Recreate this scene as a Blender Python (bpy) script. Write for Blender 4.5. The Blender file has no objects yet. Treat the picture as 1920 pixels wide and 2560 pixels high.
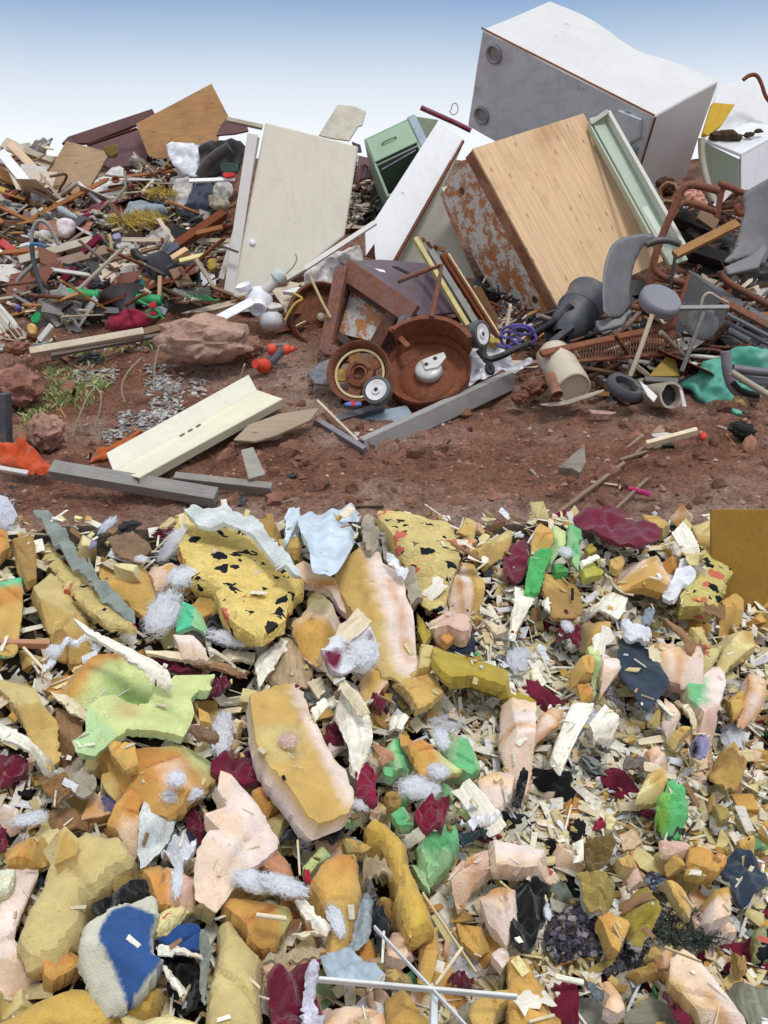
import bpy, bmesh, math, random
import numpy as np
from mathutils import Vector, Matrix, noise
from mathutils.geometry import delaunay_2d_cdt
random.seed(7)
RND = random.Random(11)
scn = bpy.context.scene
COL = scn.collection
R = math.radians

# ---------------------------------------------------------------- camera
E = 2.2
PITCH = R(-12)
F = 1280 / math.tan(R(27.5))
cam = bpy.data.objects.new('camera', bpy.data.cameras.new('camera'))
COL.objects.link(cam)
cam.location = (0, 0, E)
cam.rotation_euler = (R(90) + PITCH, 0, 0)
cam.data.sensor_fit = 'VERTICAL'
cam.data.angle = R(55)
cam.data.clip_start = 0.05
cam.data.clip_end = 5000
scn.camera = cam
FW = Vector((0, math.cos(PITCH), math.sin(PITCH)))
UP = Vector((0, -math.sin(PITCH), math.cos(PITCH)))
RT = Vector((1, 0, 0))
EYE = Vector((0, 0, E))

# how the photograph was measured: origin and scale of the enlarged views
TILES = {'TL': (0, 180, 2.592), 'BL': (0, 700, 2.592), 'TM': (560, 180, 2.592), 'BM': (560, 640, 2.592),
         'TR': (1120, 0, 2.074), 'MR': (1280, 400, 2.592), 'BR': (1280, 700, 2.592), 'MM': (760, 560, 2.9625),
         'A1': (0, 1280, 2.592), 'A2': (640, 1280, 2.592), 'A3': (1280, 1280, 2.592),
         'B1': (0, 1920, 2.592), 'B2': (640, 1920, 2.592), 'B3': (1280, 1920, 2.592), 'S': (0, 0, 1.0)}


def px(tile, p):
    x0, y0, s = TILES[tile]
    return (x0 + p[0] / s, y0 + p[1] / s)


def pl(tile, s):
    return [px(tile, tuple(float(v) for v in q.split(','))) for q in s.split()]


def ray(p):
    return FW * F + RT * (p[0] - 960) + UP * (1280 - p[1])


def PT(p, Y):
    d = ray(p)
    return EYE + d * (Y / d.y)


def on_plane(p, P0, n):
    d = ray(p)
    return EYE + d * ((P0 - EYE).dot(n) / d.dot(n))


DROWS = [(1500, 3.3), (1400, 3.9), (1280, 4.6), (1100, 5.45), (1010, 6.0), (950, 6.3), (850, 6.75), (750, 7.3), (650, 7.95), (550, 8.6), (450, 9.3), (400, 9.7)]


def D(row):
    if row >= DROWS[0][0]: return DROWS[0][1]
    for (a, ya), (b, yb) in zip(DROWS, DROWS[1:]):
        if row >= b:
            return ya + (yb - ya) * (a - row) / (a - b)
    return DROWS[-1][1]


def norm_of(lean, yaw=0):
    """plane normal of something that leans back by `lean` degrees, turned by `yaw`"""
    n = Vector((0, -math.cos(R(lean)), math.sin(R(lean))))
    return (Matrix.Rotation(R(yaw), 3, 'Z') @ n).normalized()


# ---------------------------------------------------------------- colours
def lin(c):
    c /= 255.0
    return c / 12.92 if c <= 0.04045 else ((c + 0.055) / 1.055) ** 2.4


PAL = dict(mustard=(206, 170, 98), amber=(212, 168, 92), orange=(208, 148, 80), khaki=(208, 188, 128), cream=(232, 218, 158),
           peach=(238, 208, 178), pink=(240, 222, 212), lime=(206, 217, 148), green=(112, 188, 128), mint=(96, 204, 156),
           olive=(180, 158, 66), ochre=(164, 130, 74), maroon=(118, 26, 54), white=(238, 240, 246), black=(26, 28, 33),
           slate=(48, 62, 78), blue=(52, 88, 142), wood=(230, 215, 182), palewood=(246, 240, 222), brownwood=(150, 116, 84),
           redwood=(188, 138, 108), greygreen=(140, 148, 138), brown=(136, 110, 86), lavender=(160, 156, 190), canvas=(178, 168, 148),
           dustypink=(222, 186, 168), vinyl=(206, 222, 232), plastic=(164, 180, 192), darkolive=(118, 96, 46), dullolive=(168, 148, 84),
           teal=(44, 66, 74), leather=(140, 102, 52), greywood=(140, 140, 126), floor=(128, 128, 112), cardboard=(150, 116, 54),
           purple=(86, 72, 104), burlap=(190, 170, 136), palegreen=(180, 216, 164), darkbrown=(84, 62, 46), rust=(120, 62, 34),
           darkrust=(78, 42, 30), cream2=(214, 208, 190), enamel=(226, 228, 230), steel=(214, 221, 230), greymetal=(150, 148, 144),
           plywood=(222, 186, 144), mauve=(128, 98, 100), tan=(176, 132, 82), chipboard=(172, 142, 108), red=(196, 48, 54),
           brightgreen=(40, 160, 92), tealsheet=(84, 168, 146), sage=(132, 156, 132), palesage=(176, 190, 172), darkgrey=(70, 72, 78),
           chairgrey=(112, 112, 116), jet=(20, 20, 22), soil=(128, 84, 62), stone=(160, 120, 102), yellow=(214, 176, 66), straw=(212, 194, 146),
           orangered=(214, 72, 44), violet=(98, 86, 158), rustorange=(156, 102, 62), beige=(206, 190, 168), purplebrown=(112, 82, 80), gold=(198, 170, 74),
           gutter=(226, 222, 196), denim=(70, 76, 92), dirtywhite=(208, 204, 198), bluegrey=(156, 172, 182), magenta=(190, 50, 110), teal2=(40, 130, 130))


def c3(c):
    if isinstance(c, str): c = PAL[c]
    return np.array([lin(v) for v in c])


# ---------------------------------------------------------------- materials
MATS = {}


def nmat(name):
    m = bpy.data.materials.new(name)
    m.use_nodes = True
    nt = m.node_tree
    b = nt.nodes['Principled BSDF']
    return m, nt, b


def N(nt, typ, **kw):
    n = nt.nodes.new(typ)
    for k, v in kw.items():
        if k in n.inputs: n.inputs[k].default_value = v
        else: setattr(n, k, v)
    return n


def mixc(nt, blend, fac, a, b):
    n = nt.nodes.new('ShaderNodeMix'); n.data_type = 'RGBA'; n.blend_type = blend
    for i, v in ((0, fac), (6, a), (7, b)):
        if isinstance(v, (int, float)): n.inputs[i].default_value = v
        elif isinstance(v, (tuple, list, np.ndarray)): n.inputs[i].default_value = tuple(v)[:3] + (1,)
        else: nt.links.new(v, n.inputs[i])
    return n.outputs[2]


def ramp(nt, src, stops):
    r = nt.nodes.new('ShaderNodeValToRGB')
    el = r.color_ramp.elements
    while len(el) < len(stops): el.new(0.5)
    for e, (p, c) in zip(el, stops):
        e.position = p
        e.color = (c, c, c, 1) if isinstance(c, (int, float)) else tuple(c)[:3] + (1,)
    nt.links.new(src, r.inputs[0])
    return r.outputs[0]


def coords(nt, scale=None):
    tc = nt.nodes.new('ShaderNodeTexCoord')
    oi = nt.nodes.new('ShaderNodeObjectInfo')
    add = N(nt, 'ShaderNodeVectorMath', operation='ADD')
    nt.links.new(tc.outputs['Object'], add.inputs[0])
    mul = N(nt, 'ShaderNodeVectorMath', operation='SCALE'); mul.inputs[3].default_value = 37.0
    cmb = nt.nodes.new('ShaderNodeCombineXYZ')
    for i in range(3): nt.links.new(oi.outputs['Random'], cmb.inputs[i])
    nt.links.new(cmb.outputs[0], mul.inputs[0]); nt.links.new(mul.outputs[0], add.inputs[1])
    out = add.outputs[0]
    if scale:
        mp = nt.nodes.new('ShaderNodeMapping'); mp.inputs['Scale'].default_value = scale
        nt.links.new(out, mp.inputs[0]); out = mp.outputs[0]
    return out


def noise_tex(nt, co, scale, detail=4, rough=0.6):
    n = N(nt, 'ShaderNodeTexNoise'); n.inputs['Scale'].default_value = scale
    n.inputs['Detail'].default_value = detail; n.inputs['Roughness'].default_value = rough
    nt.links.new(co, n.inputs['Vector'])
    return n.outputs['Fac']


def bump(nt, b, src, strength, dist):
    bp = nt.nodes.new('ShaderNodeBump'); bp.inputs['Strength'].default_value = strength; bp.inputs['Distance'].default_value = dist
    nt.links.new(src, bp.inputs['Height']); nt.links.new(bp.outputs[0], b.inputs['Normal'])


def build_mat(key):
    m, nt, b = nmat(key)
    at = nt.nodes.new('ShaderNodeAttribute'); at.attribute_name = 'Col'
    col = at.outputs['Color']
    co = coords(nt)
    if key == 'foam':
        n1 = noise_tex(nt, co, 22, 5); n2 = noise_tex(nt, co, 420, 2); n3 = noise_tex(nt, co, 90, 4, .7)
        c = mixc(nt, 'MULTIPLY', 1.0, col, ramp(nt, n1, [(.3, .90), (.7, 1.06)]))
        c = mixc(nt, 'MULTIPLY', .35, c, ramp(nt, n2, [(.32, .62), (.5, 1.0)]))
        c = mixc(nt, 'MULTIPLY', .3, c, ramp(nt, n3, [(.3, .72), (.5, 1.0)]))
        n5 = noise_tex(nt, co, 150, 3, .7)
        c = mixc(nt, 'MULTIPLY', .5, c, ramp(nt, n5, [(.62, (1, 1, 1)), (.68, (.55, .45, .36))]))
        b.inputs['Roughness'].default_value = 1.0; b.inputs['Specular IOR Level'].default_value = .1
        ad = N(nt, 'ShaderNodeMath', operation='ADD'); nt.links.new(n2, ad.inputs[0]); nt.links.new(n3, ad.inputs[1])
        bump(nt, b, ad.outputs[0], .55, .003)
        b.inputs['Sheen Weight'].default_value = .15
    elif key == 'rebond':
        v = N(nt, 'ShaderNodeTexVoronoi'); v.inputs['Scale'].default_value = 75; v.inputs['Randomness'].default_value = 1
        nd = nt.nodes.new('ShaderNodeTexNoise'); nd.inputs['Scale'].default_value = 48; nt.links.new(co, nd.inputs['Vector'])
        vm = N(nt, 'ShaderNodeVectorMath', operation='MULTIPLY_ADD'); nt.links.new(nd.outputs['Color'], vm.inputs[0])
        vm.inputs[1].default_value = (.028,) * 3; nt.links.new(co, vm.inputs[2]); nt.links.new(vm.outputs[0], v.inputs['Vector'])
        ve = N(nt, 'ShaderNodeTexVoronoi', feature='DISTANCE_TO_EDGE'); ve.inputs['Scale'].default_value = 75; nt.links.new(vm.outputs[0], ve.inputs['Vector'])
        sp = nt.nodes.new('ShaderNodeSeparateColor'); nt.links.new(v.outputs['Color'], sp.inputs[0])
        v2 = N(nt, 'ShaderNodeTexVoronoi'); v2.inputs['Scale'].default_value = 42; nt.links.new(vm.outputs[0], v2.inputs['Vector'])
        sp2 = nt.nodes.new('ShaderNodeSeparateColor'); nt.links.new(v2.outputs['Color'], sp2.inputs[0])
        t = ramp(nt, sp.outputs[0], [(0, (.62, .62, .6)), (.35, (1, 1, 1)), (.55, (1.0, .88, .72)), (.75, (.85, .95, .85)), (1, (1.1, 1.05, 1.0))])
        c = mixc(nt, 'MULTIPLY', .5, col, t)
        c = mixc(nt, 'MIX', ramp(nt, sp2.outputs[1], [(.925, 0), (.93, 1)]), c, (.014, .018, .024))
        c = mixc(nt, 'MIX', ramp(nt, sp2.outputs[2], [(.94, 0), (.945, .85)]), c, (.55, .10, .09))
        c = mixc(nt, 'MIX', ramp(nt, sp.outputs[1], [(.965, 0), (.97, 1)]), c, (.02, .022, .026))
        c = mixc(nt, 'MULTIPLY', .75, c, ramp(nt, ve.outputs['Distance'], [(0, .72), (.06, 1)]))
        b.inputs['Roughness'].default_value = 1; b.inputs['Specular IOR Level'].default_value = .1
        nt.links.new(c, b.inputs['Base Color'])
        bump(nt, b, ve.outputs['Distance'], .6, .006)
    elif key == 'fabric':
        w = N(nt, 'ShaderNodeTexWave'); w.inputs['Scale'].default_value = 180; nt.links.new(co, w.inputs['Vector'])
        n1 = noise_tex(nt, co, 18, 5); n2 = noise_tex(nt, co, 300, 2)
        c = mixc(nt, 'MULTIPLY', 1.0, col, ramp(nt, n1, [(.3, .7), (.7, 1.15)]))
        c = mixc(nt, 'MULTIPLY', .6, c, ramp(nt, n2, [(.3, .6), (.6, 1.1)]))
        b.inputs['Roughness'].default_value = .9; b.inputs['Specular IOR Level'].default_value = .2
        b.inputs['Sheen Weight'].default_value = .25
        ad = N(nt, 'ShaderNodeMath', operation='ADD'); nt.links.new(n2, ad.inputs[0]); nt.links.new(w.outputs['Fac'], ad.inputs[1])
        bump(nt, b, ad.outputs[0], .4, .002)
    elif key == 'fluff':
        c = col
        b.inputs['Subsurface Weight'].default_value = .0; b.inputs['Subsurface Radius'].default_value = (.02, .02, .02); b.inputs['Subsurface Scale'].default_value = .5
        b.inputs['Roughness'].default_value = .9; b.inputs['Specular IOR Level'].default_value = .1
    elif key == 'wood':
        co2 = coords(nt, (3, 60, 60))
        n1 = noise_tex(nt, co2, 3.0, 6, .65); n2 = noise_tex(nt, co, 9, 3); n4 = noise_tex(nt, co, 160, 3)
        c = mixc(nt, 'MULTIPLY', 1.0, col, ramp(nt, n1, [(.3, .76), (.52, 1.0), (.7, 1.1)]))
        c = mixc(nt, 'MULTIPLY', .5, c, ramp(nt, n2, [(.3, .7), (.6, 1.05)]))
        c = mixc(nt, 'MULTIPLY', .4, c, ramp(nt, n4, [(.35, .7), (.5, 1)]))
        b.inputs['Roughness'].default_value = .8; b.inputs['Specular IOR Level'].default_value = .25
        bump(nt, b, n1, .5, .004)
    elif key == 'plyface':
        co2 = coords(nt, (1.3, 34, 34))
        n1 = noise_tex(nt, co2, 1.6, 5, .6); n2 = noise_tex(nt, co, 2.5, 4)
        v = N(nt, 'ShaderNodeTexVoronoi'); v.inputs['Scale'].default_value = 9; nt.links.new(coords(nt, (.7, 1.5, 1.5)), v.inputs['Vector'])
        c = mixc(nt, 'MULTIPLY', 1, col, ramp(nt, n1, [(.3, .78), (.6, 1.04)]))
        c = mixc(nt, 'MULTIPLY', .8, c, ramp(nt, n2, [(.32, (.70, .62, .54)), (.5, (1, 1, 1)), (.68, (1.04, 1.04, 1.04))]))
        c = mixc(nt, 'MULTIPLY', 1, c, ramp(nt, v.outputs['Distance'], [(0, (.40, .30, .24)), (.07, (.62, .52, .44)), (.12, (.9, .86, .8)), (.2, (1, 1, 1))]))
        b.inputs['Roughness'].default_value = .62
        bump(nt, b, n1, .15, .002)
    elif key in ('enamel', 'enamel_rusty', 'metal', 'plastic', 'rusted'):
        n1 = noise_tex(nt, co, 2.4, 5, .65); n2 = noise_tex(nt, co, 34, 6, .7); n3 = noise_tex(nt, co, 7, 8, .72)
        c = mixc(nt, 'MULTIPLY', 1, col, ramp(nt, n1, [(.3, .93), (.62, 1.02)]))
        c = mixc(nt, 'MULTIPLY', .18, c, ramp(nt, n2, [(.3, .72), (.5, 1.0)]))
        streak = noise_tex(nt, coords(nt, (14, 14, 1.0)), 1.5, 5, .7)
        c = mixc(nt, 'MULTIPLY', .18, c, ramp(nt, streak, [(.34, (.66, .6, .52)), (.52, (1, 1, 1))]))
        if key == 'enamel':
            c = mixc(nt, 'MIX', ramp(nt, n3, [(.66, 0), (.71, .7)]), c, (.32, .19, .08))
            b.inputs['Roughness'].default_value = .38
        elif key == 'enamel_rusty':
            sp = noise_tex(nt, co, 11, 10, .8)
            rc = mixc(nt, 'MIX', ramp(nt, n2, [(.5, 0), (.72, 1)]), (.52, .19, .045), (.16, .055, .02))
            c = mixc(nt, 'MIX', ramp(nt, sp, [(.475, 0), (.52, .95)]), c, rc)
            b.inputs['Roughness'].default_value = .6
            bump(nt, b, sp, .4, .006)
        elif key == 'rusted':
            rc = mixc(nt, 'MIX', ramp(nt, n2, [(.35, 0), (.65, 1)]), (.30, .10, .035), (.10, .040, .025))
            c = mixc(nt, 'MIX', ramp(nt, n3, [(.40, .15), (.58, .85)]), c, rc)
            b.inputs['Roughness'].default_value = .8
            bump(nt, b, n2, .5, .004)
        elif key == 'metal':
            st2 = noise_tex(nt, coords(nt, (2.5, 2.5, 7)), 2.0, 8, .72)
            c = mixc(nt, 'MULTIPLY', .5, c, ramp(nt, st2, [(.32, (.62, .62, .64)), (.5, (.95, .95, .95)), (.66, (1.12, 1.12, 1.12))]))
            b.inputs['Metallic'].default_value = .2
            rg = ramp(nt, n2, [(.3, .35), (.7, .6)]); nt.links.new(rg, b.inputs['Roughness'])
            c = mixc(nt, 'MIX', ramp(nt, n3, [(.62, 0), (.68, .6)]), c, (.16, .08, .045))
        else:
            b.inputs['Roughness'].default_value = .5
            c = mixc(nt, 'MIX', ramp(nt, n3, [(.5, 0), (.75, .45)]), c, (.27, .21, .16))
        if key in ('enamel', 'metal', 'plastic'):
            bump(nt, b, n1, .12, .02)
    elif key == 'soil':
        n1 = noise_tex(nt, co, .9, 6, .65); n2 = noise_tex(nt, co, 9, 8, .75); n3 = noise_tex(nt, co, 55, 5, .7)
        c = ramp(nt, n1, [(.32, c3((146, 98, 78))), (.48, c3((174, 126, 104))), (.62, c3((200, 168, 150)))])
        c = mixc(nt, 'MULTIPLY', 1, c, ramp(nt, n2, [(.3, .42), (.5, 1.0), (.72, 1.4)]))
        c = mixc(nt, 'MULTIPLY', 1, c, ramp(nt, n3, [(.3, .42), (.5, 1.0), (.75, 1.5)]))
        b.inputs['Roughness'].default_value = .95; b.inputs['Specular IOR Level'].default_value = .15
        ad = N(nt, 'ShaderNodeMath', operation='ADD'); nt.links.new(n2, ad.inputs[0]); nt.links.new(n3, ad.inputs[1])
        bump(nt, b, ad.outputs[0], 1.0, .06)
    elif key == 'stone':
        n1 = noise_tex(nt, coords(nt, (2, 2, 7)), 2.2, 7, .7); n2 = noise_tex(nt, co, 24, 7, .7)
        c = mixc(nt, 'MULTIPLY', 1, col, ramp(nt, n1, [(.3, (.62, .55, .52)), (.5, (1, 1, 1)), (.68, (1.2, 1.12, 1.06))]))
        c = mixc(nt, 'MULTIPLY', .8, c, ramp(nt, n2, [(.3, .55), (.5, 1.0), (.7, 1.2)]))
        b.inputs['Roughness'].default_value = .9
        ad = N(nt, 'ShaderNodeMath', operation='ADD'); nt.links.new(n2, ad.inputs[0]); nt.links.new(n1, ad.inputs[1])
        bump(nt, b, ad.outputs[0], .8, .03)
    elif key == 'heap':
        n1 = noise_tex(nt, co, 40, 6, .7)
        c = ramp(nt, n1, [(.35, c3((30, 25, 21))), (.6, c3((84, 68, 50))), (.75, c3((150, 128, 96)))])  # mostly dark: shade of the gaps between scraps put into the colour
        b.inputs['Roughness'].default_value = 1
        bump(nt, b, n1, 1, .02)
    elif key == 'grass':
        c = col; b.inputs['Roughness'].default_value = .7
    nt.links.new(c, b.inputs['Base Color'])
    if key == 'fluff':
        tr = nt.nodes.new('ShaderNodeBsdfTranslucent'); nt.links.new(c, tr.inputs[0])
        mx = nt.nodes.new('ShaderNodeMixShader'); mx.inputs[0].default_value = .5
        nt.links.new(b.outputs[0], mx.inputs[1]); nt.links.new(tr.outputs[0], mx.inputs[2]); nt.links.new(mx.outputs[0], nt.nodes['Material Output'].inputs[0])
    MATS[key] = m
    return m


def M(key):
    return MATS.get(key) or build_mat(key)


# ---------------------------------------------------------------- objects
CATS = {}


def tag(o, label=None, cat=None, group=None, kind=None):
    if label: o['label'] = label
    if cat: o['category'] = cat
    if group: o['group'] = group
    if kind or cat: o['kind'] = kind or 'thing'
    return o


def thing(name, label, cat, loc=(0, 0, 0), group=None):
    o = bpy.data.objects.new(name, None)
    COL.objects.link(o); o.location = loc; o.empty_display_size = .1
    return tag(o, label, cat, group)


def mesh_obj(name, verts, faces, mat, cols=None, parent=None, smooth=False, origin=None, basis=None):
    """verts are world points; the object's origin goes to their centre"""
    V = np.array([tuple(v) for v in verts], dtype=float)
    if origin is None: origin = Vector(V.mean(axis=0))
    me = bpy.data.meshes.new(name)
    V = V - np.array(origin)
    if basis is not None: V = V @ np.array(basis)
    me.from_pydata(V.tolist(), [], [tuple(f) for f in faces])
    me.validate(clean_customdata=False)
    bm = bmesh.new(); bm.from_mesh(me); bmesh.ops.recalc_face_normals(bm, faces=bm.faces); bm.to_mesh(me); bm.free()
    a = me.color_attributes.new('Col', 'FLOAT_COLOR', 'POINT')
    nv = len(me.vertices)
    ca = np.ones((nv, 4), dtype=np.float32)
    if cols is None: cols = (.5, .5, .5)
    cols = np.asarray(cols, dtype=np.float32)
    ca[:, :3] = cols
    a.data.foreach_set('color', ca.ravel())
    if smooth: me.polygons.foreach_set('use_smooth', [True] * len(me.polygons))
    me.materials.append(M(mat))
    o = bpy.data.objects.new(name, me)
    COL.objects.link(o)
    if parent is not None:
        o.parent = parent; o.location = Vector(origin) - wloc(parent)
    else:
        o.location = origin
    if basis is not None: o.rotation_euler = basis.to_euler()
    return o


def wloc(o):
    return (wloc(o.parent) if o.parent else Vector((0, 0, 0))) + o.location


def bevel(o, w, seg=2, ang=40):
    md = o.modifiers.new('bevel', 'BEVEL'); md.width = w; md.segments = seg; md.limit_method = 'ANGLE'; md.angle_limit = R(ang)
    return o


def jitter_cols(n, col, amt=.06):
    c = c3(col)
    return np.clip(c[None, :] * (1 + np.random.RandomState(len(c) + n).uniform(-amt, amt, (n, 1))), 0, 1)


class Geo:
    """collects shapes for ONE mesh object"""
    def __init__(s): s.v = []; s.f = []; s.c = []; s.basis = None

    def add(s, V, Fs, col):
        k = len(s.v); s.v += [Vector(v) for v in V]; s.f += [tuple(i + k for i in f) for f in Fs]
        col = np.asarray(c3(col) if isinstance(col, (str, tuple)) else col)
        s.c += [col] * len(V) if col.ndim == 1 else list(col)
        return s

    def box(s, P, a, b, c, col):
        P, a, b, c = Vector(P), Vector(a), Vector(b), Vector(c)
        V = [P, P + a, P + a + b, P + b, P + c, P + a + c, P + a + b + c, P + b + c]
        return s.add(V, [(0, 3, 2, 1), (4, 5, 6, 7), (0, 1, 5, 4), (1, 2, 6, 5), (2, 3, 7, 6), (3, 0, 4, 7)], col)

    def bar(s, p, q, w, t, n, col):
        """bar p->q, width w across in the plane facing n, thickness t along n"""
        p, q, n = Vector(p), Vector(q), Vector(n)
        d = (q - p).normalized(); x = d.cross(n).normalized(); n = x.cross(d).normalized()
        if s.basis is None: s.basis = Matrix((d, -x, n)).transposed()
        return s.box(p - x * w / 2 - n * t, q - p, x * w, n * t, col)

    def tube(s, pts, r, col, seg=8, smooth=2, caps=True):
        pts = [Vector(p) for p in pts]
        for _ in range(smooth):
            if len(pts) < 3: break
            q = [pts[0]]
            for a, b in zip(pts, pts[1:]):
                q += [a.lerp(b, .25), a.lerp(b, .75)]
            q.append(pts[-1]); pts = q
        V = []; Fs = []
        prev = None
        for i, p in enumerate(pts):
            d = ((pts[min(i + 1, len(pts) - 1)] - pts[max(i - 1, 0)])).normalized()
            x = d.orthogonal().normalized() if prev is None else (prev - d * prev.dot(d)).normalized()
            prev = x; y = d.cross(x)
            rr = r if not callable(r) else r(i / max(1, len(pts) - 1))
            for k in range(seg):
                a = 2 * math.pi * k / seg
                V.append(p + x * math.cos(a) * rr + y * math.sin(a) * rr)
        for i in range(len(pts) - 1):
            for k in range(seg):
                Fs.append((i * seg + k, i * seg + (k + 1) % seg, (i + 1) * seg + (k + 1) % seg, (i + 1) * seg + k))
        if caps:
            Fs.append(tuple(range(seg))); Fs.append(tuple((len(pts) - 1) * seg + k for k in range(seg)))
        return s.add(V, Fs, col)

    def lathe(s, prof, c, ax, col, seg=40, wob=0, closed=False, xdir=None):
        """profile [(r, h)] turned about axis ax through c"""
        c, ax = Vector(c), Vector(ax).normalized()
        x = (xdir - ax * xdir.dot(ax)).normalized() if xdir is not None else ax.orthogonal().normalized()
        y = ax.cross(x)
        V = []; Fs = []
        for r, h in prof:
            for k in range(seg):
                a = 2 * math.pi * k / seg
                rr = r * (1 + wob * noise.noise((math.cos(a) * 2, math.sin(a) * 2, h * 9)))
                V.append(c + ax * h + x * math.cos(a) * rr + y * math.sin(a) * rr)
        n = len(prof)
        for i in range(n - 1 + (1 if closed else 0)):
            for k in range(seg):
                j = (i + 1) % n
                Fs.append((i * seg + k, i * seg + (k + 1) % seg, j * seg + (k + 1) % seg, j * seg + k))
        if not closed:
            if prof[0][0] > 1e-4: pass
        return s.add(V, Fs, col)

    def prism(s, pts, n, t, col):
        """polygon pts pushed back from n by t"""
        n = Vector(n).normalized(); k = len(pts)
        V = [Vector(p) for p in pts] + [Vector(p) - n * t for p in pts]
        Fs = [tuple(range(k)), tuple(range(2 * k - 1, k - 1, -1))] + [(i, k + i, k + (i + 1) % k, (i + 1) % k) for i in range(k)]
        return s.add(V, Fs, col)

    def make(s, name, mat, parent=None, bev=0, smooth=False, origin=None):
        o = mesh_obj(name, s.v, s.f, mat, np.array(s.c), parent, smooth, origin, s.basis if mat in ('wood', 'plyface') and origin is None else None)
        if smooth: o.data.set_sharp_from_angle(angle=R(48))
        if bev: bevel(o, bev)
        return o


def grid_box(P, a, b, c, n, disp=None, col='enamel', cols=None):
    """box with gridded faces so that it can be dented; cols = colour per face side (a0,a1,b0,b1,c0,c1)"""
    bm = bmesh.new(); P, a, b, c = map(Vector, (P, a, b, c))
    layer = bm.verts.layers.float_color.new('Col')
    def face(o, u, v, col):
        q = [[bm.verts.new(o + u * (i / n) + v * (j / n)) for j in range(n + 1)] for i in range(n + 1)]
        for r_ in q:
            for w in r_: w[layer] = tuple(c3(col)) + (1,)
        for i in range(n):
            for j in range(n): bm.faces.new((q[i][j], q[i + 1][j], q[i + 1][j + 1], q[i][j + 1]))
    cs = cols or [col] * 6
    face(P, b, c, cs[0]); face(P + a, b, c, cs[1]); face(P, a, c, cs[2]); face(P + b, a, c, cs[3]); face(P, a, b, cs[4]); face(P + c, a, b, cs[5])
    if disp:
        for v in bm.verts: v.co = disp(v.co)
    V = [v.co.copy() for v in bm.verts]; Cc = np.array([tuple(v[layer])[:3] for v in bm.verts])
    bm.verts.index_update()
    Fs = [tuple(v.index for v in f.verts) for f in bm.faces]
    bm.free()
    return V, Fs, Cc


def corner_box(V, A, B, C, Y0, hint=(1, 1, 1)):
    """depths of three neighbours of a box corner so that its edges are perpendicular in space"""
    PV = PT(V, Y0)
    def res(x):
        e = [(PT(p, y) - PV) for p, y in zip((A, B, C), x)]
        e = [q.normalized() for q in e]
        return np.array([e[0].dot(e[1]), e[1].dot(e[2]), e[0].dot(e[2])])
    best = None
    for sa in (.15, .5, 1.0):
        for sb in (.15, .5, 1.0):
            for sc in (.15, .5, 1.0):
                x = np.array([Y0 + hint[0] * sa, Y0 + hint[1] * sb, Y0 + hint[2] * sc])
                for _ in range(40):
                    r = res(x); J = np.zeros((3, 3))
                    for k in range(3):
                        y = x.copy(); y[k] += 1e-4; J[:, k] = (res(y) - r) / 1e-4
                    st = np.linalg.lstsq(J.T @ J + 1e-3 * np.eye(3), -J.T @ r, rcond=None)[0]
                    x = x + np.clip(st, -.3, .3); x = np.clip(x, Y0 - 1.6, Y0 + 1.6)
                cost = float((res(x) ** 2).sum()) + .02 * sum(max(0, -h * (v - Y0)) for h, v in zip(hint, x)) + .002 * float(np.abs(x - Y0).sum())
                if best is None or cost < best[0]: best = (cost, x)
    x = best[1]
    print('corner_box', [round(float(v), 2) for v in x], 'cost', round(best[0], 5))
    return PV, PT(A, x[0]) - PV, PT(B, x[1]) - PV, PT(C, x[2]) - PV


# ---------------------------------------------------------------- soft or ragged sheets and blocks from an outline
def inside(P, poly):
    x, y = P[:, 0], P[:, 1]; r = np.zeros(len(P), bool)
    n = len(poly)
    for i in range(n):
        x1, y1 = poly[i]; x2, y2 = poly[(i + 1) % n]
        m = ((y1 > y) != (y2 > y)) & (x < (x2 - x1) * (y - y1) / (y2 - y1 + 1e-12) + x1)
        r ^= m
    return r


def bdist(P, poly):
    A = np.asarray(poly); B = np.roll(A, -1, axis=0)
    d = B - A; L = (d ** 2).sum(1) + 1e-12
    t = np.clip(((P[:, None, :] - A[None]) * d[None]).sum(2) / L[None], 0, 1)
    q = A[None] + t[..., None] * d[None]
    return np.sqrt(((P[:, None, :] - q) ** 2).sum(2)).min(1)


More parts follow.
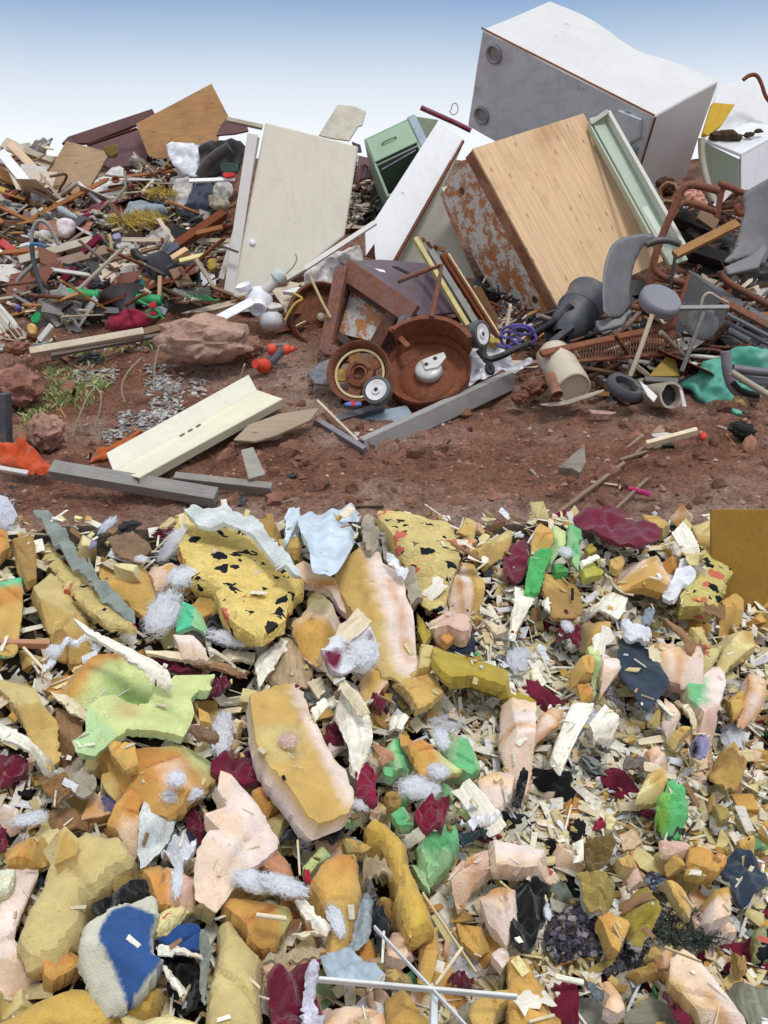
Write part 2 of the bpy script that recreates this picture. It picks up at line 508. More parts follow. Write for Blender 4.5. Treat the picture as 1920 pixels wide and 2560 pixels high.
def pad(name, poly_px, P0, n, thick, col, mat='foam', side=None, rim=None, patch=(), ragged=.25, wave=.25, curl=0, rnd=None, res=15,
        parent=None, seed=None, undul=None, soft=.006, rimw=.02, mottle=.14, flat=False, cut=.2, facets=0, folds=None, sharp=None, facet_col=None, creases=0, grain=0):
    """a sheet, rag or block: outline on the plane (P0, n), its top rounded over at the edges and uneven, pushed back by `thick`"""
    rs = np.random.RandomState(seed if seed is not None else (int(abs(poly_px[0][0] * 13 + poly_px[0][1] * 7 + len(poly_px))) % 99991))
    n = n.normalized()
    u = n.orthogonal().normalized()
    u = (RT - n * RT.dot(n)).normalized(); v = n.cross(u)
    W = [on_plane(p, P0, n) for p in poly_px]
    O = sum(W, Vector()) / len(W)
    def to2(p): d = on_plane(p, P0, n) - O; return (d.dot(u), d.dot(v))
    pg = np.array([to2(p) for p in poly_px])
    area = .5 * np.sum(pg[:, 0] * np.roll(pg[:, 1], -1) - np.roll(pg[:, 0], -1) * pg[:, 1])
    if area < 0: pg = pg[::-1]
    size = math.sqrt(abs(area)); ext = pg.max(0) - pg.min(0)
    s = max(size / res, .0035)
    # smooth the traced corners a little, resample, roughen
    q = pg
    q = np.concatenate([np.stack([q * (1 - cut) + np.roll(q, -1, 0) * cut], 1), np.stack([q * cut + np.roll(q, -1, 0) * (1 - cut)], 1)], 1).reshape(-1, 2)
    B = []
    for i in range(len(q)):
        a, b = q[i], q[(i + 1) % len(q)]
        L = np.hypot(*(b - a)); k = max(1, int(round(L / s)))
        for j in range(k): B.append(a + (b - a) * j / k)
    B = np.array(B)
    so = rs.uniform(0, 100)
    tn = np.roll(B, -1, 0) - np.roll(B, 1, 0); tn /= (np.hypot(tn[:, 0], tn[:, 1])[:, None] + 1e-9)
    nr = np.stack([tn[:, 1], -tn[:, 0]], 1)
    jit = np.array([noise.noise((p[0] / (s * 2.2) + so, p[1] / (s * 2.2), so)) for p in B]) * .7 + rs.uniform(-.5, .5, len(B)) * .6
    tear = np.array([min(1.6, max(.08, .2 + 2.4 * noise.noise((p[0] / max(size, .03) * 2.5 + so, p[1] / max(size, .03) * 2.5, so + 7)))) for p in B])
    B = B + nr * (jit * tear * ragged * min(s, .008) * 2.2)[:, None]
    lo, hi = B.min(0), B.max(0)
    gx, gy = np.meshgrid(np.arange(lo[0], hi[0], s), np.arange(lo[1], hi[1], s))
    G = np.stack([gx.ravel(), gy.ravel()], 1); G += rs.uniform(-.25, .25, G.shape) * s
    k = inside(G, B); G = G[k]
    if len(G):
        G = G[bdist(G, B) > .55 * s]
    allp = [Vector((float(a), float(b))) for a, b in np.concatenate([B, G])]
    nb = len(B)
    vo, eo, fo, ov, oe, of = delaunay_2d_cdt(allp, [], [list(range(nb))], 1, 1e-7)
    P2 = np.array([(a.x, a.y) for a in vo])
    d = bdist(P2, B)
    r = rnd if rnd is not None else min(thick * .45, .012)
    r = max(r, 1e-4)
    t = np.clip(d / r, 0, 1)
    h = -r * (1 - np.sqrt(np.clip(1 - (1 - t) ** 2, 0, 1)))
    und = (undul if undul is not None else min(thick * wave, size * .06))
    fq = 2.2 / max(size, .02)
    hn = np.array([noise.fractal((p[0] * fq + so, p[1] * fq, so * 1.7), .9, 2.1, 3) for p in P2]) * und
    cu = curl * ((P2[:, 0] * math.cos(so) + P2[:, 1] * math.sin(so)) / max(size * .5, .01)) ** 2 * size if curl else 0
    h = h + hn + cu
    if folds:
        h = h + folds[0] * np.sin(P2[:, 0] * folds[1] + 1.5 * np.sin(P2[:, 1] * 9)) + folds[0] * .6 * np.sin(P2[:, 0] * folds[1] * 2.3 + 2 + P2[:, 1] * 4)
    fw = np.zeros(len(P2))
    for _ in range(facets):
        a_ = rs.uniform(0, 2 * math.pi); dirv = np.array([math.cos(a_), math.sin(a_)])
        pr = P2 @ dirv; th = np.quantile(pr, rs.uniform(.55, .85)); over = np.clip(pr - th, 0, None)
        sl = rs.uniform(.45, 1.5); dz = np.minimum(over * sl, max(thick, .03) * .8)
        h = h - dz
        fw = np.maximum(fw, np.clip(over / (s * .5), 0, 1))
    # edges used once, to find the rim loops
    cnt = {}
    for f in fo:
        for i in range(len(f)):
            e = (f[i], f[(i + 1) % len(f)]); cnt[e] = cnt.get(e, 0) + 1
    rimE = [e for e in cnt if (e[1], e[0]) not in cnt]
    soft = min(soft, .013)
    base = c3(col)
    C = np.repeat(base[None], len(P2), 0)
    if facets and facet_col is not None:
        w = (fw * .7)[:, None]
        C = C * (1 - w) + c3(facet_col)[None] * w
    for pc, pp in patch:
        pq = np.array([to2(p) for p in pp])
        ins = inside(P2, pq); dd = bdist(P2, pq) * np.where(ins, 1, -1)
        dd += np.array([noise.noise((p[0] * 60 + so, p[1] * 60, 3)) for p in P2]) * soft * .8
        w = np.clip(dd / (2 * soft) + .5, 0, 1)[:, None]
        C = C * (1 - w) + c3(pc)[None] * w
    if rim:
        w = np.clip(1 - d / rimw + np.array([noise.noise((p[0] * 40 + so, p[1] * 40, 9)) for p in P2]) * .6, 0, 1)[:, None] * .85
        C = C * (1 - w) + c3(rim)[None] * w
    for _ in range(creases):
        a_ = rs.uniform(0, math.pi); dr = np.array([math.cos(a_), math.sin(a_)]); pn = np.array([-dr[1], dr[0]])
        off = rs.uniform(-.25, .25) * size
        wv = np.array([noise.noise((float(t_) * 14, so, a_)) for t_ in P2 @ dr]) * .012
        dc = np.abs(P2 @ pn - off - wv)
        half = np.clip(1.2 - np.abs((P2 @ dr) / max(size, .01) * 1.6 - rs.uniform(-.3, .3)), 0, 1)
        h = h - .006 * np.exp(-(dc / (s * .7)) ** 2) * half
        C = C * (1 - (.22 * np.exp(-(dc / (s * .6)) ** 2) * half)[:, None])
    if grain:
        q0 = P2 - P2.mean(0); ev, evec = np.linalg.eigh(q0.T @ q0); al = q0 @ evec[:, 1]; pe = q0 @ evec[:, 0]
        gr_ = np.array([noise.noise((float(a) * 9 + so, float(b) * 330, 1.0)) + .6 * noise.noise((float(a) * 14 + so, float(b) * 760, 6.0)) for a, b in zip(al, pe)])
        C = C * (1 + grain * gr_)[:, None]; h = h + .0011 * gr_
    mo = np.array([noise.fractal((p[0] * 30 + so, p[1] * 30, 5), .8, 2.2, 3) for p in P2])
    C = np.clip(C * (1 + mottle * mo)[:, None], 0, 1)
    V = [O + u * a + v * b + n * c for (a, b), c in zip(P2, h)]
    Fs = [tuple(f) for f in fo]
    Cs = list(C)
    nv = len(V)
    rim_v = sorted({i for e in rimE for i in e})
    sc = c3(side) if side else None
    mids = {}; bots = {}
    cen = P2.mean(0)
    for i in rim_v:
        a, b = P2[i]
        nn = noise.noise((a * 40 + so, b * 40, 2.0))
        if thick > .02:
            mids[i] = len(V); V.append(O + u * a + v * b + n * (h[i] * .5 - thick * .5 + nn * thick * .06) + (u * rs.uniform(-1, 1) + v * rs.uniform(-1, 1)) * min(.0035, thick * .06))
            Cs.append((sc if sc is not None else C[i]) * (1 + .12 * nn))
        sh = .86 if thick > .02 else .96
        bots[i] = len(V); V.append(O + u * (cen[0] + (a - cen[0]) * sh) + v * (cen[1] + (b - cen[1]) * sh) + n * (min(h[i], 0) * .3 + (hn[i] + (cu[i] if curl else 0)) * (.9 if thick < .02 else .3) - thick))
        Cs.append((sc if sc is not None else C[i]) * .97)
    for a, b in rimE:
        if mids:
            Fs.append((b, a, mids[a], mids[b])); Fs.append((mids[b], mids[a], bots[a], bots[b]))
        else:
            Fs.append((b, a, bots[a], bots[b]))
    if thick < .02:
        # thin: the back follows the front
        mp = dict(bots)
        for i in range(nv):
            if i not in mp:
                mp[i] = len(V); V.append(V[i] - n * thick); Cs.append(C[i])
        Fs += [tuple(mp[i] for i in reversed(f)) for f in fo]
    else:
        nxt = dict(rimE)
        seen = set()
        for st in list(nxt):
            if st in seen: continue
            loop = []; i = st
            while i not in seen and i in nxt:
                seen.add(i); loop.append(bots[i]); i = nxt[i]
            if len(loop) > 2: Fs.append(tuple(reversed(loop)))
    bs = None
    if grain:
        al3 = (u * float(evec[0, 1]) + v * float(evec[1, 1])).normalized(); bs = Matrix((al3, n.cross(al3), n)).transposed()
    o = mesh_obj(name, V, Fs, mat, np.clip(np.array(Cs), 0, 1), parent, smooth=not flat, basis=bs)
    if sharp and not flat: o.data.set_sharp_from_angle(angle=R(sharp))
    return o


def strands(g, c, ax, radii, n, length, width, col, rs):
    """fine fibres on a soft lump (radii along ax basis)"""
    for _ in range(n):
        d = Vector((rs.gauss(0, 1), rs.gauss(0, 1), rs.gauss(0, 1))).normalized()
        k = rs.uniform(.55, 1.0)
        p = c + ax[0] * d.x * radii[0] * k + ax[1] * d.y * radii[1] * k + ax[2] * d.z * radii[2] * k
        t = Vector((rs.gauss(0, 1), rs.gauss(0, 1), rs.gauss(0, 1))).normalized()
        L = length * rs.uniform(.5, 1.4)
        b = (t + Vector((rs.gauss(0, .8), rs.gauss(0, .8), rs.gauss(0, .8)))).normalized()
        pts = [p - t * L * .5, p, p + b * L * .5]
        sd = t.orthogonal().normalized() * width
        cc = np.clip(c3(col) * rs.uniform(.85, 1.1), 0, 1)
        g.add([pts[0], pts[1] - sd, pts[1] + sd, pts[2]], [(0, 1, 2), (1, 3, 2)], cc)


def fuzz(g, c, ax, radii, n, length, width, col, rs):
    """short curly fibres lying along a soft lump"""
    for _ in range(n):
        d = Vector((rs.gauss(0, 1), rs.gauss(0, 1), rs.gauss(0, 1))).normalized()
        k = rs.uniform(.6, 1.05) if rs.random() < .85 else rs.uniform(1.05, 1.3)
        e = (ax[0] * d.x + ax[1] * d.y + ax[2] * d.z)
        p = c + ax[0] * d.x * radii[0] * k + ax[1] * d.y * radii[1] * k + ax[2] * d.z * radii[2] * k
        t = e.cross(Vector((rs.gauss(0, 1), rs.gauss(0, 1), rs.gauss(0, 1)))).normalized()
        b = e.cross(t)
        L = length * rs.uniform(.4, 1.3); cv = rs.uniform(-1.2, 1.2)
        pts = []
        for i in range(5):
            q = i / 4 - .5
            pts.append(p + t * L * q + b * L * cv * (q * q - .1) + e * L * (-.5 * q * q + rs.uniform(-.04, .08)))
        cc = np.clip(c3(col) * rs.uniform(.9, 1.1), 0, 1)
        sd = b * width
        V = [pts[0]]
        for m in pts[1:4]: V += [m - sd, m + sd]
        V.append(pts[4])
        g.add(V, [(0, 1, 2), (1, 3, 4, 2), (3, 5, 6, 4), (5, 7, 6)], cc)


def lump(g, c, ax, radii, col, seed, amp=.35, sub=3, freq=1.6):
    bm = bmesh.new(); bmesh.ops.create_icosphere(bm, subdivisions=sub, radius=1)
    V = []
    for v in bm.verts:
        d = v.co.normalized(); k = 1 + amp * noise.fractal(d * freq + Vector((seed * 3.1, seed * 1.7, seed)), .8, 2.1, 4)
        V.append(c + ax[0] * d.x * radii[0] * k + ax[1] * d.y * radii[1] * k + ax[2] * d.z * radii[2] * k)
    bm.verts.index_update()
    Fs = [tuple(v.index for v in f.verts) for f in bm.faces]; bm.free()
    cc = np.array([np.clip(c3(col) * (1 + .15 * noise.noise(v * 25)), 0, 1) for v in V])
    g.add(V, Fs, cc)


# ---------------------------------------------------------------- world and light
w = bpy.data.worlds.new('World'); scn.world = w; w.use_nodes = True
nt = w.node_tree
for n_ in list(nt.nodes): nt.nodes.remove(n_)
SUN_EL, SUN_AZ = R(58), R(35)
sky = nt.nodes.new('ShaderNodeTexSky'); sky.sky_type = 'NISHITA'; sky.sun_disc = False
sky.sun_elevation = SUN_EL; sky.sun_rotation = SUN_AZ
bg1 = nt.nodes.new('ShaderNodeBackground'); bg1.inputs[1].default_value = .10
nt.links.new(sky.outputs[0], bg1.inputs[0])
tc = nt.nodes.new('ShaderNodeTexCoord'); sx = nt.nodes.new('ShaderNodeSeparateXYZ'); nt.links.new(tc.outputs['Generated'], sx.inputs[0])
cl = N(nt, 'ShaderNodeTexNoise'); cl.inputs['Scale'].default_value = 3.0; nt.links.new(tc.outputs['Generated'], cl.inputs['Vector'])
mm_ = N(nt, 'ShaderNodeMath', operation='MULTIPLY_ADD'); nt.links.new(cl.outputs['Fac'], mm_.inputs[0]); mm_.inputs[1].default_value = .02; 
ad_ = N(nt, 'ShaderNodeMath', operation='SUBTRACT'); nt.links.new(sx.outputs[2], mm_.inputs[2]); nt.links.new(mm_.outputs[0], ad_.inputs[0]); ad_.inputs[1].default_value = .01
rp = ramp(nt, ad_.outputs[0], [(0, (.88, .90, .925)), (.150, (.88, .90, .925)), (.20, (.68, .74, .82)), (.235, (.45, .56, .71)), (.268, (.26, .39, .60)), (.30, (.155, .29, .52)), (.42, (.36, .48, .66)), (.62, (.85, .88, .93)), (1, (.92, .93, .95))])
bg2 = nt.nodes.new('ShaderNodeBackground'); nt.links.new(rp, bg2.inputs[0]); bg2.inputs[1].default_value = 1.0
ms = nt.nodes.new('ShaderNodeMixShader'); ms.inputs[0].default_value = .90
nt.links.new(bg1.outputs[0], ms.inputs[1]); nt.links.new(bg2.outputs[0], ms.inputs[2])
wo = nt.nodes.new('ShaderNodeOutputWorld'); nt.links.new(ms.outputs[0], wo.inputs[0])
sl = bpy.data.lights.new('sun', 'SUN'); sl.energy = 1.4; sl.angle = R(12); sl.color = (1, .98, .95)
so_ = bpy.data.objects.new('sun', sl); COL.objects.link(so_)
# shadows fall away from the sun: high, behind the camera and to one side
sd = Vector((math.sin(R(20)) * math.cos(SUN_EL), -math.cos(R(20)) * math.cos(SUN_EL), math.sin(SUN_EL)))
so_.rotation_euler = sd.to_track_quat('Z', 'Y').to_euler()
sky.sun_rotation = math.atan2(sd.x, sd.y)
scn.view_settings.view_transform = 'Standard'; scn.view_settings.look = 'None'
scn.view_settings.exposure = 0.18; scn.view_settings.gamma = 1

# ---------------------------------------------------------------- ground
TY = [-8, -3, .5, 3.2] + [y + .08 for _, y in DROWS[1:]] + [10.4, 11.5, 15, 20]
TZ = [0, .75, .9, .92] + [PT((960, r), y).z for r, y in DROWS[1:]] + [0, 0, 0, 0]
TZ[-4], TZ[-3], TZ[-2], TZ[-1] = TZ[-5] + .10, TZ[-5] - .25, 1.2, -.1


def terr(x, y, fine=True):
    z = float(np.interp(y, TY, TZ))
    k = min(1, max(0, (7.5 - abs(x)) / 3.0)); k = k * k * (3 - 2 * k)
    z = z * k - .06 * (1 - k)
    if fine:
        a = k * min(1, max(0, (y + 4) / 3))
        z += a * (.05 * noise.fractal((x * .8, y * .8, 1), .9, 2, 4) + .034 * noise.fractal((x * 3.1, y * 3.1, 4), .75, 2.2, 5) + (.013 * noise.fractal((x * 11, y * 11, 8), .6, 2.2, 3) if y < 8 else 0))
    return z


xs = np.concatenate([np.linspace(-11, -4.6, 22), np.linspace(-4.5, 4.5, 270), np.linspace(4.6, 11, 22)])
ys = np.concatenate([np.linspace(-8, 2.9, 30), np.linspace(3.0, 10.5, 250), np.linspace(10.7, 20, 24)])
V = [(x, y, terr(x, y)) for y in ys for x in xs]
nx_ = len(xs)
Fs = [(j * nx_ + i, j * nx_ + i + 1, (j + 1) * nx_ + i + 1, (j + 1) * nx_ + i) for j in range(len(ys) - 1) for i in range(nx_ - 1)]
tag(mesh_obj('terrain', V, Fs, 'soil', c3('soil'), smooth=True, origin=(0, 0, 0)), kind='structure')
gv = [(-1500, -1500, 0), (1500, -1500, 0), (1500, 1500, 0), (-1500, 1500, 0)]
tag(mesh_obj('ground', gv, [(0, 1, 2, 3)], 'soil', c3('soil'), origin=(0, 0, 0)), kind='structure')
# ================================================================ the tip: appliances, furniture and rubbish on the bank
def panel(name, label, cat, tile, s, mat, col, t, lean=15, yaw=0, Y=None, off=.06, bev=.004, parent=None, group=None, ref=None):
    pts = pl(tile, s)
    cx = sum(p[0] for p in pts) / len(pts); by = max(p[1] for p in pts)
    r = ref or (cx, by)
    P0 = PT(r, Y if Y else D(by) - off); n = norm_of(lean, yaw)
    o = Geo().prism([on_plane(p, P0, n) for p in pts], n, t, col).make(name, mat, parent, bev)
    if parent is None: tag(o, label, cat, group)
    o['pn'] = tuple(n)
    del o['pn']
    return o


def soft(name, label, cat, tile, s, col, t, lean=40, yaw=0, Y=None, off=.08, mat='fabric', parent=None, group=None, **kw):
    pts = pl(tile, s)
    cx = sum(p[0] for p in pts) / len(pts); by = max(p[1] for p in pts); cy = sum(p[1] for p in pts) / len(pts)
    if Y: P0 = PT((cx, by), Y)
    else: P0 = PT((cx, cy), D(cy) - off)
    o = pad(name, pts, P0, norm_of(lean, yaw), t, col, mat=mat, parent=parent, **kw)
    if parent is None: tag(o, label, cat, group)
    return o


def bar(name, label, cat, tile, p, q, w, t, col, mat='wood', Y=None, off=.10, dq=0, lean=35, yaw=0, bev=.003, group=None, parent=None):
    """a plank or stick between two points of the photo; w in enlarged-view units"""
    P, Q = px(tile, p), px(tile, q); sc = TILES[tile][2]
    ya = Y if Y else D(P[1]) - off
    yb = (Y + dq) if Y else D(Q[1]) - off + dq
    ww = w / sc * (ya + yb) / 2 / F
    o = Geo().bar(PT(P, ya), PT(Q, yb), ww, t, norm_of(lean, yaw), col).make(name, mat, parent, bev)
    if parent is None: tag(o, label, cat, group)
    return o


def rod(name, label, cat, tile, pts, r, col, mat='metal', Y=None, off=.15, parent=None, group=None, smooth=2, seg=8):
    W = []
    for q in pts:
        p = px(tile, q[:2]); dy = q[2] if len(q) > 2 else 0
        W.append(PT(p, (Y if Y else D(p[1]) - off) + dy))
    o = Geo().tube(W, r, col, seg, smooth).make(name, mat, parent, smooth=True)
    if parent is None: tag(o, label, cat, group)
    return o


# ---- big white freezer lying on its side on top of the pile
PV, eA, eB, eC = corner_box(px('TR', (1070, 603)), px('TR', (175, 150)), px('TR', (1405, 420)), px('TR', (915, 1115)), 8.2, (1, 1, 1))
fz = thing('freezer', 'big white chest freezer with grey steel underside tipped over on top of the pile', 'freezer', PV + eC)
top_n = (eA.cross(eB)).normalized()
if top_n.z < 0: top_n = -top_n
def dent(co):
    q = co - PV; a = q.dot(eA) / eA.length_squared; b = q.dot(eB) / eB.length_squared; c = q.dot(eC) / eC.length_squared
    k = max(0, 1 - abs(c) * 3)
    d = .05 * math.exp(-((a - .45) / .16) ** 2) * max(0, b) ** 1.5 - .02 * math.exp(-((a - .8) / .15) ** 2) * max(0, b)
    return co - top_n * k * d + Vector(noise.noise_vector(co * 2.2)) * .008
bV, bF, bC = grid_box(PV, eA, eB, eC, 18, dent, cols=[(214, 214, 212)] * 6)
# under side (spanned by eA and eC at b=0) is bare steel
bC = np.array(bC)
k_ = 19 * 19
o = mesh_obj('body', bV, bF, 'enamel', bC, fz)
bm = bmesh.new(); bm.from_mesh(o.data); bmesh.ops.remove_doubles(bm, verts=bm.verts, dist=1e-4); bmesh.ops.recalc_face_normals(bm, faces=bm.faces); bm.to_mesh(o.data); bm.free()
bevel(o, .02, 3, 60)
nB = -eB.normalized()
def fzp(a, c, h=0.0): return PV + eA * a + eC * c + nB * h
g = Geo()
g.add([fzp(a, c, .006) for a, c in ((.012, .015), (.988, .015), (.988, .985), (.012, .985))] + [fzp(a, c, -.002) for a, c in ((.012, .015), (.988, .015), (.988, .985), (.012, .985))],
      [(0, 1, 2, 3), (0, 4, 5, 1), (1, 5, 6, 2), (2, 6, 7, 3), (3, 7, 4, 0)], 'steel')
pn_ = g.make('underside_panel', 'metal', fz); pn_['label'] = 'dull grey galvanised underside panel'
for a, c in ((.90, .16), (.915, .80), (.12, .16), (.10, .80)):
    Geo().lathe([(.085, 0), (.082, .022), (.068, .026), (.056, .016), (.052, .004), (.03, .004), (.0005, .006)], fzp(a, c, .006), nB, (152, 154, 156), 28).make('foot_socket', 'metal', fz, smooth=True)
g = Geo()
g.tube([fzp(1.0, -.01, .004), fzp(0, -.01, .004)], .008, 'rustorange', 6, 0); g.tube([fzp(-.008, 0, .004), fzp(-.008, .55, .004)], .008, 'darkrust', 6, 0)
g.make('edge_seam', 'rusted', fz)
Geo().prism([fzp(a, c, .035) for a, c in ((.17, .08), (.05, .06), (.03, .22), (.08, .34), (.16, .26))], nB, .03, 'steel').make('hinge_bracket', 'metal', fz, .008)
Geo().prism([fzp(a, c, .03) for a, c in ((.10, .36), (.03, .32), (.02, .55), (.07, .62))], nB, .025, 'bluegrey').make('torn_flap', 'metal', fz, .006)

# ---- second and third freezer at the top of the pile
panel('white_appliance', 'white freezer lid with a rusty torn corner against the sky, beside the tipped chest freezer', 'freezer lid', 'TR', '1395,445 1590,395 1660,520 1720,700 1400,690 1345,640', 'enamel', 'enamel', .07, lean=25, yaw=-15, Y=9.5, bev=.012)
panel('insulation_slab', 'yellow foam insulation slab exposed behind the tipped chest freezer', 'insulation', 'TR', '1375,530 1490,540 1420,650 1345,705 1325,690', 'foam', 'yellow', .06, lean=20, yaw=10, Y=9.2, bev=.006)
rod('rusty_strap', 'rusty torn metal strip curling over the white freezer lid', 'metal strip', 'TR', [(1530, 415), (1560, 390), (1600, 385), (1625, 430), (1645, 500), (1670, 530)], .018, 'rust', 'rusted', Y=9.4)
wf = thing('small_fridge', 'open white fridge cabinet with pale green lining and dirt on top', 'fridge', PT(px('TR', (1520, 980)), 8.9))
PV2 = PT(px('TR', (1520, 800)), 8.5)
e1 = PT(px('TR', (1315, 715)), 8.75) - PV2; e2 = PT(px('TR', (1760, 680)), 8.8) - PV2; e3 = PT(px('TR', (1520, 1000)), 8.55) - PV2
e4 = Vector((.1, .35, .1))
Geo().box(PV2, e2, e3 * 1.05, Vector((0, .04, 0)), 'white').make('side_panel', 'enamel', wf, .008)
Geo().prism([PV2 + Vector((0, -.004, .004)), PV2 + e1, PV2 + e1 + Vector((.5, .25, .17)), PV2 + e2 + Vector((0, .0, .02))], Vector((0, -.2, 1)), .03, 'enamel').make('top_panel', 'enamel', wf, .006)
Geo().prism([PV2 + e1 * .95 + e3 * .08, PV2 + e1 * .06 + e3 * .14, PV2 + e1 * .04 + e3 * .98, PV2 + e1 * .75 + e3 * 1.05, PV2 + e1 * .93 + e3 * .75], norm_of(5, -25), .03, 'palesage').make('lining', 'enamel', wf, .006)
g = Geo(); g.tube([PV2 + e1, PV2 + e1 + e3 * .5, PV2 + e1 * .9 + e3 * 1.0, PV2 + e1 * .72 + e3 * 1.5, PV2 + e1 * .4 + e3 * 1.95], .032, 'cream2', 8, 2); g.make('door_seal', 'plastic', wf, smooth=True)
for i, (x, y, s) in enumerate([(1400, 705, .05), (1450, 700, .06), (1480, 712, .05), (1560, 700, .03), (1610, 680, .025), (1425, 690, .035)]):
    g = Geo(); lump(g, PT(px('TR', (x, y)), 8.7), (RT, Vector((0, 1, 0)), Vector((0, 0, 1))), (s * 1.5, s, s * .7), 'darkbrown', i + 3)
    tag(g.make('dirt_clod', 'stone', smooth=True), 'dark crumbly dirt clod lying on the white fridge cabinet', 'dirt clod', 'dirt clods on the fridge cabinet')

# ---- plywood-faced box with rusty side
V_, A_, B_, C_ = (1180, 376), (1455, 287), (1093, 474), (1394, 773)
PVp, pA, pB, pC = corner_box(V_, A_, B_, C_, 7.2, (1, .3, -1))
box = thing('plywood_box', 'tall box with plywood front and rust-eaten white side leaning under the chest freezer', 'box', PVp + pC)
nf = pA.cross(pC).normalized()
if nf.y > 0: nf = -nf
ns = pB.cross(pC).normalized()
if ns.dot(EYE - PVp) < 0: ns = -ns
o = Geo().prism([PVp + pA * a + pC * c + nf * .02 for a, c in ((-.004, -.004), (1.0, 0), (1.003, 1.0), (.35, 1.004), (-.004, .99))], nf, .02, 'plywood')
o.basis = Matrix((pC.normalized(), nf.cross(pC.normalized()), nf)).transposed()
o.make('front_panel', 'plyface', box, .003)
o = Geo().prism([PVp + pB * b + pC * c for b, c in ((.012, .0), (.98, .04), (1.0, .52), (.96, 1.0), (.012, .985))], ns, .03, (216, 212, 204)).make('side_panel', 'enamel_rusty', box, .004)
o['label'] = 'white side panel eaten by orange rust'
g = Geo(); g.bar(PVp + pB * .09 + ns * .004, PVp + pB * .09 + pC + ns * .004, pB.length * .17, .012, ns, (176, 130, 100)); g.make('rusty_edge', 'rusted', box, .003)
Geo().box(PVp + pB * .02 + pC * .01 - nf * .02, pA * .97, pC * .97, -nf * .03, 'dirtywhite').make('back_panel', 'enamel', box)
g = Geo(); g.box(PVp + pB * .98 - ns * .035, pC * .95, pA * .9, -ns * .02 + pB * .02, 'cream2'); g.make('inner_panel', 'enamel', box)
for b, c in ((.55, .12), (.62, .93), (.3, .88)):
    Geo().lathe([(.028, 0), (.026, .004), (.0005, .004)], PVp + pB * b + pC * c + ns * .001, ns, 'jet', 14).make('bolt_hole', 'rusted', box)

# ---- long white panel leaning, with the pale inner wall behind it
lp = thing('leaning_board', 'long smooth white panel leaning diagonally against the plywood box', 'panel', PT(px('TM', (1000, 1210)), 7.5))
panel('sheet', None, None, 'TM', '1390,312 1545,432 1095,1222 985,1222 968,1135 920,1205 915,1040 985,945', 'enamel', 'enamel', .03, lean=22, yaw=12, Y=7.55, parent=lp, ref=px('TM', (1000, 1210)))
bar('edge_strip', None, None, 'TM', (1552, 440), (1102, 1226), 14, .025, 'rust', 'rusted', Y=7.75, dq=-.28, parent=lp)
panel('oven_liner', 'pale grey-beige sheet metal wall between the white panel and the rusty box side', 'sheet metal', 'TM', '1545,470 1400,800 1480,1000 1655,1390 1560,1420 1110,1225 1260,970', 'enamel', (176, 172, 156), .02, lean=18, yaw=-8, Y=7.75)
rod('pipe', 'thin red and black pipe poking up beside the chest freezer', 'pipe', 'TM', [(1275, 230), (1500, 330), (1600, 380)], .022, 'maroon', 'plastic', Y=8.9, smooth=0)
rod('wire_scrap', 'thin pale wire loop tangled beside the red pipe end against the sky', 'wire', 'TM', [(1470, 250), (1480, 205), (1510, 200), (1520, 260), (1480, 285), (1460, 250)], .004, 'greymetal', Y=8.8)

# ---- cream door
dr = thing('refrigerator_door', 'large flat cream refrigerator door standing upright in the pile', 'fridge door', PT(px('TM', (300, 1440)), 7.7))
YD = 7.35; nd = norm_of(14, 8); rD = px('TM', (350, 1440))
panel('door_panel', None, None, 'TM', '268,322 560,395 872,480 830,760 782,1062 560,1240 330,1420 40,1470 110,1140 190,720', 'enamel', 'cream2', .05, lean=14, yaw=8, Y=YD, parent=dr, ref=rD, bev=.014)
bar('edge_rail', None, None, 'TM', (186, 400), (30, 1440), 66, .05, 'dirtywhite', 'enamel', Y=7.58, dq=-.30, lean=14, yaw=8, parent=dr)
bar('edge_rail', None, None, 'TM', (122, 880), (-20, 1340), 36, .05, (196, 190, 180), 'enamel', Y=7.47, dq=-.14, lean=14, yaw=8, parent=dr)
bar('gasket', None, None, 'TM', (218, 420), (84, 1150), 26, .03, 'greymetal', 'plastic', Y=7.6, dq=-.2, lean=14, yaw=8, parent=dr)
Geo().lathe([(.022, 0), (.022, .012), (.016, .018), (.0005, .018)], on_plane(px('TM', (185, 1108)), PT(rD, YD), nd), nd, 'white', 20).make('knob', 'plastic', dr, smooth=True)
bar('latch', None, None, 'TM', (0, 1120), (95, 1155), 16, .03, 'greymetal', 'metal', Y=7.25, parent=dr)
panel('door_shelf', 'short cracked cream board sticking up behind the refrigerator door', 'board', 'TM', '735,210 842,220 920,252 895,345 870,350 810,445 700,430 612,408', 'wood', 'cream2', .02, lean=20, yaw=-6, Y=8.9)
panel('dark_flap', 'crumpled dark metal flap hanging at the far upper corner of the refrigerator door', 'metal flap', 'TM', '830,450 885,470 895,520 860,520 860,640 840,600 850,500', 'metal', 'darkgrey', .02, lean=10, yaw=20, Y=8.1)
panel('mauve_board', 'dark purplish board wedged behind the refrigerator door', 'board', 'TM', '875,540 960,560 1010,680 900,690 850,700', 'wood', 'mauve', .03, lean=18, Y=8.9)
panel('mauve_strip', 'narrow dark strip leaning beside the purplish board', 'board', 'TM', '885,600 925,595 870,720 845,690', 'wood', 'purplebrown', .02, lean=18, Y=8.7)

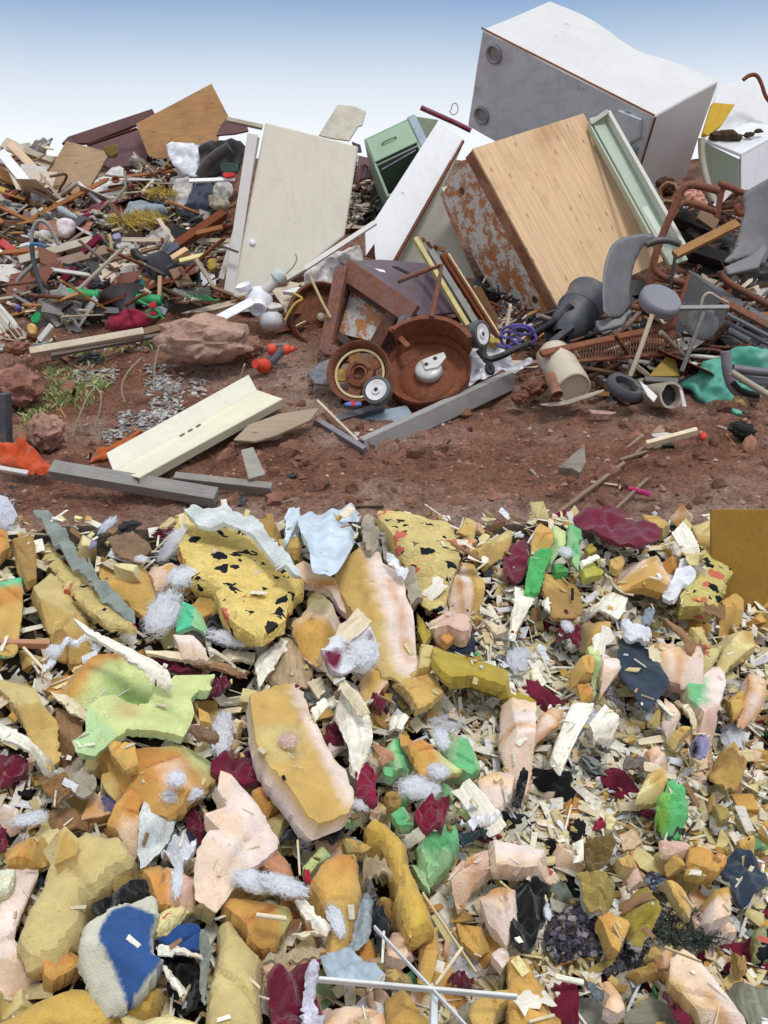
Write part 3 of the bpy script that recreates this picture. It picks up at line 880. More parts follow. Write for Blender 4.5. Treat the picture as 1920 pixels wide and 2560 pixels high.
# ---- green cabinet
PVc = PT(px('TM', (1195, 300)), 8.75)
cA = PT(px('TM', (915, 458)), 8.65) - PVc
cC = PT(px('TM', (1350, 655)), 8.35) - PVc
cA = cA - cC.normalized() * cA.dot(cC.normalized()) * .35
cn = cA.cross(cC).normalized()
if cn.y > 0: cn = -cn
cb = thing('bedside_cabinet', 'small sage green bedside cabinet with one drawer tilted in the pile', 'cabinet', PVc + cC)
dv = -cn * .42
cu_, cw_ = cA.normalized(), cC.normalized(); t_ = .022
bx = lambda name, P, a, b, c, col, par=cb, bv=.003: Geo().box(P, a, b, c, col).make(name, 'enamel', par, bv)
bx('top', PVc, cA, cw_ * t_, dv, 'sage'); bx('base', PVc + cC, cA, cw_ * t_, dv, 'sage')
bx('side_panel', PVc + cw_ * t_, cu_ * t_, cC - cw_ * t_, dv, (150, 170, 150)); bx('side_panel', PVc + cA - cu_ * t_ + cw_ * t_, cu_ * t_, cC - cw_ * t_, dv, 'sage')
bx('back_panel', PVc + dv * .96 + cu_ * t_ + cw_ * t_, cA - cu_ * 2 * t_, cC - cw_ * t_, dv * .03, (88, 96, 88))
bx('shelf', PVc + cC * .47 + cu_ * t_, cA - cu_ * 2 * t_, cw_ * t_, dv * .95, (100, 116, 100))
dwr = Geo().box(PVc + cn * .014 + cu_ * .012 + cw_ * .03, cA - cu_ * .024, cC * .40, -cn * .02, (150, 176, 148)).make('drawer', 'enamel', cb, .004)
hp = PVc + cn * .016 + cA * .40 + cC * .24
Geo().tube([hp, hp + cn * .02, hp + cn * .02 + cA * .3, hp + cA * .3], .007, (120, 146, 118), 8, 1).make('handle', 'metal', dwr, smooth=True)
Geo().tube([PVc + cu_ * .05 + cC * .55 + cn * .0, PVc + cA * .9 + cC * .6], .012, 'darkgrey', 8, 0).make('crossbar', 'metal', cb)
Geo().bar(PVc + Vector((.02, -.02, .02)), PVc + Vector((.04, -.02, .0)) + cC * .5, .07, .03, norm_of(10), 'bluegrey').make('corner_post', 'metal', cb, .006)
panel('mossy_board', 'greenish weathered board behind the small green cabinet', 'board', 'TM', '1210,282 1385,308 1392,330 1300,470 1285,440', 'wood', (150, 158, 136), .02, lean=15, yaw=-30, Y=9.0)

# ---- tan hardboard, mauve dresser, chipboard
panel('hardboard_sheet', 'big tan hardboard sheet sticking up highest at the skyline', 'board', 'TL', '880,335 1370,75 1480,288 1420,400 1400,520 1100,560 1000,560 955,530', 'plyface', 'tan', .012, lean=16, yaw=-8, Y=9.35, bev=.002)
ms_ = thing('dresser', 'purplish brown dresser lying behind the tan hardboard sheet', 'dresser', PT(px('TL', (800, 610)), 9.5))
panel('front_panel', None, None, 'TL', '560,470 890,362 960,525 935,605 700,620 600,560', 'wood', 'mauve', .03, lean=14, yaw=4, Y=9.55, parent=ms_)
panel('top_board', None, None, 'TL', '398,462 440,418 985,237 1003,268 985,300 575,460', 'wood', 'purplebrown', .05, lean=14, yaw=4, Y=9.53, parent=ms_, ref=px('TL', (700, 610)))
bar('groove_rail', None, None, 'TL', (570, 468), (885, 362), 12, .02, 'darkrust', 'wood', Y=9.5, parent=ms_)
panel('dirty_board', 'brown water-stained board wedged under the tan hardboard sheet', 'board', 'TL', '1440,330 1465,300 1600,345 1610,380 1520,400 1400,410', 'wood', 'purplebrown', .02, lean=30, Y=9.3)
bar('splintered_batten', 'splintered pale batten along the top of the refrigerator door', 'batten', 'TL', (1470, 300), (1700, 350), 30, .03, 'canvas', Y=9.1)
panel('chipboard_panel', 'square speckled chipboard panel propped below the purplish dresser', 'board', 'TL', '430,445 540,475 712,520 620,680 500,872 400,850 300,835 262,735 340,600', 'plyface', 'chipboard', .018, lean=28, yaw=-10, Y=9.05)
soft('moss_clump', 'olive mossy rag stuffed between chipboard panel and purplish dresser', 'rag', 'TL', '660,480 750,455 770,520 730,550 690,540', 'darkolive', .05, Y=9.1, lean=20)
ds = thing('dented_sink', 'bent white enamel sink with a hole, beside the chipboard panel', 'sink', PT(px('TL', (680, 890)), 8.9))
soft('bowl', None, None, 'TL', '800,582 805,745 780,790 690,890 560,900 500,860 560,780 620,690 700,640', 'dirtywhite', .02, mat='enamel', Y=8.85, lean=35, parent=ds, ragged=.05, undul=.05, res=18)
Geo().lathe([(.036, 0), (.036, .012), (.026, .012), (.024, -.01), (.0005, -.01)], PT(px('TL', (750, 700)), 8.82), norm_of(35), 'rust', 18).make('drain', 'rusted', ds)
fr = thing('wire_stand', 'bent thin metal frame standing like a tent before the chipboard panel', 'metal frame', PT(px('TL', (500, 880)), 8.7))
rod('bar', None, None, 'TL', [(285, 870), (505, 718)], .018, 'canvas', Y=8.75, smooth=0, parent=fr)
rod('bar', None, None, 'TL', [(505, 718), (695, 888)], .020, 'dirtywhite', Y=8.75, smooth=0, parent=fr)
rod('bar', None, None, 'TL', [(700, 888), (815, 745), (808, 640)], .014, 'canvas', Y=8.75, smooth=0, parent=fr)
rod('bar', None, None, 'TL', [(715, 880), (712, 960), (704, 1050)], .022, 'beige', Y=8.6, smooth=1, parent=fr)
# boards at the skyline end
bar('white_plank', 'chipped white plank sloping down past the chipboard panel', 'plank', 'TL', (0, 510), (265, 830), 62, .03, 'white', 'enamel', Y=9.0, dq=-.25)
bb = [((20, 450), (330, 600), 80, 'beige', 'topmost splintered tan board of the heap at the skyline end'), ((150, 500), (345, 570), 40, 'canvas', 'grey-tan batten along the skyline beside the chipboard panel'),
      ((-20, 560), (250, 760), 70, 'plywood', 'light orange-tan board beneath the white plank'), ((60, 460), (240, 640), 50, 'peach', 'pale peach board tilted behind the white plank'),
      ((130, 620), (300, 640), 60, 'dirtywhite', 'dirty white scrap board between the white plank and chipboard panel'), ((-20, 640), (130, 720), 70, 'tan', 'short brown-tan board end under the splintered boards'),
      ((90, 700), (260, 690), 40, 'beige', 'short beige batten under the dirty white scrap board')]
for i, (p, q, w_, c_, lb) in enumerate(bb):
    bar('broken_board', lb, 'board', 'TL', p, q, w_, .03, c_, 'wood', Y=9.3 - .05 * i, dq=RND.uniform(-.2, .2), group='broken boards at the skyline')
bar('painted_beam', 'thick orange-brown beam sloping down beneath the white plank', 'beam', 'TL', (-30, 770), (320, 930), 100, .12, 'rustorange', 'wood', Y=8.95, dq=-.2)
bar('yellow_batten', 'narrow mustard batten on the edge of the orange-brown beam', 'batten', 'TL', (-30, 740), (300, 885), 26, .03, 'gold', 'wood', Y=8.85, dq=-.2)
bar('dark_beam', 'dark brown beam under the orange-brown beam', 'beam', 'TL', (-30, 850), (240, 985), 80, .1, 'darkbrown', 'wood', Y=8.95, dq=-.2)  # plain dark brown beam
soft('red_rag', 'bright red rag draped on the end of the orange-brown beam', 'rag', 'TL', '170,820 290,850 350,880 330,950 270,900 190,860', 'red', .012, Y=8.65, lean=30, undul=.02)
for i, (p, q, lb) in enumerate([((0, 1090), (200, 1240), 'upper red strip lying at the edge of the rubbish'), ((-20, 1130), (180, 1285), 'lower red strip lying at the edge of the rubbish')]):
    bar('red_strip', lb, 'strip', 'TL', p, q, 46, .02, 'red', 'plastic', Y=8.0 + .05 * i, dq=-.2)
rod('white_hose', 'white hose curving across the red strips', 'hose', 'TL', [(-20, 1150), (70, 1210), (180, 1250)], .018, 'white', 'plastic', Y=7.85)

# ---- white cloth, black jacket, trousers, pillow
soft('white_blanket', 'crumpled white blanket draped below the tan hardboard sheet', 'blanket', 'TL', '1075,460 1290,445 1300,520 1290,600 1290,680 1180,660 1120,600 1085,530', 'white', .03, Y=8.9, lean=30, undul=.05, ragged=.4)
soft('black_jacket', 'crumpled charcoal jacket lying on the white blanket by the refrigerator door', 'jacket', 'TL', '1275,450 1380,432 1600,445 1580,560 1540,640 1420,640 1350,690 1280,690 1300,590', (46, 44, 44), .06, Y=8.75, lean=30, undul=.06, ragged=.5, mottle=.5)
rod('jacket_sleeve', 'twisted dark grey sleeve trailing from the charcoal jacket', 'sleeve', 'TL', [(1490, 490), (1400, 545), (1330, 610), (1300, 680)], .05, (74, 68, 64), 'fabric', Y=8.6)
soft('white_cloth', 'grey-white cloth hanging beside the dark trousers', 'cloth', 'TL', '1150,680 1250,690 1240,790 1190,890 1080,850 1095,770', 'dirtywhite', .02, Y=8.5, lean=30, undul=.04)
soft('dark_trousers', 'dark denim trousers leg hanging below the charcoal jacket', 'trousers', 'TL', '1245,710 1375,700 1380,800 1340,900 1300,950 1190,930 1170,900 1210,830', 'denim', .05, Y=8.45, lean=25, undul=.05, mottle=.35)
bar('white_batten', 'thin white batten lying over the dark trousers', 'batten', 'TL', (1225, 700), (1520, 690), 26, .02, 'white', 'enamel', Y=8.35)
soft('checked_rag', 'dark green checked rag beside the charcoal jacket', 'rag', 'TL', '1420,580 1540,590 1545,650 1440,660', (50, 72, 66), .02, Y=8.5, lean=30)
soft('scarlet_scrap', 'small scarlet scrap on the white batten', 'scrap', 'TL', '1440,650 1520,648 1525,675 1450,685', (216, 52, 56), .012, Y=8.32, lean=30)
soft('white_bag', 'wrinkled white plastic bag next to the dark trousers', 'bag', 'TL', '1385,720 1500,710 1510,770 1450,850 1380,800', 'dirtywhite', .05, Y=8.4, lean=30, undul=.05)
soft('paper_heap', 'torn grey-white paper clump below the wrinkled white bag', 'paper', 'TL', '1350,800 1480,820 1490,870 1420,890 1350,850', 'canvas', .05, Y=8.3, lean=40, undul=.06, ragged=.7)
soft('grey_pillow', 'puffy grey-blue pillow on yellow straw tangle', 'pillow', 'TL', '765,880 840,820 930,790 1060,830 1080,880 1000,900 860,930 790,915', 'bluegrey', .10, Y=8.35, lean=40, undul=.05, rnd=.08)
g = Geo(); cpt = PT(px('TL', (880, 950)), 8.2)
strands(g, cpt, (RT, norm_of(60), Vector((0, .9, .45))), (.24, .03, .13), 420, .16, .004, 'gold', random.Random(3))
tag(g.make('straw_tangle', 'fabric'), 'yellow straw tangle spilling below the grey-blue pillow', 'straw')
g = Geo(); strands(g, PT(px('TL', (1050, 780)), 8.5), (RT, norm_of(60), Vector((0, .9, .45))), (.14, .02, .06), 150, .14, .004, 'gold', random.Random(4))
tag(g.make('straw_tangle', 'fabric'), 'small yellow straw tuft above the grey-blue pillow', 'straw')
soft('white_mug', 'upturned pinkish white plastic tub below the bent metal frame', 'tub', 'TL', '350,960 400,935 470,950 465,1030 420,1070 370,1050', (226, 214, 214), .12, Y=8.0, lean=10, ragged=.05, rnd=.03, mat='plastic')
soft('grey_cushion', 'pale grey rolled cloth under the bent metal frame', 'cloth', 'TL', '355,860 400,850 500,920 520,960 450,940 370,900', (176, 180, 186), .06, Y=8.3, lean=30, rnd=.04)

# ---- beams, gutters and small appliances in the tangle
bar('rusty_beam', 'long rust-brown beam sloping up to the refrigerator door', 'beam', 'TL', (1140, 1110), (1450, 900), 56, .07, 'rust', 'wood', Y=7.75, dq=.35)
bar('orange_beam', 'burnt orange beam lying across the middle of the tangle', 'beam', 'TL', (655, 1420), (1080, 1220), 40, .05, 'rustorange', 'wood', Y=7.35, dq=.2)
bar('orange_beam', 'shorter pale orange beam continuing above the black machine case', 'beam', 'TL', (1070, 1225), (1210, 1140), 38, .05, 'plywood', 'wood', Y=7.4, dq=.15)
bar('rust_batten', 'short rust-orange batten below the long rust-brown beam', 'batten', 'TL', (1270, 1040), (1440, 1000), 34, .03, 'rustorange', 'wood', Y=7.7)
bar('plastic_gutter', 'long grey gutter length lying under the bent metal frame', 'gutter', 'TL', (120, 1215), (600, 1080), 60, .08, 'canvas', 'plastic', Y=7.7, dq=.15)
bar('grey_board', 'weathered brown-grey board below the grey gutter length', 'board', 'TL', (230, 1275), (690, 1145), 70, .03, (150, 128, 112), 'wood', Y=7.6, dq=.15)
bar('dark_red_board', 'dark red board standing up at the end of the grey gutter', 'board', 'TL', (530, 1160), (640, 1060), 46, .03, 'maroon', 'wood', Y=7.5)
bar('dark_red_board', 'dark red board sloping under the weathered brown-grey board', 'board', 'TL', (385, 1360), (480, 1270), 46, .03, 'maroon', 'wood', Y=7.4)
st = thing('hook_pole', 'bent grey steel pole with a hooked foot standing in the tangle', 'pole', PT(px('TL', (290, 1450)), 7.1))
rod('shaft', None, None, 'TL', [(205, 1120), (215, 1230), (250, 1350), (290, 1450), (320, 1500)], .018, (80, 88, 96), Y=7.2, parent=st)
rod('hoop', None, None, 'TL', [(205, 1120), (205, 1030), (250, 955), (310, 980), (350, 1050), (380, 1120)], .015, 'greymetal', Y=7.25, parent=st)
rod('hook', None, None, 'TL', [(215, 1250), (150, 1310), (115, 1350), (112, 1385)], .016, 'greymetal', Y=7.2, parent=st)
rod('blue_band', 'thin blue cord looped at the top of the hooked steel pole', 'cord', 'TL', [(195, 1120), (250, 1112), (295, 1135)], .012, (70, 120, 170), 'fabric', Y=7.15)
soft('black_boot', 'black boot lying on its side above the orange beam', 'boot', 'TL', '830,1140 880,1130 910,1180 1000,1190 1010,1225 900,1235 850,1200', 'jet', .08, Y=7.4, lean=15, rnd=.03, ragged=.1, mat='plastic')
panel('black_box', 'small black plastic box on end below the dark red board', 'box', 'TL', '562,1220 630,1200 672,1350 612,1375', 'plastic', 'jet', .08, lean=20, yaw=15, Y=7.35)
mc = thing('machine_case', 'black machine case with brown tray lid beside the orange beam', 'machine', PT(px('TL', (1100, 1410)), 7.25))
panel('case', None, None, 'TL', '900,1280 1080,1240 1290,1260 1300,1390 1140,1415 910,1405', 'plastic', 'jet', .2, lean=35, Y=7.35, parent=mc, bev=.02)
panel('tray', None, None, 'TL', '1090,1280 1180,1252 1255,1370 1150,1392', 'wood', (140, 116, 92), .03, lean=35, Y=7.25, parent=mc, bev=.01)
panel('slot', None, None, 'TL', '1150,1275 1185,1265 1205,1320 1190,1325', 'rusted', 'darkrust', .012, lean=35, Y=7.18, parent=mc)
bar('orange_stick', 'short orange wooden stick upright before the black machine case', 'stick', 'TL', (1033, 1320), (1030, 1450), 22, .03, 'plywood', 'wood', Y=7.15)
rod('teal_pipe', 'short teal pipe behind the grey funnel', 'pipe', 'TL', [(895, 1350), (940, 1440)], .035, 'teal2', 'plastic', Y=7.3)
fu = thing('grey_funnel', 'grey plastic funnel-shaped shade resting on the maroon bag', 'funnel', PT(px('TL', (830, 1550)), 7.1))
cf = PT(px('TL', (790, 1420)), 7.12)
Geo().lathe([(.03, .25), (.05, .17), (.10, .05), (.16, 0), (.15, 0), (.09, .05), (.04, .17), (.022, .25)], cf, Vector((.25, -.25, -.9)), (110, 110, 116), 28).make('shade', 'plastic', fu, smooth=True)
panel('black_bracket', 'black rubber bracket beside the grey funnel', 'bracket', 'TL', '660,1440 720,1480 770,1570 740,1590 690,1560', 'plastic', (40, 42, 48), .04, lean=20, Y=7.05)
soft('maroon_bag', 'torn raspberry red bag lying behind the big rock', 'bag', 'TL', '640,1640 690,1570 750,1500 880,1530 1000,1480 1010,1540 930,1640 760,1665', (160, 40, 66), .12, Y=6.95, lean=25, undul=.05, rnd=.05, mottle=.4)
soft('red_scrap', 'bright red scrap on the raspberry red bag', 'scrap', 'TL', '960,1500 1005,1480 1010,1520 975,1530', (206, 34, 52), .01, Y=6.85, lean=30)
rod('green_pipe', 'bright green pipe length poking out beside the grey funnel', 'pipe', 'TL', [(440, 1432), (640, 1448)], .036, 'brightgreen', 'plastic', Y=7.1, smooth=0)
rod('green_pipe', 'second bright green pipe between grey funnel and green wire roll', 'pipe', 'TL', [(885, 1470), (1045, 1482)], .04, 'brightgreen', 'plastic', Y=7.1, smooth=0)
rw = thing('wire_roll', 'roll of dark netting wrapped with green wire at the foot of the refrigerator door', 'netting roll', PT(px('TL', (1220, 1540)), 7.15))
Geo().tube([PT(px('TL', (1060, 1500)), 7.3), PT(px('TL', (1360, 1480)), 7.4)], .10, (96, 100, 94), 20, 0).make('netting', 'fabric', rw, smooth=True)
for i in range(9):
    xx = 1070 + i * 33
    rod('green_wire', None, None, 'TL', [(xx, 1440 + 4 * (i % 3)), (xx + 60, 1485), (xx + 90 - 10 * (i % 2), 1470)], .006, 'brightgreen', 'plastic', Y=7.22, parent=rw)
rod('green_net', 'green wire loops over the red scrap on the raspberry bag', 'wire', 'TL', [(890, 1480), (980, 1520), (1050, 1560), (1000, 1600), (930, 1560), (1010, 1530), (1060, 1600)], .008, 'brightgreen', 'plastic', Y=6.9)
panel('chalk_panel', 'white board standing behind the black machine case', 'board', 'TL', '1250,1300 1300,1290 1390,1310 1400,1380 1360,1400 1290,1390', 'enamel', 'white', .03, lean=20, Y=7.45)
panel('dark_green_crate', 'dull green crate side at the foot of the refrigerator door', 'crate', 'TL', '1220,1410 1360,1395 1365,1430 1230,1445', 'plastic', (96, 128, 104), .05, lean=20, Y=7.42)
bar('bent_branch', 'bare grey branch leaning on the refrigerator door foot', 'branch', 'TL', (1270, 1210), (1390, 1390), 26, .03, 'canvas', 'wood', Y=7.1)
bar('bent_branch', 'thin brown branch crossing the cream door foot', 'branch', 'TL', (1380, 1390), (1510, 1440), 20, .02, 'brown', 'wood', Y=7.0)
soft('yellow_pot', 'mustard yellow scrap beside the foot of the refrigerator door', 'scrap', 'TL', '1340,1210 1400,1200 1400,1270 1350,1290', 'gold', .05, Y=7.45, lean=20)
bar('cream_batten', 'cream batten crossing above the black machine case', 'batten', 'TL', (1160, 1220), (1320, 1180), 30, .02, 'cream', 'wood', Y=7.3)
panel('navy_seat', 'navy blue broken plastic seat in the tangle above the black boot', 'seat', 'TL', '1005,1120 1150,1095 1165,1130 1060,1200', 'plastic', 'denim', .03, lean=40, Y=7.5)
rod('bent_pole', 'thin pale wooden stick standing below the bent metal frame', 'stick', 'TL', [(705, 1050), (720, 1100), (722, 1170)], .014, 'straw', 'wood', Y=7.7)
soft('lilac_box', 'small lilac carton above the grey gutter end', 'carton', 'TL', '722,1050 770,1035 785,1075 735,1090', 'lavender', .05, Y=7.75, lean=20, ragged=.02, mat='plastic')
soft('purple_bottle', 'small purple bottle lying in the rubbish at the heap edge', 'bottle', 'TL', '85,1510 120,1495 130,1525 95,1540', 'violet', .05, Y=6.9, lean=30, rnd=.02, mat='plastic')
soft('green_wrapper', 'bright green wrapper over an orange pot beside the white corrugated panel', 'wrapper', 'TL', '190,1590 235,1540 265,1560 245,1620 210,1630', 'brightgreen', .03, Y=6.85, lean=30)
soft('orange_pot', 'orange-yellow plastic pot beside the white corrugated panel', 'pot', 'TL', '165,1640 200,1620 235,1640 225,1700 185,1700', 'amber', .06, Y=6.75, lean=20, mat='plastic')
wp = thing('corrugated_panel', 'white corrugated plastic panel sloping down at the edge of the tangle', 'panel', PT(px('BL', (130, 390)), 6.9))
panel('sheet', None, None, 'BL', '-60,110 0,150 90,250 190,388 100,405 -60,330', 'plastic', 'dirtywhite', .03, lean=45, Y=6.9, parent=wp)
for k in range(3):
    bar('fold_rib', None, None, 'BL', (-40, 130 + k * 60), (150 - k * 40, 385), 9, .012, 'canvas', 'plastic', Y=7.08, dq=-.24, parent=wp)
bar('cream_plank', 'long cream-painted plank lying along the edge of the rubbish', 'plank', 'BL', (190, 455), (930, 325), 50, .05, 'beige', 'wood', Y=6.42, dq=.22)
bar('grey_plank', 'weathered dark plank end under the maroon bag', 'plank', 'BL', (900, 340), (1085, 290), 50, .06, 'brown', 'wood', Y=6.7)
bar('under_plank', 'grey-brown pole half buried beneath the long cream plank', 'pole', 'BL', (330, 480), (1060, 345), 26, .03, (120, 108, 98), 'wood', Y=6.45, dq=.25)
bar('pale_lath', 'short white slat stuck in soil by the long cream plank', 'slat', 'BL', (250, 390), (330, 290), 40, .02, 'dirtywhite', 'enamel', Y=6.55)

# ---- rocks
def rock(label, tile, c, rx, ry, col, seed, off=.2, amp=.34, name='rock', rz=None, rough=2.1):
    p = px(tile, c); Y = D(p[1]) - off; sc = TILES[tile][2]
    k = Y / F / sc
    P = PT(p, Y)
    ax = (RT, Vector((0, 1, 0)), Vector((0, 0, 1)))
    rot = Matrix.Rotation(RND.uniform(-.4, .4), 3, 'Y')
    g = Geo(); lump(g, P, [rot @ a for a in ax], (rx * k, (rx + ry) * .5 * k, ry * k), col, seed, amp, 4, rough)
    o = g.make(name, 'stone', smooth=True)
    md = o.modifiers.new('facets', 'DECIMATE'); md.ratio = .5
    o.data.set_sharp_from_angle(angle=R(30))
    tag(o, label, 'rock')
    return o


rock('biggest reddish layered rock, under the ceiling fan blade', 'BL', (1330, 385), 275, 150, (190, 156, 138), 4, .34, .26)
rock('jagged red-brown rock butting against the biggest rock', 'BL', (1590, 430), 110, 65, (150, 110, 92), 9, .2)
rock('rounded reddish rock at the edge of the slope above the grass', 'BL', (110, 690), 150, 125, (164, 116, 100), 14)
rock('pointed pinkish rock just below the grass patch', 'BL', (300, 990), 115, 120, (172, 132, 116), 21)
rock('small brown rock by the end of the long cream plank', 'BL', (110, 440), 75, 45, (150, 104, 80), 31)
rock('small brown rock beside the white canister', 'BR', (50, 760), 55, 42, (140, 92, 70), 35)
rock('black lump of stone on the slope', 'BR', (1490, 975), 80, 55, (40, 40, 36), 41)
rock('reddish rock at the foot of the grey steel channel', 'MM', (1600, 1280), 60, 50, (140, 92, 74), 44)
rock('dusty rock above the white canister', 'BR', (140, 700), 90, 55, (132, 88, 68), 47)
rock('pale chunk of stone beside the teal sheet', 'BR', (1480, 790), 50, 38, (196, 164, 116), 51)

# ---- ceiling fan
fan = thing('ceiling_fan', 'white ceiling fan with one long blade lying on the big rock', 'ceiling fan', PT(px('TM', (240, 1560)), 6.9))
YF = 6.9; fc = PT(px('TM', (225, 1490)), YF); fax = Vector((.05, -.8, -.5)).normalized()
Geo().lathe([(.0005, .0), (.05, 0), (.085, .03), (.095, .07), (.085, .12), (.06, .14), (.055, .2), (.04, .2), (.035, .15), (.0005, .15)], fc - fax * .1, fax, 'white', 28).make('motor', 'plastic', fan, smooth=True)
Geo().lathe([(.075, 0), (.078, .05), (.06, .08), (.03, .09), (.0005, .09)], PT(px('TM', (305, 1590)), YF - .05), Vector((.1, -.5, -.85)), (206, 206, 210), 28).make('cap', 'plastic', fan, smooth=True)
Geo().tube([PT(px('TM', (240, 1440)), YF), PT(px('TM', (330, 1360)), YF), PT(px('TM', (380, 1310)), YF)], .034, 'dirtywhite', 14, 1).make('down_rod', 'plastic', fan, smooth=True)
Geo().lathe([(.05, 0), (.055, .03), (.05, .06), (.03, .07)], PT(px('TM', (335, 1345)), YF), (Vector((1, .2, .9))), (196, 208, 208), 22).make('canopy', 'plastic', fan, smooth=True)
bar('blade', None, None, 'TM', (185, 1478), (-150, 1655), 76, .014, 'white', 'plastic', Y=6.82, dq=-.12, lean=50, parent=fan, bev=.006)
Geo().lathe([(.02, 0), (.05, .01), (.062, .045), (.06, .05), (.045, .02), (.015, .01)], PT(px('TM', (145, 1420)), YF - .02), Vector((-.3, -.3, .9)), 'white', 22).make('lamp_holder', 'plastic', fan, smooth=True)
rod('pull_wire', None, None, 'TM', [(400, 1310), (460, 1250), (475, 1200), (462, 1180)], .005, 'canvas', Y=6.88, parent=fan)
panel('fan_bracket', None, None, 'TM', '270,1480 370,1500 378,1520 300,1535 262,1515', 'plastic', 'dirtywhite', .03, lean=50, Y=6.85, parent=fan)
# ---- sack, pale planks behind the fan
soft('white_sack', 'dirty white woven sack slumped behind the rusty cabinet', 'sack', 'TM', '510,1250 600,1180 780,1100 880,1090 905,1140 900,1210 740,1240 740,1420 690,1445 560,1430 515,1330', (222, 212, 208), .2, Y=7.05, lean=30, undul=.08, rnd=.12, res=22, mottle=.3)
bar('white_lath', 'thin white lath running up to the long white panel', 'lath', 'TM', (520, 1270), (980, 970), 34, .02, 'dirtywhite', 'enamel', Y=7.0, dq=.3)
bar('pale_board', 'pale cream board end beside the ceiling fan', 'board', 'TM', (385, 1340), (520, 1260), 46, .03, 'cream2', 'wood', Y=7.0)
panel('brown_shard', 'pointed brown shard standing at the foot of the long white panel', 'shard', 'TM', '915,1195 975,1110 980,1210', 'wood', 'darkrust', .02, lean=10, Y=7.3)
panel('white_tray', 'bent white tray lying above the rusty barrel rim', 'tray', 'TM', '380,1420 480,1390 720,1445 640,1470 560,1440', 'enamel', 'enamel', .03, lean=60, Y=7.05)
panel('beige_carton', 'beige carton flap beneath the bent white tray', 'carton', 'TM', '300,1400 400,1350 500,1370 420,1440 560,1500 400,1560 370,1500', 'wood', 'beige', .02, lean=45, Y=7.1)
rod('yellow_wire', 'yellow flexible wire looping beside the rusty barrel rim', 'wire', 'TM', [(395, 1610), (430, 1540), (470, 1490), (520, 1470), (440, 1430)], .009, 'gold', 'plastic', Y=6.75)
rod('thin_pole', 'thin straw-coloured stick leaning over the rusty barrel rim', 'stick', 'TM', [(560, 1330), (640, 1500), (690, 1590)], .009, 'straw', 'wood', Y=6.6, smooth=0)
# rusty barrel rim (dark)
wb = thing('barrel_rim', 'dark rusty barrel end lying behind the cabinet frame', 'barrel', PT(px('TM', (600, 1640)), 6.9))
ax_ = Vector((.35, -.9, .25))
cw = PT(px('TM', (640, 1580)), 6.95)
Geo().lathe([(.20, -.12), (.235, -.1), (.245, 0), (.23, .02), (.215, .01), (.20, -.05), (.05, -.06), (.0005, -.06)], cw, ax_, 'darkrust', 36).make('drum', 'rusted', wb, smooth=True)
Geo().lathe([(.03, -.06), (.03, -.03), (.015, -.02), (.0005, -.02)], cw, ax_, 'canvas', 12).make('bung', 'metal', wb)

# ---- rusty cabinet on legs
CB = .30
rc = thing('rusty_cabinet', 'purplish rusty metal cabinet frame with white panel lying on its side', 'cabinet', PT(px('MM', (160, 940)), 6.4))
P_ = {k: PT(px('MM', p), y + CB) for k, p, y in (('tl', (272, 275), 6.55), ('tr', (850, 680), 6.25), ('bl', (140, 935), 6.25), ('bk', (915, 290), 7.1), ('br', (1200, 640), 6.8), ('il', (300, 340), 6.57), ('tm', (560, 262), 6.9))}
ntop = (P_['bk'] - P_['tl']).cross(P_['tr'] - P_['tl']).normalized()
if ntop.z < 0: ntop = -ntop
def cap_(name, pts, n, t, col, mat='rusted', bev=.005): return Geo().prism(pts, n, t, col).make(name, mat, rc, bev)
cap_('top_panel', [P_['tl'], P_['tr'], P_['br'], P_['bk'], P_['tm']], ntop, .02, (104, 88, 96), 'metal').__setitem__('label', 'slate purple top sheet')
nfr = norm_of(15, -20)
def fb(name, a, b, w_, col='purplebrown', Y=(6.5, 6.3), t=.05): return Geo().bar(PT(px('MM', a), Y[0] + CB), PT(px('MM', b), Y[1] + CB), w_, t, nfr, col).make(name, 'rusted', rc, .004)
fb('top_rail', (285, 318), (800, 668), .14, (124, 92, 90), (6.5, 6.2))
fb('leg', (272, 310), (150, 935), .085, (124, 92, 90), (6.48, 6.22)); fb('leg', (660, 640), (520, 900), .09, 'darkgrey', (6.28, 6.35))
fb('bottom_rail', (150, 915), (420, 1010), .07, (146, 108, 100), (6.2, 6.3)); fb('bottom_rail', (230, 800), (320, 880), .05, 'darkgrey', (6.5, 6.4))
fb('inner_rail', (320, 440), (640, 660), .06, 'darkgrey', (6.55, 6.35)); fb('inner_rail', (320, 440), (215, 780), .05, 'jet', (6.55, 6.45))
o = Geo().prism([PT(px('MM', p), y + CB) for p, y in (((322, 465), 6.58), ((610, 648), 6.42), ((500, 868), 6.38), ((215, 800), 6.52))], nfr, .02, (206, 204, 200)).make('white_sheet', 'enamel_rusty', rc, .003)
o['label'] = 'white enamel panel with brown scorch stain'
g = Geo(); g.tube([PT(px('MM', p), y) for p, y in (((690, 425), 6.25), ((840, 365), 6.25), ((1020, 305), 6.25), ((990, 480), 6.2), ((945, 690), 6.12))], .017, (120, 84, 78), 8, 0)
tag(g.make('tubular_handle', 'rusted'), 'bent rusty tubular handle over the purplish cabinet top', 'handle')
panel('white_scrap', 'small white scrap of paper on the purplish cabinet top', 'paper', 'MM', '520,325 595,340 605,358 560,350', 'plastic', 'white', .004, lean=45, Y=6.5)
panel('slotted_plate', 'dark slotted plate lying on the purplish cabinet top', 'plate', 'MM', '645,310 690,310 850,385 800,385', 'metal', 'jet', .01, lean=50, Y=6.62)

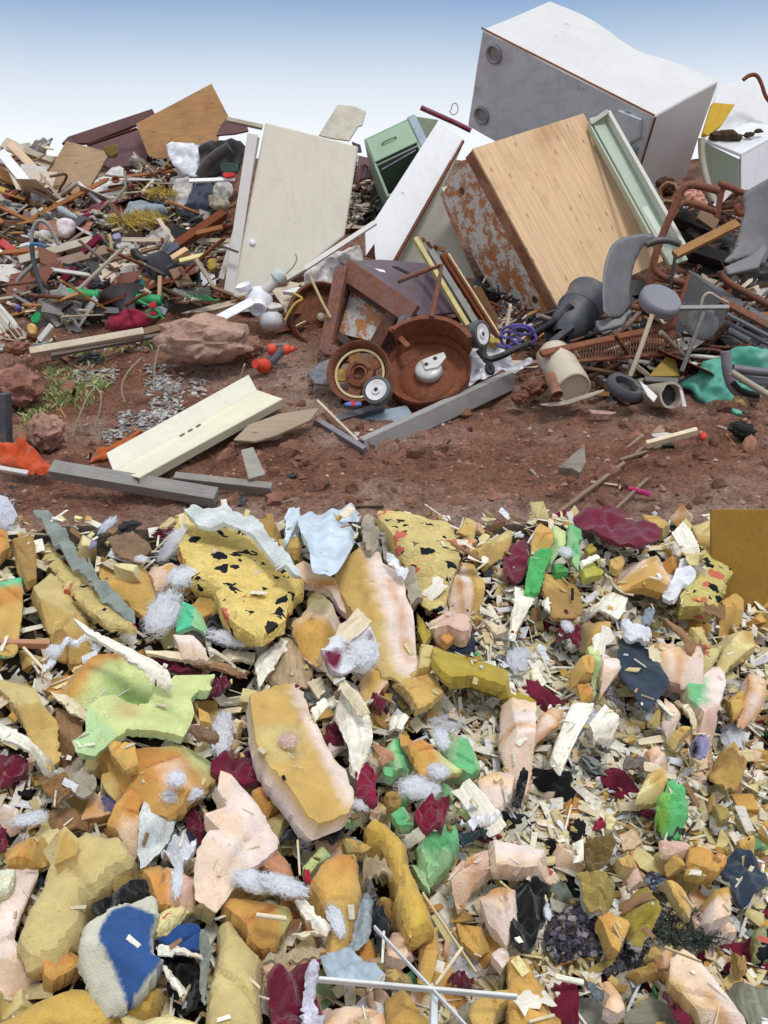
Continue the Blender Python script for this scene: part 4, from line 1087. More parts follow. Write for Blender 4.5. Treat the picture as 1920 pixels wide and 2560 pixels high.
# ---- leaning battens in front of the plywood box
for p, q, w_, c_, lb, y in (((825, 95), (1215, 745), 34, (206, 190, 132), 'yellowish painted batten leaning before the rusty box side', 6.75), ((930, 170), (1300, 770), 46, (146, 146, 140), 'grey aluminium batten leaning beside the yellowish batten', 6.85),
                            ((1035, 215), (1440, 840), 60, 'rust', 'red-brown batten leaning beside the grey aluminium batten', 6.95), ((1070, 215), (1465, 840), 14, 'plywood', 'thin pale lath against the red-brown batten', 6.9)):
    bar('leaning_batten', lb, 'batten', 'MM', p, q, w_, .05, c_, 'wood', Y=y + .25, dq=-.45, group='battens leaning before the plywood box')
panel('brown_plank', 'dark brown split plank between the battens and rusty box side', 'plank', 'MM', '1240,470 1310,460 1480,760 1420,790', 'wood', (112, 80, 52), .03, lean=20, Y=6.9)
soft('mustard_block', 'broken mustard block at the foot of the leaning battens', 'block', 'MM', '1340,820 1400,830 1480,860 1440,890 1350,870', 'gold', .05, Y=6.3, lean=40)
soft('twisted_tin', 'twisted tin strip tangled at the top of the leaning battens', 'tin strip', 'MM', '860,90 960,150 1050,170 1040,220 960,180 880,130', 'darkolive', .012, Y=7.05, lean=30, undul=.05, mat='rusted')

# ---- lawn mower, upside down
mw = thing('lawn_mower', 'rusty lawn mower deck turned upside down with white wheels', 'lawn mower', PT(px('MM', (900, 1330)), 6.0))
YM = 6.05; mc_ = PT(px('MM', (905, 1060)), YM); mx = Vector((-.14, -.72, .68)).normalized()
kpx = YM / F / 2.9625 * 1.02
rd = 315 * kpx
Geo().lathe([(rd, .0), (rd * 1.02, -.02), (rd * .99, -.03), (rd * .94, -.085), (rd * .70, -.11), (rd * .62, -.085), (rd * .4, -.075), (rd * .25, -.055), (.0005, -.055), (.0005, -.065), (rd * .6, -.10), (rd * .97, -.11), (rd * 1.03, -.02)], mc_, mx, (124, 62, 36), 56, wob=.03, xdir=RT).make('deck', 'rusted', mw, smooth=True)
# raised chute wall at the back
g = Geo(); cv = []
xd = (RT - mx * RT.dot(mx)).normalized(); yd = mx.cross(xd)
if yd.z < 0: yd = -yd
n_ = 16
Vv = []; Ff = []
for i in range(n_ + 1):
    a = R(20 + 110 * i / n_)
    for r_, h in ((rd * 1.0, -.02), (rd * 1.06, .12), (rd * 1.17, .12), (rd * 1.08, -.03)):
        Vv.append(mc_ + xd * math.cos(a) * r_ + yd * math.sin(a) * r_ + mx * h)
for i in range(n_):
    for k in range(4): Ff.append((i * 4 + k, i * 4 + (k + 1) % 4, i * 4 + 4 + (k + 1) % 4, i * 4 + 4 + k))
Ff += [(0, 1, 2, 3), tuple(n_ * 4 + k for k in (3, 2, 1, 0))]
g.add(Vv, Ff, (110, 54, 34)); g.make('chute_wall', 'rusted', mw, smooth=False)
hub = mc_ + mx * -.05 + xd * .012
Geo().lathe([(.0005, .05), (.045, .05), (.075, .045), (.085, .03), (.085, 0), (.08, -.01)], hub, mx, (196, 196, 192), 26).make('blade_mount', 'metal', mw, smooth=True)
Geo().prism([hub + xd * a + yd * b + mx * .065 for a, b in ((-.04, .05), (.02, .075), (.10, .10), (.115, .06), (.06, -.02), (-.02, -.03))], mx, .03, (210, 208, 202)).make('gearbox', 'metal', mw, .008)
for q in ((-.01, .01), (.045, .05)):
    Geo().lathe([(.014, 0), (.012, .004), (.0005, .004)], hub + xd * q[0] + yd * q[1] + mx * .066, mx, 'jet', 10).make('bolt_hole', 'plastic', mw)
def wheel(label, c, r, ax, Y):
    wt = Geo().lathe([(r, -.025), (r * 1.02, 0), (r, .025), (r * .82, .03), (r * .8, .02), (r * .8, -.02), (r * .82, -.03)], PT(px('MM', c), Y), ax, (84, 84, 84), 32, closed=True).make('wheel', 'plastic', mw, smooth=True)
    ax = Vector(ax).normalized()
    w2 = Geo().lathe([(r * .8, .015), (r * .76, .028), (r * .35, .02), (r * .3, .03), (r * .16, .03), (r * .14, .02), (.0005, .018)], PT(px('MM', c), Y), ax, (226, 226, 226), 32).make('rim', 'plastic', wt, smooth=True)
    Geo().lathe([(r * .14, .031), (.0005, .034)], PT(px('MM', c), Y), ax, 'jet', 12).make('axle', 'plastic', wt)
    if label: wt['label'] = label
wheel('white-hubbed wheel resting on the deck rim', (545, 1238), .085, (-.35, -.85, .42), 5.75)
wheel('white-hubbed wheel standing on edge', (1298, 818), .085, (.75, -.6, .12), 6.15)
wheel(None, (760, 765), .075, (.8, -.45, .2), 6.35)
Geo().bar(PT(px('MM', (770, 900)), 6.1), PT(px('MM', (640, 760)), 6.3), .035, .02, norm_of(20), (150, 84, 66)).make('handle_stub', 'rusted', mw, .006)

# ---- rusty wheel rim
wr = thing('wheel_rim', 'rusty car wheel rim leaning on the upturned lawn mower', 'wheel rim', PT(px('MM', (420, 1330)), 5.9))
rcx = PT(px('MM', (415, 1110)), 6.0); rax = Vector((-.22, -.9, .38)).normalized(); rr = 222 * 6.0 / F / 2.9625 * 1.05
Geo().lathe([(rr, .06), (rr * 1.02, .055), (rr * .99, .03), (rr * .9, .0), (rr * .86, -.05), (rr * .9, -.09), (rr * 1.0, -.11), (rr * .97, -.12), (rr * .84, -.08), (rr * .80, -.05), (rr * .82, .0), (rr * .93, .05)], rcx, rax, (104, 62, 44), 48, closed=True).make('rim_barrel', 'rusted', wr, smooth=True)
Geo().lathe([(rr * .80, .0), (rr * .81, .012), (rr * .74, .012), (rr * .74, 0)], rcx, rax, 'straw', 48, closed=True).make('inner_lip', 'metal', wr, smooth=True)
# disc with windows: hub dish plus spokes
Geo().lathe([(rr * .47, -.04), (rr * .44, .02), (rr * .3, .03), (rr * .27, .015), (rr * .2, .02), (rr * .18, .03), (rr * .17, -.01), (.0005, -.01)], rcx, rax, (124, 74, 56), 36).make('hub', 'rusted', wr, smooth=True)
rx_ = (RT - rax * RT.dot(rax)).normalized(); ry_ = rax.cross(rx_)
for k in range(5):
    a = 2 * math.pi * k / 5 + .6
    dd = rx_ * math.cos(a) + ry_ * math.sin(a)
    Geo().bar(rcx + dd * rr * .42, rcx + dd * rr * .83, rr * .42, .02, rax, 'gold' if k in (1, 2) else (120, 72, 50)).make('spoke', 'rusted', wr, .006)
for k in range(4):
    a = 2 * math.pi * k / 4 + .3; dd = rx_ * math.cos(a) + ry_ * math.sin(a)
    Geo().lathe([(.012, .02), (.01, .034), (.0005, .034)], rcx + dd * rr * .34, rax, 'darkrust', 8).make('bolt', 'rusted', wr)
soft('rag_in_rim', 'pale rag and coloured litter stuffed in the wheel rim', 'rag', 'MM', '335,1200 400,1230 460,1270 420,1310 340,1290', 'mint', .02, Y=6.05, lean=30, undul=.03)
soft('blue_wrapper', 'tiny blue and red wrapper at the foot of the wheel rim', 'wrapper', 'MM', '290,1325 350,1310 430,1315 420,1340 310,1345', (90, 130, 200), .012, Y=5.7, lean=50, patch=[('red', pl('MM', '350,1305 385,1305 385,1345 350,1345'))])

# ---- grey steel channel frame
ch = thing('steel_channel', 'long grey steel channel frame lying on the red soil below the mower', 'steel frame', PT(px('MM', (800, 1500)), 5.5))
P1, P2 = PT(px('MM', (445, 1600)), 5.38), PT(px('MM', (1552, 1095)), 6.15)
vdir = PT(px('MM', (1558, 1225)), 6.15) - P2
inn = Vector((-.35, .9, .05)).normalized()
Geo().box(P1, P2 - P1, vdir, inn * .012, (152, 148, 146)).make('web', 'metal', ch, .003)
Geo().box(P1 + inn * .0125, P2 - P1, inn * .07, vdir.normalized() * .012, (176, 174, 170)).make('flange', 'metal', ch, .002)
Geo().box(P1 + vdir * .98 + inn * .0125, P2 - P1, inn * .07, vdir.normalized() * .012, (120, 116, 114)).make('flange', 'metal', ch, .002)
bar('side_rail', None, None, 'MM', (95, 1440), (450, 1655), 44, .04, (134, 130, 136), 'metal', Y=5.6, dq=-.25, lean=50, parent=ch)
bar('cross_rail', None, None, 'MM', (230, 1440), (590, 1335), 56, .04, (84, 84, 90), 'metal', Y=5.7, dq=.15, lean=50, parent=ch)
panel('pan', None, None, 'MM', '300,1500 560,1380 760,1340 800,1400 560,1530 380,1560', 'metal', 'bluegrey', .012, lean=62, Y=5.66, parent=ch)
bar('white_stick', 'thin white stick lying across the corner of the steel channel frame', 'stick', 'MM', (95, 1300), (400, 1600), 20, .012, 'beige', 'wood', Y=5.7, dq=-.25)
bar('short_peg', 'short white peg under the steel channel frame corner', 'peg', 'MM', (215, 1540), (240, 1600), 20, .02, 'dirtywhite', 'wood', Y=5.5)

# ---- cream folded sheet metal
gt = thing('folded_trim', 'long cream folded metal trim lying across the slope', 'metal trim', PT(px('BL', (880, 1270)), 5.1))
q = [PT(px('BL', p), y) for p, y in (((690, 1120), 4.98), ((1611, 612), 6.18), ((1666, 712), 6.05), ((735, 1238), 4.84), ((1831, 768), 5.86), ((900, 1278), 4.66))]
gt_n = (q[1] - q[0]).cross(q[3] - q[0]).normalized(); gt_n = gt_n if gt_n.dot(EYE - q[0]) > 0 else -gt_n
gl_n = (q[2] - q[3]).cross(q[5] - q[3]).normalized(); gl_n = gl_n if gl_n.dot(EYE - q[3]) > 0 else -gl_n
Geo().prism([q[0], q[1], q[2], q[3]], gt_n, .008, (222, 219, 200)).make('upper_leaf', 'enamel', gt, .002)
Geo().prism([q[3], q[2], q[4], q[5]], gl_n, .008, (232, 228, 200)).make('lower_leaf', 'enamel', gt, .002)
Geo().prism([q[5], q[4], q[4] - Vector((0, -.02, .05)), q[5] - Vector((0, -.02, .05))], norm_of(5, 20), .006, (190, 184, 160)).make('lip', 'enamel', gt, .001)
for i in range(3):
    pp = on_plane(px('BL', (1187 + 52 * i, 1003 - 30 * i)), q[3], gl_n); sl_ = (q[2] - q[3]).normalized()
    Geo().box(pp - sl_ * .022 + gl_n * .001, sl_ * .044, gl_n.cross(sl_) * .012, gl_n * .002, 'jet').make('slot', 'plastic', gt)
panel('tan_board', 'torn greyish tan board lying beyond the cream folded trim', 'board', 'BM', '60,1190 160,1090 360,1020 620,980 560,1060 340,1160 200,1200', 'plyface', (160, 140, 118), .015, lean=64, Y=5.3)
panel('slate_chip', 'flat blue-grey slate piece beside the wheel rim', 'slate', 'BM', '540,760 620,690 700,660 730,760 680,830 590,825', 'stone', (122, 122, 130), .02, lean=58, Y=6.05)
rod('clay_pipe', 'grey pipe length beneath the cream folded trim', 'pipe', 'BL', [(1090, 1225, 0), (1350, 1100, .2), (1500, 1015, .36)], .06, (164, 146, 132), 'plastic', Y=5.28, smooth=0, seg=18)
bar('grey_beam', 'long grey-white beam lying at the bottom of the soil slope', 'beam', 'BL', (330, 1200), (1400, 1380), 110, .06, (146, 142, 136), 'wood', Y=4.75, dq=-.1, lean=55)
bar('grey_beam', 'second grey beam beneath the cream folded trim', 'beam', 'BL', (1130, 1260), (1760, 1330), 60, .05, (150, 144, 136), 'wood', Y=4.8, dq=-.05, lean=55)
panel('pale_tile', 'pale square board stuck upright in the soil below the trim', 'board', 'BL', '1560,1100 1640,1080 1720,1260 1610,1290', 'wood', (168, 164, 152), .02, lean=40, Y=4.75)
soft('orange_netting', 'crumpled orange netting at the corner of the slope', 'netting', 'BL', '-20,1060 140,1030 200,1080 310,1160 330,1200 240,1240 120,1210 -20,1170', (206, 84, 40), .03, Y=4.9, lean=55, undul=.05, ragged=.6, res=20)
soft('orange_netting', 'strip of orange netting beneath the end of the cream folded trim', 'netting', 'BL', '740,1050 920,960 960,950 700,1140 560,1190 600,1120', (190, 96, 44), .02, Y=5.2, lean=58, undul=.03, ragged=.5)
bar('dark_post', 'dark grey post end at the edge of the slope', 'post', 'BL', (0, 740), (10, 1110), 60, .1, (64, 70, 80), 'plastic', Y=5.2, lean=10)
bar('white_lath', 'short white lath with holes below the orange netting', 'lath', 'BL', (-20, 1210), (180, 1245), 36, .02, 'dirtywhite', 'wood', Y=4.75, lean=55)

# ---- toy
ty = thing('toy_figure', 'small orange-red and grey plastic toy lying on red soil', 'toy', PT(px('BM', (300, 730)), 6.38))
Geo().lathe([(.0005, 0), (.045, 0), (.05, .03), (.035, .06), (.03, .1), (.0005, .1)], PT(px('BM', (270, 715)), 6.38), Vector((-.5, -.7, .2)), 'orangered', 18).make('horn', 'plastic', ty, smooth=True)
Geo().tube([PT(px('BM', p), 6.42) for p in ((300, 690), (350, 640), (385, 600))], .03, (96, 100, 108), 10, 1).make('body', 'plastic', ty, smooth=True)
for c, r_ in (((310, 605), .038), ((405, 607), .034), ((440, 605), .022)):
    g = Geo(); lump(g, PT(px('BM', c), 6.42), (RT, Vector((0, 1, 0)), Vector((0, 0, 1))), (r_,) * 3, 'orangered', 3, .1, 2); g.make('bulb', 'plastic', ty, smooth=True)
Geo().tube([PT(px('BM', p), 6.46) for p in ((250, 620), (300, 580), (370, 580), (420, 575))], .014, (104, 112, 104), 8, 1).make('strap', 'plastic', ty, smooth=True)

# ---- crumpled aluminium, purple rope, black hose
soft('crumpled_aluminium', 'crumpled shiny aluminium sheet beside the mower wheel', 'metal sheet', 'MM', '1165,1190 1240,1060 1225,960 1350,900 1520,930 1560,1040 1690,1000 1680,1060 1540,1100 1330,1130 1210,1200', (214, 214, 218), .01, mat='metal', Y=6.15, lean=45, undul=.06, ragged=.1, flat=True, res=12)
pr = [(1420, 880), (1460, 920), (1540, 900), (1620, 860), (1560, 830), (1470, 850), (1450, 790), (1530, 750), (1640, 745), (1720, 790), (1640, 830), (1500, 780), (1440, 850), (1520, 930), (1650, 905), (1740, 850), (1660, 770), (1560, 760), (1500, 830), (1600, 900)]
rod('purple_rope', 'tangled purple rope on the crumpled aluminium sheet', 'rope', 'MM', [(a, b, (-.03 if i % 2 else .03)) for i, (a, b) in enumerate(pr)], .009, 'violet', 'fabric', Y=6.2)
rod('black_hose', 'black hose curving over the crumpled aluminium sheet', 'hose', 'MM', [(1290, 930), (1350, 1010), (1440, 990), (1560, 930), (1680, 880)], .02, 'jet', 'plastic', Y=6.0)
rod('black_cable', 'knotted black cable bunch beside the mower wheel', 'cable', 'MM', [(1340, 900), (1330, 960), (1370, 1020), (1350, 1090), (1400, 1110), (1390, 1040), (1330, 1000)], .016, (50, 50, 54), 'plastic', Y=6.0)

# ---- vacuum cleaner
vc = thing('vacuum_cleaner', 'grey upright vacuum cleaner lying at the foot of the plywood box', 'vacuum cleaner', PT(px('MR', (440, 1140)), 6.4))
va, vb = PT(px('MR', (330, 1120)), 6.55), PT(px('MR', (500, 890)), 6.85)
vax = (vb - va).normalized()
Lv = (vb - va).length
Geo().lathe([(.05, -.03), (.085, 0), (.125, .06), (.14, Lv * .55), (.15, Lv * .57), (.15, Lv * .62), (.142, Lv * .64), (.15, Lv * .95), (.16, Lv), (.15, Lv * 1.02), (.12, Lv * 1.0), (.0005, Lv * .97)], va, vax, (78, 82, 90), 30).make('canister', 'plastic', vc, smooth=True)
rod('handle', None, None, 'MR', [(110, 1150), (200, 1090), (330, 1010), (385, 940)], .026, 'jet', 'plastic', Y=6.55, parent=vc)
rod('hose', None, None, 'MR', [(140, 1050), (150, 1030), (280, 970), (290, 990)], .010, (40, 30, 28), 'plastic', Y=6.65, parent=vc)
bar('nozzle', None, None, 'MR', (250, 1180), (390, 1070), 40, .05, 'darkgrey', 'plastic', Y=6.45, parent=vc)

# ---- stacking chairs
def chair_shell(par, tile, back, Y, lean, yaw, col, slot=None):
    o = soft('shell', None, None, tile, back, col, .015, mat='plastic', Y=Y, lean=lean, yaw=yaw, parent=par, ragged=.02, undul=.005, curl=.10, res=20, seed=31, mottle=.08)
    return o
c1 = thing('stacking_chair', 'grey plastic stacking chair tipped up against the plywood box', 'chair', PT(px('MR', (620, 1110)), 6.3))
chair_shell(c1, 'MR', '640,560 690,510 800,482 880,490 890,530 830,570 790,680 765,860 775,950 700,1030 545,1040 555,860 590,680', 6.4, 12, 18, 'chairgrey')
panel('seat_edge', None, None, 'MR', '545,1035 700,1022 780,945 790,975 720,1070 570,1110 548,1075', 'plastic', (122, 122, 126), .04, lean=25, Y=6.3, parent=c1, bev=.012)
rod('frame_tube', None, None, 'MR', [(870, 550), (940, 520), (1020, 520), (1090, 545)], .022, (84, 82, 84), 'metal', Y=6.45, parent=c1)
rod('frame_tube', None, None, 'MR', [(770, 950), (850, 960), (930, 950), (1010, 1000)], .022, (96, 76, 68), 'rusted', Y=6.3, parent=c1)
c2 = thing('stacking_chair', 'grey plastic chair lying high at the edge beneath the small fridge', 'chair', PT(px('MR', (1500, 740)), 7.0))
chair_shell(c2, 'MR', '1490,215 1580,170 1690,120 1760,400 1700,560 1620,700 1560,620 1380,690 1365,670 1430,600 1470,460 1500,330', 7.0, 15, -15, (124, 124, 128))
panel('seat_edge', None, None, 'MR', '1375,690 1560,610 1640,520 1660,580 1600,700 1400,745', 'plastic', (116, 116, 120), .05, lean=25, Y=6.9, parent=c2, bev=.012)
rod('frame_tube', None, None, 'MR', [(1480, 290), (1455, 320), (1470, 350), (1500, 345)], .022, 'rust', 'rusted', Y=6.85, parent=c2)
rod('frame_tube', None, None, 'MR', [(1350, 720), (1360, 760), (1440, 820), (1560, 880), (1700, 960)], .024, (96, 76, 70), 'rusted', Y=6.75, parent=c2)
c3_ = thing('chair_frame', 'rusty brown tubular chair frame without seat behind the grey stacking chair', 'chair frame', PT(px('MR', (900, 830)), 6.7))
rod('side_tube', None, None, 'MR', [(890, 840), (920, 640), (980, 470), (1060, 290), (1090, 200), (1140, 155), (1250, 175), (1340, 200)], .026, (118, 72, 62), 'rusted', Y=6.9, parent=c3_)
rod('side_tube', None, None, 'MR', [(920, 660), (920, 720), (1000, 770), (1140, 800)], .022, (118, 72, 62), 'rusted', Y=6.75, parent=c3_)
rod('cross_tube', None, None, 'MR', [(1080, 300), (1120, 270), (1220, 300), (1320, 335)], .022, (104, 60, 50), 'rusted', Y=7.1, parent=c3_)
rod('cross_tube', None, None, 'MR', [(1340, 150), (1420, 180), (1500, 215)], .022, (112, 66, 54), 'rusted', Y=7.1, parent=c3_)
bar('post', None, None, 'MR', (1370, 160), (1330, 370), 34, .03, (110, 58, 48), 'rusted', Y=7.1, parent=c3_)
bar('wooden_batten', 'brown and white edged batten propped on the rusty chair frame', 'batten', 'MR', (1055, 605), (1465, 400), 56, .04, 'tan', 'wood', Y=6.9, dq=.1)
rod('metal_rod', 'thin dark rod hanging from the brown batten end', 'rod', 'MR', [(1060, 610), (1040, 740), (1018, 860)], .012, (70, 62, 60), 'metal', Y=6.7, smooth=0)
soft('copper_sheet', 'bent coppery sheet inside the rusty chair frame', 'sheet metal', 'MR', '1110,190 1210,170 1290,300 1200,280 1120,250', (196, 140, 120), .012, mat='metal', Y=7.35, lean=20, undul=.03, flat=True)
for i, (p, q, c_, lb) in enumerate([((1060, 330), (1330, 440), (40, 34, 32), 'near-black beam in the hollow behind the chair frame'), ((1220, 340), (1330, 420), 'brown', 'short brown stub in the hollow behind the chair frame'), ((1180, 560), (1420, 640), (36, 32, 32), 'black beam below the brown batten'), ((1150, 430), (1260, 520), (60, 50, 44), 'dark slat under the near-black beam')]):
    bar('dark_beam', lb, 'beam', 'MR', p, q, 90, .12, c_, 'wood', Y=7.5)  # beams coloured near-black to brown
# springs
for c, lb in (((1020, 215), 'pale coiled spring at the foot of the tipped chest freezer'), ((1010, 330), 'gold coiled spring by the green light fitting')):
    g = Geo(); cc = PT(px('MR', c), 7.5); pts = []
    for i in range(40):
        a = i * .9; pts.append(cc + RT * (math.cos(a) * .07 + (i - 20) * .0015) + Vector((0, (i - 20) * .004, math.sin(a) * .07)))
    g.tube(pts, .010, (176, 150, 110), 6, 0); tag(g.make('coil_spring', 'rusted', smooth=True), lb, 'spring')
for i in range(7):
    p = px('MR', (RND.uniform(980, 1140), RND.uniform(150, 290))); g = Geo()
    lump(g, PT(p, 7.7), (RT, Vector((0, 1, 0)), Vector((0, 0, 1))), (.07, .06, .05), RND.choice(['darkrust', 'brown', 'stone']), i + 60)
    tag(g.make('dirt_clod', 'stone', smooth=True), 'brown dirt clod packed under the tipped chest freezer', 'dirt clod', 'dirt clods under the chest freezer')

soft('shade_sheet', 'added black sheet standing in for shade in the hollow behind the rusty chair frame', 'plastic sheet', 'MR', '1060,330 1200,300 1340,420 1440,480 1480,600 1380,700 1260,700 1150,600 1080,480', 'jet', .03, mat='plastic', Y=7.75, lean=30, undul=.08, folds=(.02, 16))  # added sheet; its black colour paints the shade of the hollow
soft('shade_sheet', 'added black sheet standing in for shade behind the blackened oven', 'plastic sheet', 'MR', '1400,680 1560,640 1720,600 1720,1000 1600,960 1480,880 1380,800', (26, 25, 26), .03, mat='plastic', Y=7.3, lean=30, undul=.08, folds=(.02, 16))  # also added: black in place of the shade behind the oven
# ---- green light fitting
lf = thing('light_fitting', 'long pale green fluorescent light fitting leaning along the plywood box', 'light fitting', PT(px('TR', (1200, 1290)), 7.2))
def lfb(name, a, b, w_, t, col, y=7.75, dq=-.55, mat='enamel'): return bar(name, None, None, 'TR', a, b, w_, t, col, mat, Y=y, dq=dq, lean=20, yaw=14, parent=lf, bev=.004)
lfb('tray', (780, 600), (1200, 1360), 104, .03, 'palesage')
lfb('side_flange', (833, 572), (1240, 1290), 22, .06, (206, 208, 196), 7.7)
lfb('side_flange', (735, 640), (1075, 1260), 12, .05, (170, 186, 168), 7.7)
lfb('lamp_channel', (800, 690), (1110, 1225), 34, .03, (206, 218, 204), 7.70, -.42)
lfb('lamp_slot', (772, 720), (930, 985), 18, .03, (118, 138, 120), 7.68, -.2)
lfb('end_cap', (740, 636), (832, 574), 22, .05, (196, 200, 186), 7.68, 0)

# ---- round cushion on bar, grill tray, canister
rcush = thing('round_stool', 'upturned round grey stool seat on a flat bar', 'stool', PT(px('MR', (970, 1000)), 6.3))
Geo().lathe([(.0005, .03), (.10, .03), (.12, .035), (.132, .025), (.135, 0), (.13, -.035), (.0005, -.035)], PT(px('MR', (960, 915)), 6.3), Vector((.22, -.62, .75)), (128, 130, 138), 36).make('seat', 'plastic', rcush, smooth=True)
bar('bar', None, None, 'MR', (1070, 952), (1410, 948), 30, .02, (132, 132, 134), 'metal', Y=6.25, lean=40, parent=rcush)
gr = thing('grill_tray', 'long rusty mesh grill tray lying under the grey stacking chair', 'grill', PT(px('MR', (200, 1260)), 6.0))
ga, gb = PT(px('MR', (190, 1245)), 5.95), PT(px('MR', (1050, 1060)), 6.35)
gn = norm_of(55, 5)
Geo().bar(ga, gb, .05, .03, gn, 'rust').make('rim', 'rusted', gr, .008)
gd = Vector((.02, -.05, -.14)) 
Geo().bar(ga + gd * .5 + (gb - ga) * .1, gb + gd * 1.2, .04, .02, gn, 'darkrust').make('rim', 'rusted', gr, .006)
g = Geo()
for i in range(46):
    a = ga + (gb - ga) * (i / 46 + .02); b = ga + (gb - ga) * min(1, i / 46 + .05)
    g.tube([a + Vector((0, -.01, -.01)), b + gd * (.35 + .9 * i / 46)], .0035, 'darkrust', 4, 0); g.tube([b + Vector((0, -.008, -.01)), a + gd * (.35 + .9 * i / 46)], .0035, (90, 60, 40), 4, 0)
g.make('mesh_screen', 'rusted', gr)
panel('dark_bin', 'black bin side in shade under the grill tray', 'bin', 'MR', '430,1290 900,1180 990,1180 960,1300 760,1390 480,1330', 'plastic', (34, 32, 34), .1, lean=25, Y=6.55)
bar('brown_lath', 'thin brown lath lying before the black bin side', 'lath', 'MR', (440, 1335), (745, 1390), 22, .02, 'brown', 'wood', Y=6.2)
cn_ = thing('canister', 'beige dented metal canister with pipe stub on the soil', 'canister', PT(px('MR', (350, 1540)), 6.0))
ca, cb2 = PT(px('MR', (400, 1480)), 5.8), PT(px('MR', (260, 1260)), 6.15)
cax = (ca - cb2).normalized(); Lc = (ca - cb2).length
Geo().lathe([(.092, 0), (.105, .01), (.11, .03), (.106, Lc * .3), (.110, Lc * .35), (.107, Lc * .4), (.11, Lc * .9), (.106, Lc), (.098, Lc + .005), (.092, Lc - .012), (.0005, Lc - .012)], cb2, cax, (196, 184, 162), 34, wob=.05).make('drum', 'enamel', cn_, smooth=True)
Geo().tube([PT(px('MR', (245, 1400)), 5.85), PT(px('MR', (295, 1525)), 5.72)], .034, (166, 128, 108), 16, 0, caps=False).make('pipe_stub', 'rusted', cn_, smooth=True)
Geo().lathe([(.030, .002), (.0005, .002)], PT(px('MR', (290, 1512)), 5.735), (PT(px('MR', (295, 1525)), 5.72) - PT(px('MR', (245, 1400)), 5.85)), 'jet', 16).make('bore', 'rusted', cn_)
soft('curled_strip', 'curled bark-like strip lying before the beige canister', 'strip', 'MR', '170,1575 330,1560 480,1510 600,1480 610,1495 470,1545 330,1590 200,1590', 'canvas', .012, Y=5.75, lean=50, mat='wood')

# ---- oven and shelves at the edge
ov = thing('oven', 'blackened oven tipped over with its door open at the edge of the pile', 'oven', PT(px('MR', (1130, 1270)), 6.4))
panel('back_panel', None, None, 'MR', '1160,720 1400,900 1390,1010 1300,1280 1080,1280 985,1240 1050,1060', 'plastic', (62, 60, 62), .06, lean=16, yaw=-12, Y=6.6, parent=ov)
bar('edge_trim', None, None, 'MR', (1150, 740), (990, 1245), 24, .04, (110, 44, 32), 'rusted', Y=6.6, dq=-.12, parent=ov)
Geo().lathe([(.10, 0), (.105, .012), (.085, .02), (.06, .012), (.0005, .012)], PT(px('MR', (1230, 1060)), 6.46), norm_of(16, -12), (90, 90, 92), 30).make('fan_ring', 'metal', ov, smooth=True)
panel('door', None, None, 'MR', '1140,710 1190,730 1700,1040 1720,1110 1640,1060 1180,780', 'enamel', (92, 92, 98), .04, lean=45, Y=6.55, parent=ov)
bar('rail', None, None, 'MR', (1360, 900), (1700, 1085), 50, .03, (110, 84, 72), 'rusted', Y=6.4, parent=ov)
for k in range(3):
    bar('shelf', None, None, 'MR', (1400, 990 + 56 * k), (1720, 1160 + 56 * k), 30, .02, (128 - 14 * k, 130 - 14 * k, 138 - 14 * k), 'metal', Y=6.4 + .04 * k, lean=55, parent=ov)
panel('bottom_tray', None, None, 'MR', '1310,1110 1420,1050 1720,1240 1720,1300 1400,1215', 'plastic', (36, 36, 40), .05, lean=35, Y=6.45, parent=ov)
bar('dark_strut', 'dark steel strut leaning on the blackened oven', 'strut', 'MR', (1245, 980), (1100, 1370), 30, .03, (70, 66, 64), 'metal', Y=6.2, dq=-.15)
rod('bent_wire', 'bent pale wire hooked over the oven back', 'wire', 'MR', [(1225, 940), (1240, 880), (1280, 855), (1330, 890), (1400, 925)], .009, 'canvas', Y=6.3)
rod('thin_pole', 'long thin tan stick leaning through the grill tray', 'stick', 'MR', [(910, 1000), (830, 1230), (765, 1400)], .015, 'beige', 'wood', Y=6.05, smooth=0)
panel('mustard_board', 'mustard triangular board below the blackened oven', 'board', 'MR', '885,1400 1000,1270 1060,1290 1090,1400', 'wood', (170, 142, 72), .02, lean=40, Y=6.15)
bar('grey_skid', 'dark flat bar lying under the mustard triangular board', 'bar', 'MR', (860, 1415), (1080, 1425), 40, .04, (92, 92, 90), 'metal', Y=6.0, lean=45)
tw = thing('trolley_wheel', 'small grey rubber trolley wheel half buried in soil', 'wheel', PT(px('MR', (720, 1560)), 5.8))
wax = Vector((.35, -.45, .85)); wc = PT(px('MR', (725, 1480)), 5.85)
Geo().lathe([(.10, -.03), (.115, -.01), (.115, .02), (.10, .04), (.075, .035), (.07, .0), (.075, -.03)], wc, wax, (76, 78, 84), 30, closed=True).make('tyre', 'plastic', tw, smooth=True)
Geo().lathe([(.07, -.01), (.06, .0), (.03, .02), (.0005, .02)], wc, wax, 'jet', 20).make('hub', 'plastic', tw, smooth=True)
panel('white_shard', 'pointed white shard beside the trolley wheel', 'shard', 'MR', '820,1425 870,1460 945,1530 920,1570 880,1530', 'enamel', 'dirtywhite', .012, lean=35, Y=5.75)
bp = thing('broken_pipe', 'broken grey pipe end with black bore beside the teal sheet', 'pipe', PT(px('MR', (1080, 1580)), 5.8))
pd = Vector((.25, -.9, .1)).normalized()
Geo().lathe([(.075, -.2), (.08, 0), (.066, 0), (.06, -.2)], PT(px('MR', (1035, 1525)), 5.8), pd, (176, 164, 148), 24, closed=True, wob=.1).make('tube', 'plastic', bp, smooth=True)
Geo().lathe([(.062, -.06), (.0005, -.06)], PT(px('MR', (1035, 1525)), 5.8), pd, 'jet', 20).make('bore', 'plastic', bp)
